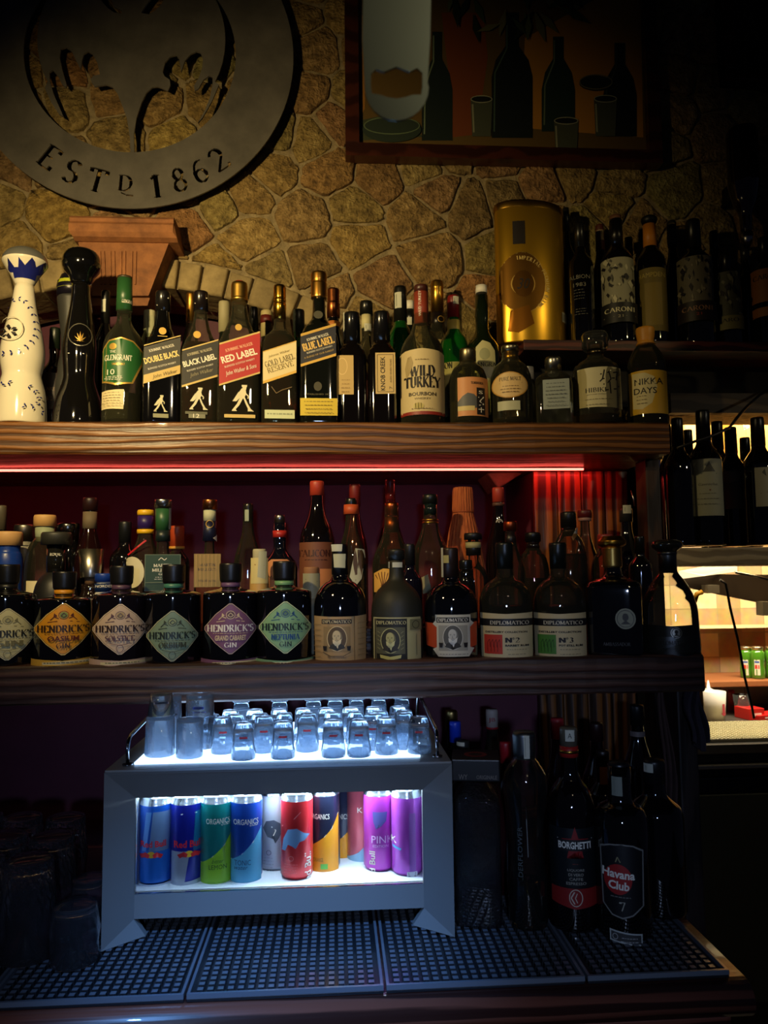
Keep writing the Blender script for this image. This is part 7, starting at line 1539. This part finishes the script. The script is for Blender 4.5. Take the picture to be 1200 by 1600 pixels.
can(593, 1246, 1.325, 'magenta can reading PINK EDITION with blue bull print', (196, 70, 190), [('poly', mat((90, 84, 150), .35), [(583, 1262), (606, 1262), (604, 1276), (596, 1284), (592, 1280), (588, 1288), (584, 1278)]), ('txt', mat((240, 190, 240)), 'PINK', 598, 1304, 11, 34), ('txt', mat((240, 190, 240)), 'EDITION', 595, 1314, 4, 24), ('txt', WHT, 'Red Bull', 582, 1346, 9, 48, 90, {'bold': .02})] + fine(mat((230, 150, 230)), 600, 1356, 1364, 20, 3), 46)
can(637, 1248, 1.302, 'plain magenta can with barcode at the right end of the fridge', (186, 80, 200), [('poly', mat((150, 90, 180), .35), [(640, 1264), (650, 1264), (650, 1376), (640, 1376)]), ('txt', WHT, 'K', 616, 1306, 10, 8), ('rect', mat((226, 230, 240)), 636, 1353, 652, 1375), ('poly', mat((90, 170, 220)), [(614, 1314), (628, 1318), (626, 1321), (614, 1318)])] + [('line', INK, [(638, 1355 + i * 2.2), (650, 1355 + i * 2.2)], .9) for i in range(9)])
# ---------------------------------------------------------------- shot glasses on the fridge
SGM = wetglass((240, 248, 255), .13, (200, 225, 255))
def shot_mesh(h=.056, rb=.0145, rt=.0195, flutes=10):
    """upside-down fluted shot glass: rim down, thick base up"""
    mb = MB(); k = mb.mi(SGM); n = 40; rings = []
    out = [(rt - .0015, 0), (rt, .001), (rt * .99, h * .22), (rt * .93, h * .34), (rt * .90, h * .42), (rb * 1.12, h * .8), (rb * 1.03, h * .95), (rb * .92, h)]
    inn = [(0, h * .80), (rb * .75, h * .79), (rb * .96, h * .72), (rt * .86, h * .36), (rt * .93, h * .2), (rt - .0028, .0005)]
    prof = [(0, h, 0), (rb * .8, h, 0)] + [(r, z, 1 if .3 * h < z < .97 * h else 0) for r, z in out[::-1]] + [(r, z, 0) for r, z in inn[::-1]]
    for r, z, fl in prof:
        if r < 1e-6: mb.v.append((0, 0, z)); rings.append([len(mb.v) - 1]); continue
        ring = []
        for i in range(n):
            a = 2 * math.pi * i / n; q = r * (1 - (.045 * abs(math.cos(a * flutes / 2)) if fl else 0)); mb.v.append((q * math.cos(a), q * math.sin(a), z)); ring.append(len(mb.v) - 1)
        rings.append(ring)
    for a, b in zip(rings, rings[1:]):
        for i in range(n):
            j = (i + 1) % n
            if len(a) == 1: mb.face([a[0], b[i], b[j]], k, True)
            elif len(b) == 1: mb.face([a[i], b[0], a[j]], k, True)
            else: mb.face([a[i], b[i], b[j], a[j]], k, True)
    return mb
proto = shot_mesh().build('shot_glass')
RED_ = mat((200, 50, 60), .4)
def glass_at(px, Y, z, lbl, logo=True, first=[True], sc=1.0):
    global proto
    if first[0]: g = proto; first[0] = False
    else: g = proto.copy(); COL.objects.link(g)
    X = 0
    for _ in range(10): q = proj((X, Y, z)); X += (px - q[0]) * q[2] / FPX
    g.location = (X, Y, z); g.rotation_euler = (0, 0, random.uniform(0, .6)); g.scale = (sc, sc, sc)
    tag(g, lbl, 'glass', 'upturned shot glasses on the fridge')
    if logo:
        s = Wrap(0, 0, 1, .0163, off=.0002)
        el = [('rect', RED_, -.0052, -.0385, .0052, -.0365)]
        mb = MB(); k = mb.mi(RED_); n = 6
        for i in range(n + 1):
            a = -.35 + .7 * i / n
            for zz in (.0335, .0365): mb.v.append((.0178 * math.sin(a), -.0178 * math.cos(a), zz))
        for i in range(n): mb.face([2 * i, 2 * i + 2, 2 * i + 3, 2 * i + 1], k)
        b = mb.build('red_print', g, fix=False); b.rotation_euler.z = -g.rotation_euler.z - math.atan2(X, Y)
    return g
ords = ['first', 'second', 'third', 'fourth', 'fifth', 'sixth', 'seventh', 'eighth', 'ninth', 'tenth']
frontrow = [380, 442, 521, 561, 604, 655]
YF = FYo + .055
for i, px in enumerate(frontrow): glass_at(px, YF - (.012 if i in (0, 1, 2, 3) else 0), ZP, 'upturned shot glass in the front row, %s counted from its left end' % ords[i])
for i, px in enumerate((348, 412, 480, 583, 630)): glass_at(px, YF + .034, ZP, 'upturned shot glass in the second row, %s counted from its left end' % ords[i], i != 4)
for i, px in enumerate((330, 368, 406, 444, 482, 520, 556, 594, 632)): glass_at(px, YF + .078, ZP, 'upturned shot glass in the third row, %s counted from its left end' % ords[i], False, sc=.94)
for i, px in enumerate((322, 360, 398, 436, 474, 510, 548, 584, 622)): glass_at(px, YF + .122, ZP, 'upturned shot glass in the fourth row, %s counted from its left end' % ords[i], False, sc=.94)
# rear row of doubled-up glasses, their tops hidden by the shelf edge
rear = (377, 437, 490, 524, 557, 592, 628)
for i, px in enumerate(rear): glass_at(px, YF + .222, ZP, 'shot glass in the rear row under a stacked one, %s counted from the left' % ords[i], False, sc=.9)
for i, px in enumerate(rear): glass_at(px, YF + .222, ZP + .0510, 'shot glass stacked on top of the rear row, %s counted from the left' % ords[i], i % 2 == 0, sc=.9)
# taller tumblers at the left end
def tumbler(px, Y, z, h, rb, rt, lbl, col=(240, 246, 255), el=None, name='tumbler', n=32, fl=0):
    X = 0
    for _ in range(10): q = proj((X, Y, z)); X += (px - q[0]) * q[2] / FPX
    t = thing(name, lbl, 'glass', (X, Y, z), -math.atan2(X, Y), 'upturned tumblers')
    pr = [(0, h), (rb * .85, h), (rb, h * .985), (rt, .002), (rt - .0008, 0), (rt - .0022, .0006), (rb - .002, h * .90), (rb * .7, h * .915), (0, h * .915)]
    MB().lathe([(p_[0], p_[1]) for p_ in pr][::-1], wetglass((240, 248, 255), .13, (200, 225, 255)), n).build('glass_wall', t, fix=True)
    if el:
        s = 1.0
        class W_:
            curved = False
            def __call__(q, x, y, lay):
                v = y; R = rt + (rb - rt) * v / h + .0004 + lay * .0002; a = x / R
                return (R * math.sin(a), -R * math.cos(a), v)
        art_bm(el, W_()).build('print', t, fix=False)
    return t
BLU = mat((30, 60, 180), .4)
def flip(el): return el
tumbler(250, YF + .03, ZP, .062, .022, .0245, 'printed tumbler at the front left corner of the fridge roof', el=None)
tumbler(252, YF + .03, ZP + .0625, .035, .017, .0215, 'shorter printed glass stacked at the front left corner', el=[('rect', mat((214, 190, 200), .5), -.012, .020, .012, .023)])
tumbler(296, YF + .012, ZP, .060, .0205, .0215, 'plain straight tumbler second from the left corner of the fridge roof')
tumbler(312, YF + .078, ZP, .088, .0225, .0245, 'tall tumbler with blue print behind the plain straight one', el=[('rect', BLU, -.012, .066, .006, .070), ('rect', mat((90, 100, 170)), -.012, .060, .010, .062)])
tumbler(262, YF + .085, ZP, .085, .0215, .0235, 'tall tumbler with dark print near the left rail', el=[('rect', INK, .002, .055, .016, .058), ('rect', INK, -.010, .022, .012, .026)])
# ---------------------------------------------------------------- cut-glass tumblers at the left
CG = wetglass((225, 225, 232), .05, (210, 215, 225))
def cutglass(px, Y, h, r, lbl, cut=True):
    X = 0; z = ZT
    for _ in range(10): q = proj((X, Y, z)); X += (px - q[0]) * q[2] / FPX
    mb = MB(); k = mb.mi(CG); n = 48; rings = []
    lv = [(0, h, 0), (r * .72, h, 0), (r * .86, h * .985, 0)] + [(r * (.88 + .02 * i), h * (.97 - .055 * i), 1 if cut else 0) for i in range(9)] + [(r * 1.0, h * .45, 0), (r * .97, h * .3, 0), (r * 1.02, .002, 0), (r * 1.0, 0, 0), (r * .95, .001, 0), (r * .90, h * .3, 0), (r * .90, h * .5, 0), (r * .78, h * .86, 0), (r * .5, h * .88, 0), (0, h * .88, 0)]
    for j, (rr, zz, c) in enumerate(lv):
        if rr < 1e-6: mb.v.append((0, 0, zz)); rings.append([len(mb.v) - 1]); continue
        ring = []
        for i in range(n):
            a = 2 * math.pi * i / n; q = rr * (1 - (.05 if c and (i + j) % 3 == 0 else 0) - (.03 if c and (i - j) % 3 == 0 else 0)); mb.v.append((q * math.cos(a), q * math.sin(a), zz)); ring.append(len(mb.v) - 1)
        rings.append(ring)
    for j, (a, b) in enumerate(zip(rings, rings[1:])):
        fs_ = not (cut and 3 <= j <= 11)
        for i in range(n):
            i2 = (i + 1) % n
            if len(a) == 1: mb.face([a[0], b[i], b[i2]], k, fs_)
            elif len(b) == 1: mb.face([a[i], b[0], a[i2]], k, fs_)
            else: mb.face([a[i], b[i], b[i2], a[i2]], k, fs_)
    return tag(mb.build('cut_glass_tumbler' if cut else 'tumbler', loc=(X, Y, z)), lbl, 'glass', 'upturned glasses on the counter at the left')
cutglass(42, 1.20, .138, .0375, 'tall diamond-cut glass nearest the plain tumbler, turned upside down')
cutglass(-36, 1.21, .138, .0375, 'tall diamond-cut glass cut by the left edge of the photo')
cutglass(78, 1.30, .138, .0375, 'tall diamond-cut glass in the second row, behind the plain tumbler')
cutglass(2, 1.31, .138, .0375, 'tall diamond-cut glass in the second row at the left edge')
cutglass(100, 1.40, .138, .036, 'tall cut glass in the third row, nearest the fridge side')
cutglass(32, 1.41, .138, .036, 'tall cut glass in the third row, further left')
cutglass(-30, 1.42, .138, .036, 'tall cut glass in the third row at the left edge')
cutglass(116, 1.18, .078, .034, 'plain low tumbler upside down beside the fridge foot', False)
cutglass(140, 1.262, .085, .030, 'second low tumbler close against the fridge side', False)
# ---------------------------------------------------------------- bottles on the counter at the right
CGp = 'bottles on the counter right of the fridge'
def cb_(name, lbl, px, top, w, Y, kind, g, cap, liq=None, arts=(), seg=32, asp=1): return bottle(name, lbl, px, top, w, Y, ZT if Y < 1.4 else ZN + .0005, kind, g, cap, liq, arts, CGp, seg, asp=asp)
t = cb_('liqueur_bottle', 'square dark ripple-glass bottle with large black box cap beside the fridge', 748, 1186, 72, 1.262, 'box', textured('ripple_glass', 'noise', (14, 12, 12), (26, 20, 20), 60, .08, 1.0, .006, coat=.6), [])
X, base, H, R = fit(748, 1186, 72, 1.262, ZT)
mb = MB(); mb.bbox(-R * 1.02, R * 1.02, -R * 1.02, R * 1.02, H * .895, H * 1.03, mat((18, 16, 18), .35), .002); mb.build('box_cap', t)
art_bm([('ell', mat((120, 30, 26)), 0, 0, .018, .016), ('ell', mat((40, 20, 18)), 0, 0, .012, .010)], lambda x, y, l_: None) if False else None
mb = MB(); mb.lathe([(R * .5, H * 1.0305), (0, H * 1.0306)], mat((130, 30, 28), .4), 24).lathe([(R * .3, H * 1.031), (0, H * 1.0311)], mat((40, 20, 18), .4), 20); mb.build('cap_emblem', t, fix=False)
el = [('txt', mat((120, 110, 100)), 'ORIGINALE', 765, 1205, 6, 32), ('txt', mat((120, 110, 100)), 'WY', 728, 1205, 8, 14)]
art_bm(el, Wrap(748, base, H / (base - 1186), R * 1.03, False)).build('cap_lettering', t, fix=False)
cb_('liqueur_bottle', 'tall clear fluted art-deco bottle with grey stopper, mostly empty', 826, 1143, 70, 1.235, 'germ', ('solid', (240, 238, 226)), [('stopper', [(.44, .86), (.50, .89), (.52, .985), (.46, 1.0)], metal((120, 124, 126), .4))], ((236, 220, 140), .22, 20),
  [('tax_strip', ribbon(830, 1146, 1182, 9), .54), ('front_label', [('txt', mat((90, 96, 96)), 'ELDERFLOWER', 816, 1330, 7, 90, 90), ('line', mat((120, 124, 120)), [(826, 1240), (828, 1330)], 1.2)], .82)], 20)
bg = mat((16, 22, 24), .4)
star = [(902 + (17 if i % 2 == 0 else 7.5) * 1.25 * math.sin(math.radians(i * 36)), 1308 - (22 if i % 2 == 0 else 9) * 1.2 * math.cos(math.radians(i * 36))) for i in range(10)]
cb_('liqueur_bottle', 'dark bottle with red star BORGHETTI label and red-gold neck', 897, 1136, 76, 1.232, 'borg', gloss((12, 9, 9), .05), [('capsule', [(.38, .85), (.38, .905)], mat((160, 34, 30), .4)), ('cap', [(.36, .906), (.36, .99), (.33, 1.0)], mat((90, 84, 70), .4)), ('neck_ring', [(.39, .87), (.39, .885)], GOLDM)], None,
  [('front_label', [('rect', bg, 863, 1284, 936, 1396), ('poly', mat((140, 28, 28), .45), star), ('rect', INK, 876, 1301, 927, 1318), ('txt', WHT, 'BORGHETTI', 901, 1309.5, 11, 48, 0, {'bold': .03}), ('line', WHT, [(876, 1300), (927, 1300)], .7), ('txt', mat((170, 165, 150)), 'LIQUORE', 902, 1347, 4.2, 25), ('txt', mat((170, 165, 150)), 'DI VERO', 902, 1353.5, 4.2, 22), ('txt', mat((170, 165, 150)), 'CAFFE', 902, 1360, 4.2, 20), ('txt', mat((170, 165, 150)), 'ESPRESSO', 902, 1366.5, 4.2, 29),
     ('poly', mat((136, 28, 26), .45), [(866, 1374), (936, 1374), (936, 1400), (900, 1405), (866, 1398)]), ('ring', mat((200, 190, 170)), 901, 1388, 10, 13, 1.2), ('line', mat((200, 190, 170)), [(899, 1379), (894, 1388), (899, 1397)], 1.8), ('line', mat((200, 190, 170)), [(903, 1381), (900, 1388), (903, 1395)], 1.2)] + fine(mat((120, 50, 40)), 902, 1337, 1337, 12, 1)),
   ('tax_strip', [('rect', STAMP, 892, 1138, 906, 1156), ('txt', INK, 'A', 899, 1147, 8, 6)], .39)], 36)
cb_('rum_bottle', 'dark rum bottle with red disc label reading Havana Club 7', 976, 1190, 84, 1.20, 'hav', gloss((10, 9, 9), .05), [('capsule', [(.36, .83), (.40, .985), (.36, 1.0)], mat((20, 20, 22), .3))], None,
  [('front_label', [('poly', mat((128, 126, 120), .45), [(943, 1313), (957, 1308), (975, 1306), (993, 1308), (1008, 1316), (1006, 1400), (990, 1414), (974, 1419), (958, 1415), (945, 1400)]), ('poly', mat((20, 20, 22), .45), [(945, 1315), (958, 1310), (975, 1308), (992, 1310), (1006, 1318), (1004, 1399), (989, 1412), (974, 1416.5), (959, 1413), (947, 1399)]),
     ('ell', mat((160, 34, 34), .45), 969, 1360, 21, 23), ('txt', WHT, 'Havana', 970, 1352, 13, 48, -4, {'bold': .03}), ('txt', WHT, 'Club', 970, 1369, 13, 31, -4, {'bold': .03}), ('line', mat((150, 140, 100)), [(966, 1334), (969, 1326), (973, 1334)], 1.4), ('ser', mat((170, 166, 150)), '7', 974, 1400, 13, 9, 0, {'thick': .26})] + fine(mat((110, 106, 100)), 972, 1386, 1386, 36, 1, 1.5)),
   ('foot_label', [('poly', mat((176, 180, 176), .5), [(954, 1436), (1002, 1441), (1002, 1459), (954, 1453)]), ('poly', mat((60, 60, 60), .5), [(956, 1438.5), (1000, 1443), (1000, 1456.5), (956, 1451)]), ('ring', mat((190, 190, 186)), 962, 1446, 4, 4.5, .8)] + fine(mat((190, 190, 186)), 983, 1447, 1452, 28, 2, .9)),
   ('tax_strip', ribbon(972, 1210, 1240, 16, mat((130, 134, 120), .7)), .42)], 36)
# behind them, standing under the lower shelf
cb_('rum_bottle', 'dark bottle with white-sealed square cap behind the red disc label', 1030, 1186, 84, 1.27, 'rum', gloss((10, 9, 9), .05), [('capsule', [(.38, .82), (.40, .985), (.36, 1.0)], mat((22, 22, 24), .35))], None, [('tax_strip', ribbon(1022, 1190, 1204, 14), .42)], 28)
YC = 1.52
for a in (('liqueur_bottle', 'bottle with gold foil cap standing farthest back by the fridge', 709, 1110, 46, 1.60, 'tall', BLK, metal((180, 150, 90), .35)),
          ('liquor_bottle', 'bottle with bright blue capsule beside the gold foil cap', 715, 1127, 44, 1.50, 'tall', gloss((12, 14, 24)), mat((24, 60, 200), .35)),
          ('liquor_bottle', 'bottle with white-topped black cap just above the black box cap', 728, 1157, 46, 1.375, 'rum', BLK, mat((34, 36, 36), .4)),
          ('liquor_bottle', 'bottle with white paper-wrapped cap edged in red, seen against the plum wall', 773, 1108, 46, 1.62, 'tall', ('clear', (170, 150, 170)), mat((186, 170, 160), .5)),
          ('liquor_bottle', 'bottle with plain dark red cap tucked left of the grey stopper', 795, 1159, 44, 1.36, 'rum', gloss((40, 10, 14)), mat((150, 24, 34), .4)),
          ('liquor_bottle', 'bottle with pinkish red cap and blue neck behind the red-gold neck', 877, 1122, 50, 1.50, 'tall', gloss((26, 12, 22)), mat((150, 40, 50), .4)),
          ('liquor_bottle', 'tall dim bottle with dark capsule behind the orange neck label', 938, 1129, 50, 1.56, 'tall', gloss((20, 8, 10)), mat((40, 16, 20), .4)),
          ('liquor_bottle', 'dark bottle with orange neck label between the star and disc labels', 948, 1172, 48, 1.38, 'rum', gloss((14, 9, 8)), mat((30, 22, 20), .4)),
          ('liquor_bottle', 'tall dark bottle with ringed neck at the back near the dusty pink cloth', 1003, 1101, 52, 1.56, 'tall', gloss((14, 10, 12)), mat((20, 18, 20), .4))):
    nm, lb, px, tp, w_, Y_, kd, g_, cm = a
    ex = [('cap', [(.42, .86), (.42, .985), (.38, 1.0)], cm)]
    ar = []
    if px == 773: ex.append(('cap_ring', [(.43, .855), (.43, .87)], mat((160, 30, 40), .4))); ar = [('neck_label', [('txt', mat((150, 30, 36)), 'JB', 773, 1124, 8, 10)], .43)]
    if px == 948: ar = [('neck_label', [('rect', mat((190, 104, 40), .5), 943, 1196, 957, 1238)], .46)]
    if px == 1003: ar = [('neck_label', [('rect', mat((120, 110, 110)), 992, 1142, 1014, 1150), ('rect', mat((90, 84, 84)), 992, 1160, 1014, 1166)], .44)]
    if px == 728: ar = [('neck_label', ribbon(722, 1158, 1164, 16), .44)]
    cb_(nm, lb, px, tp, w_, Y_, kd, g_, ex, None, ar, 22)
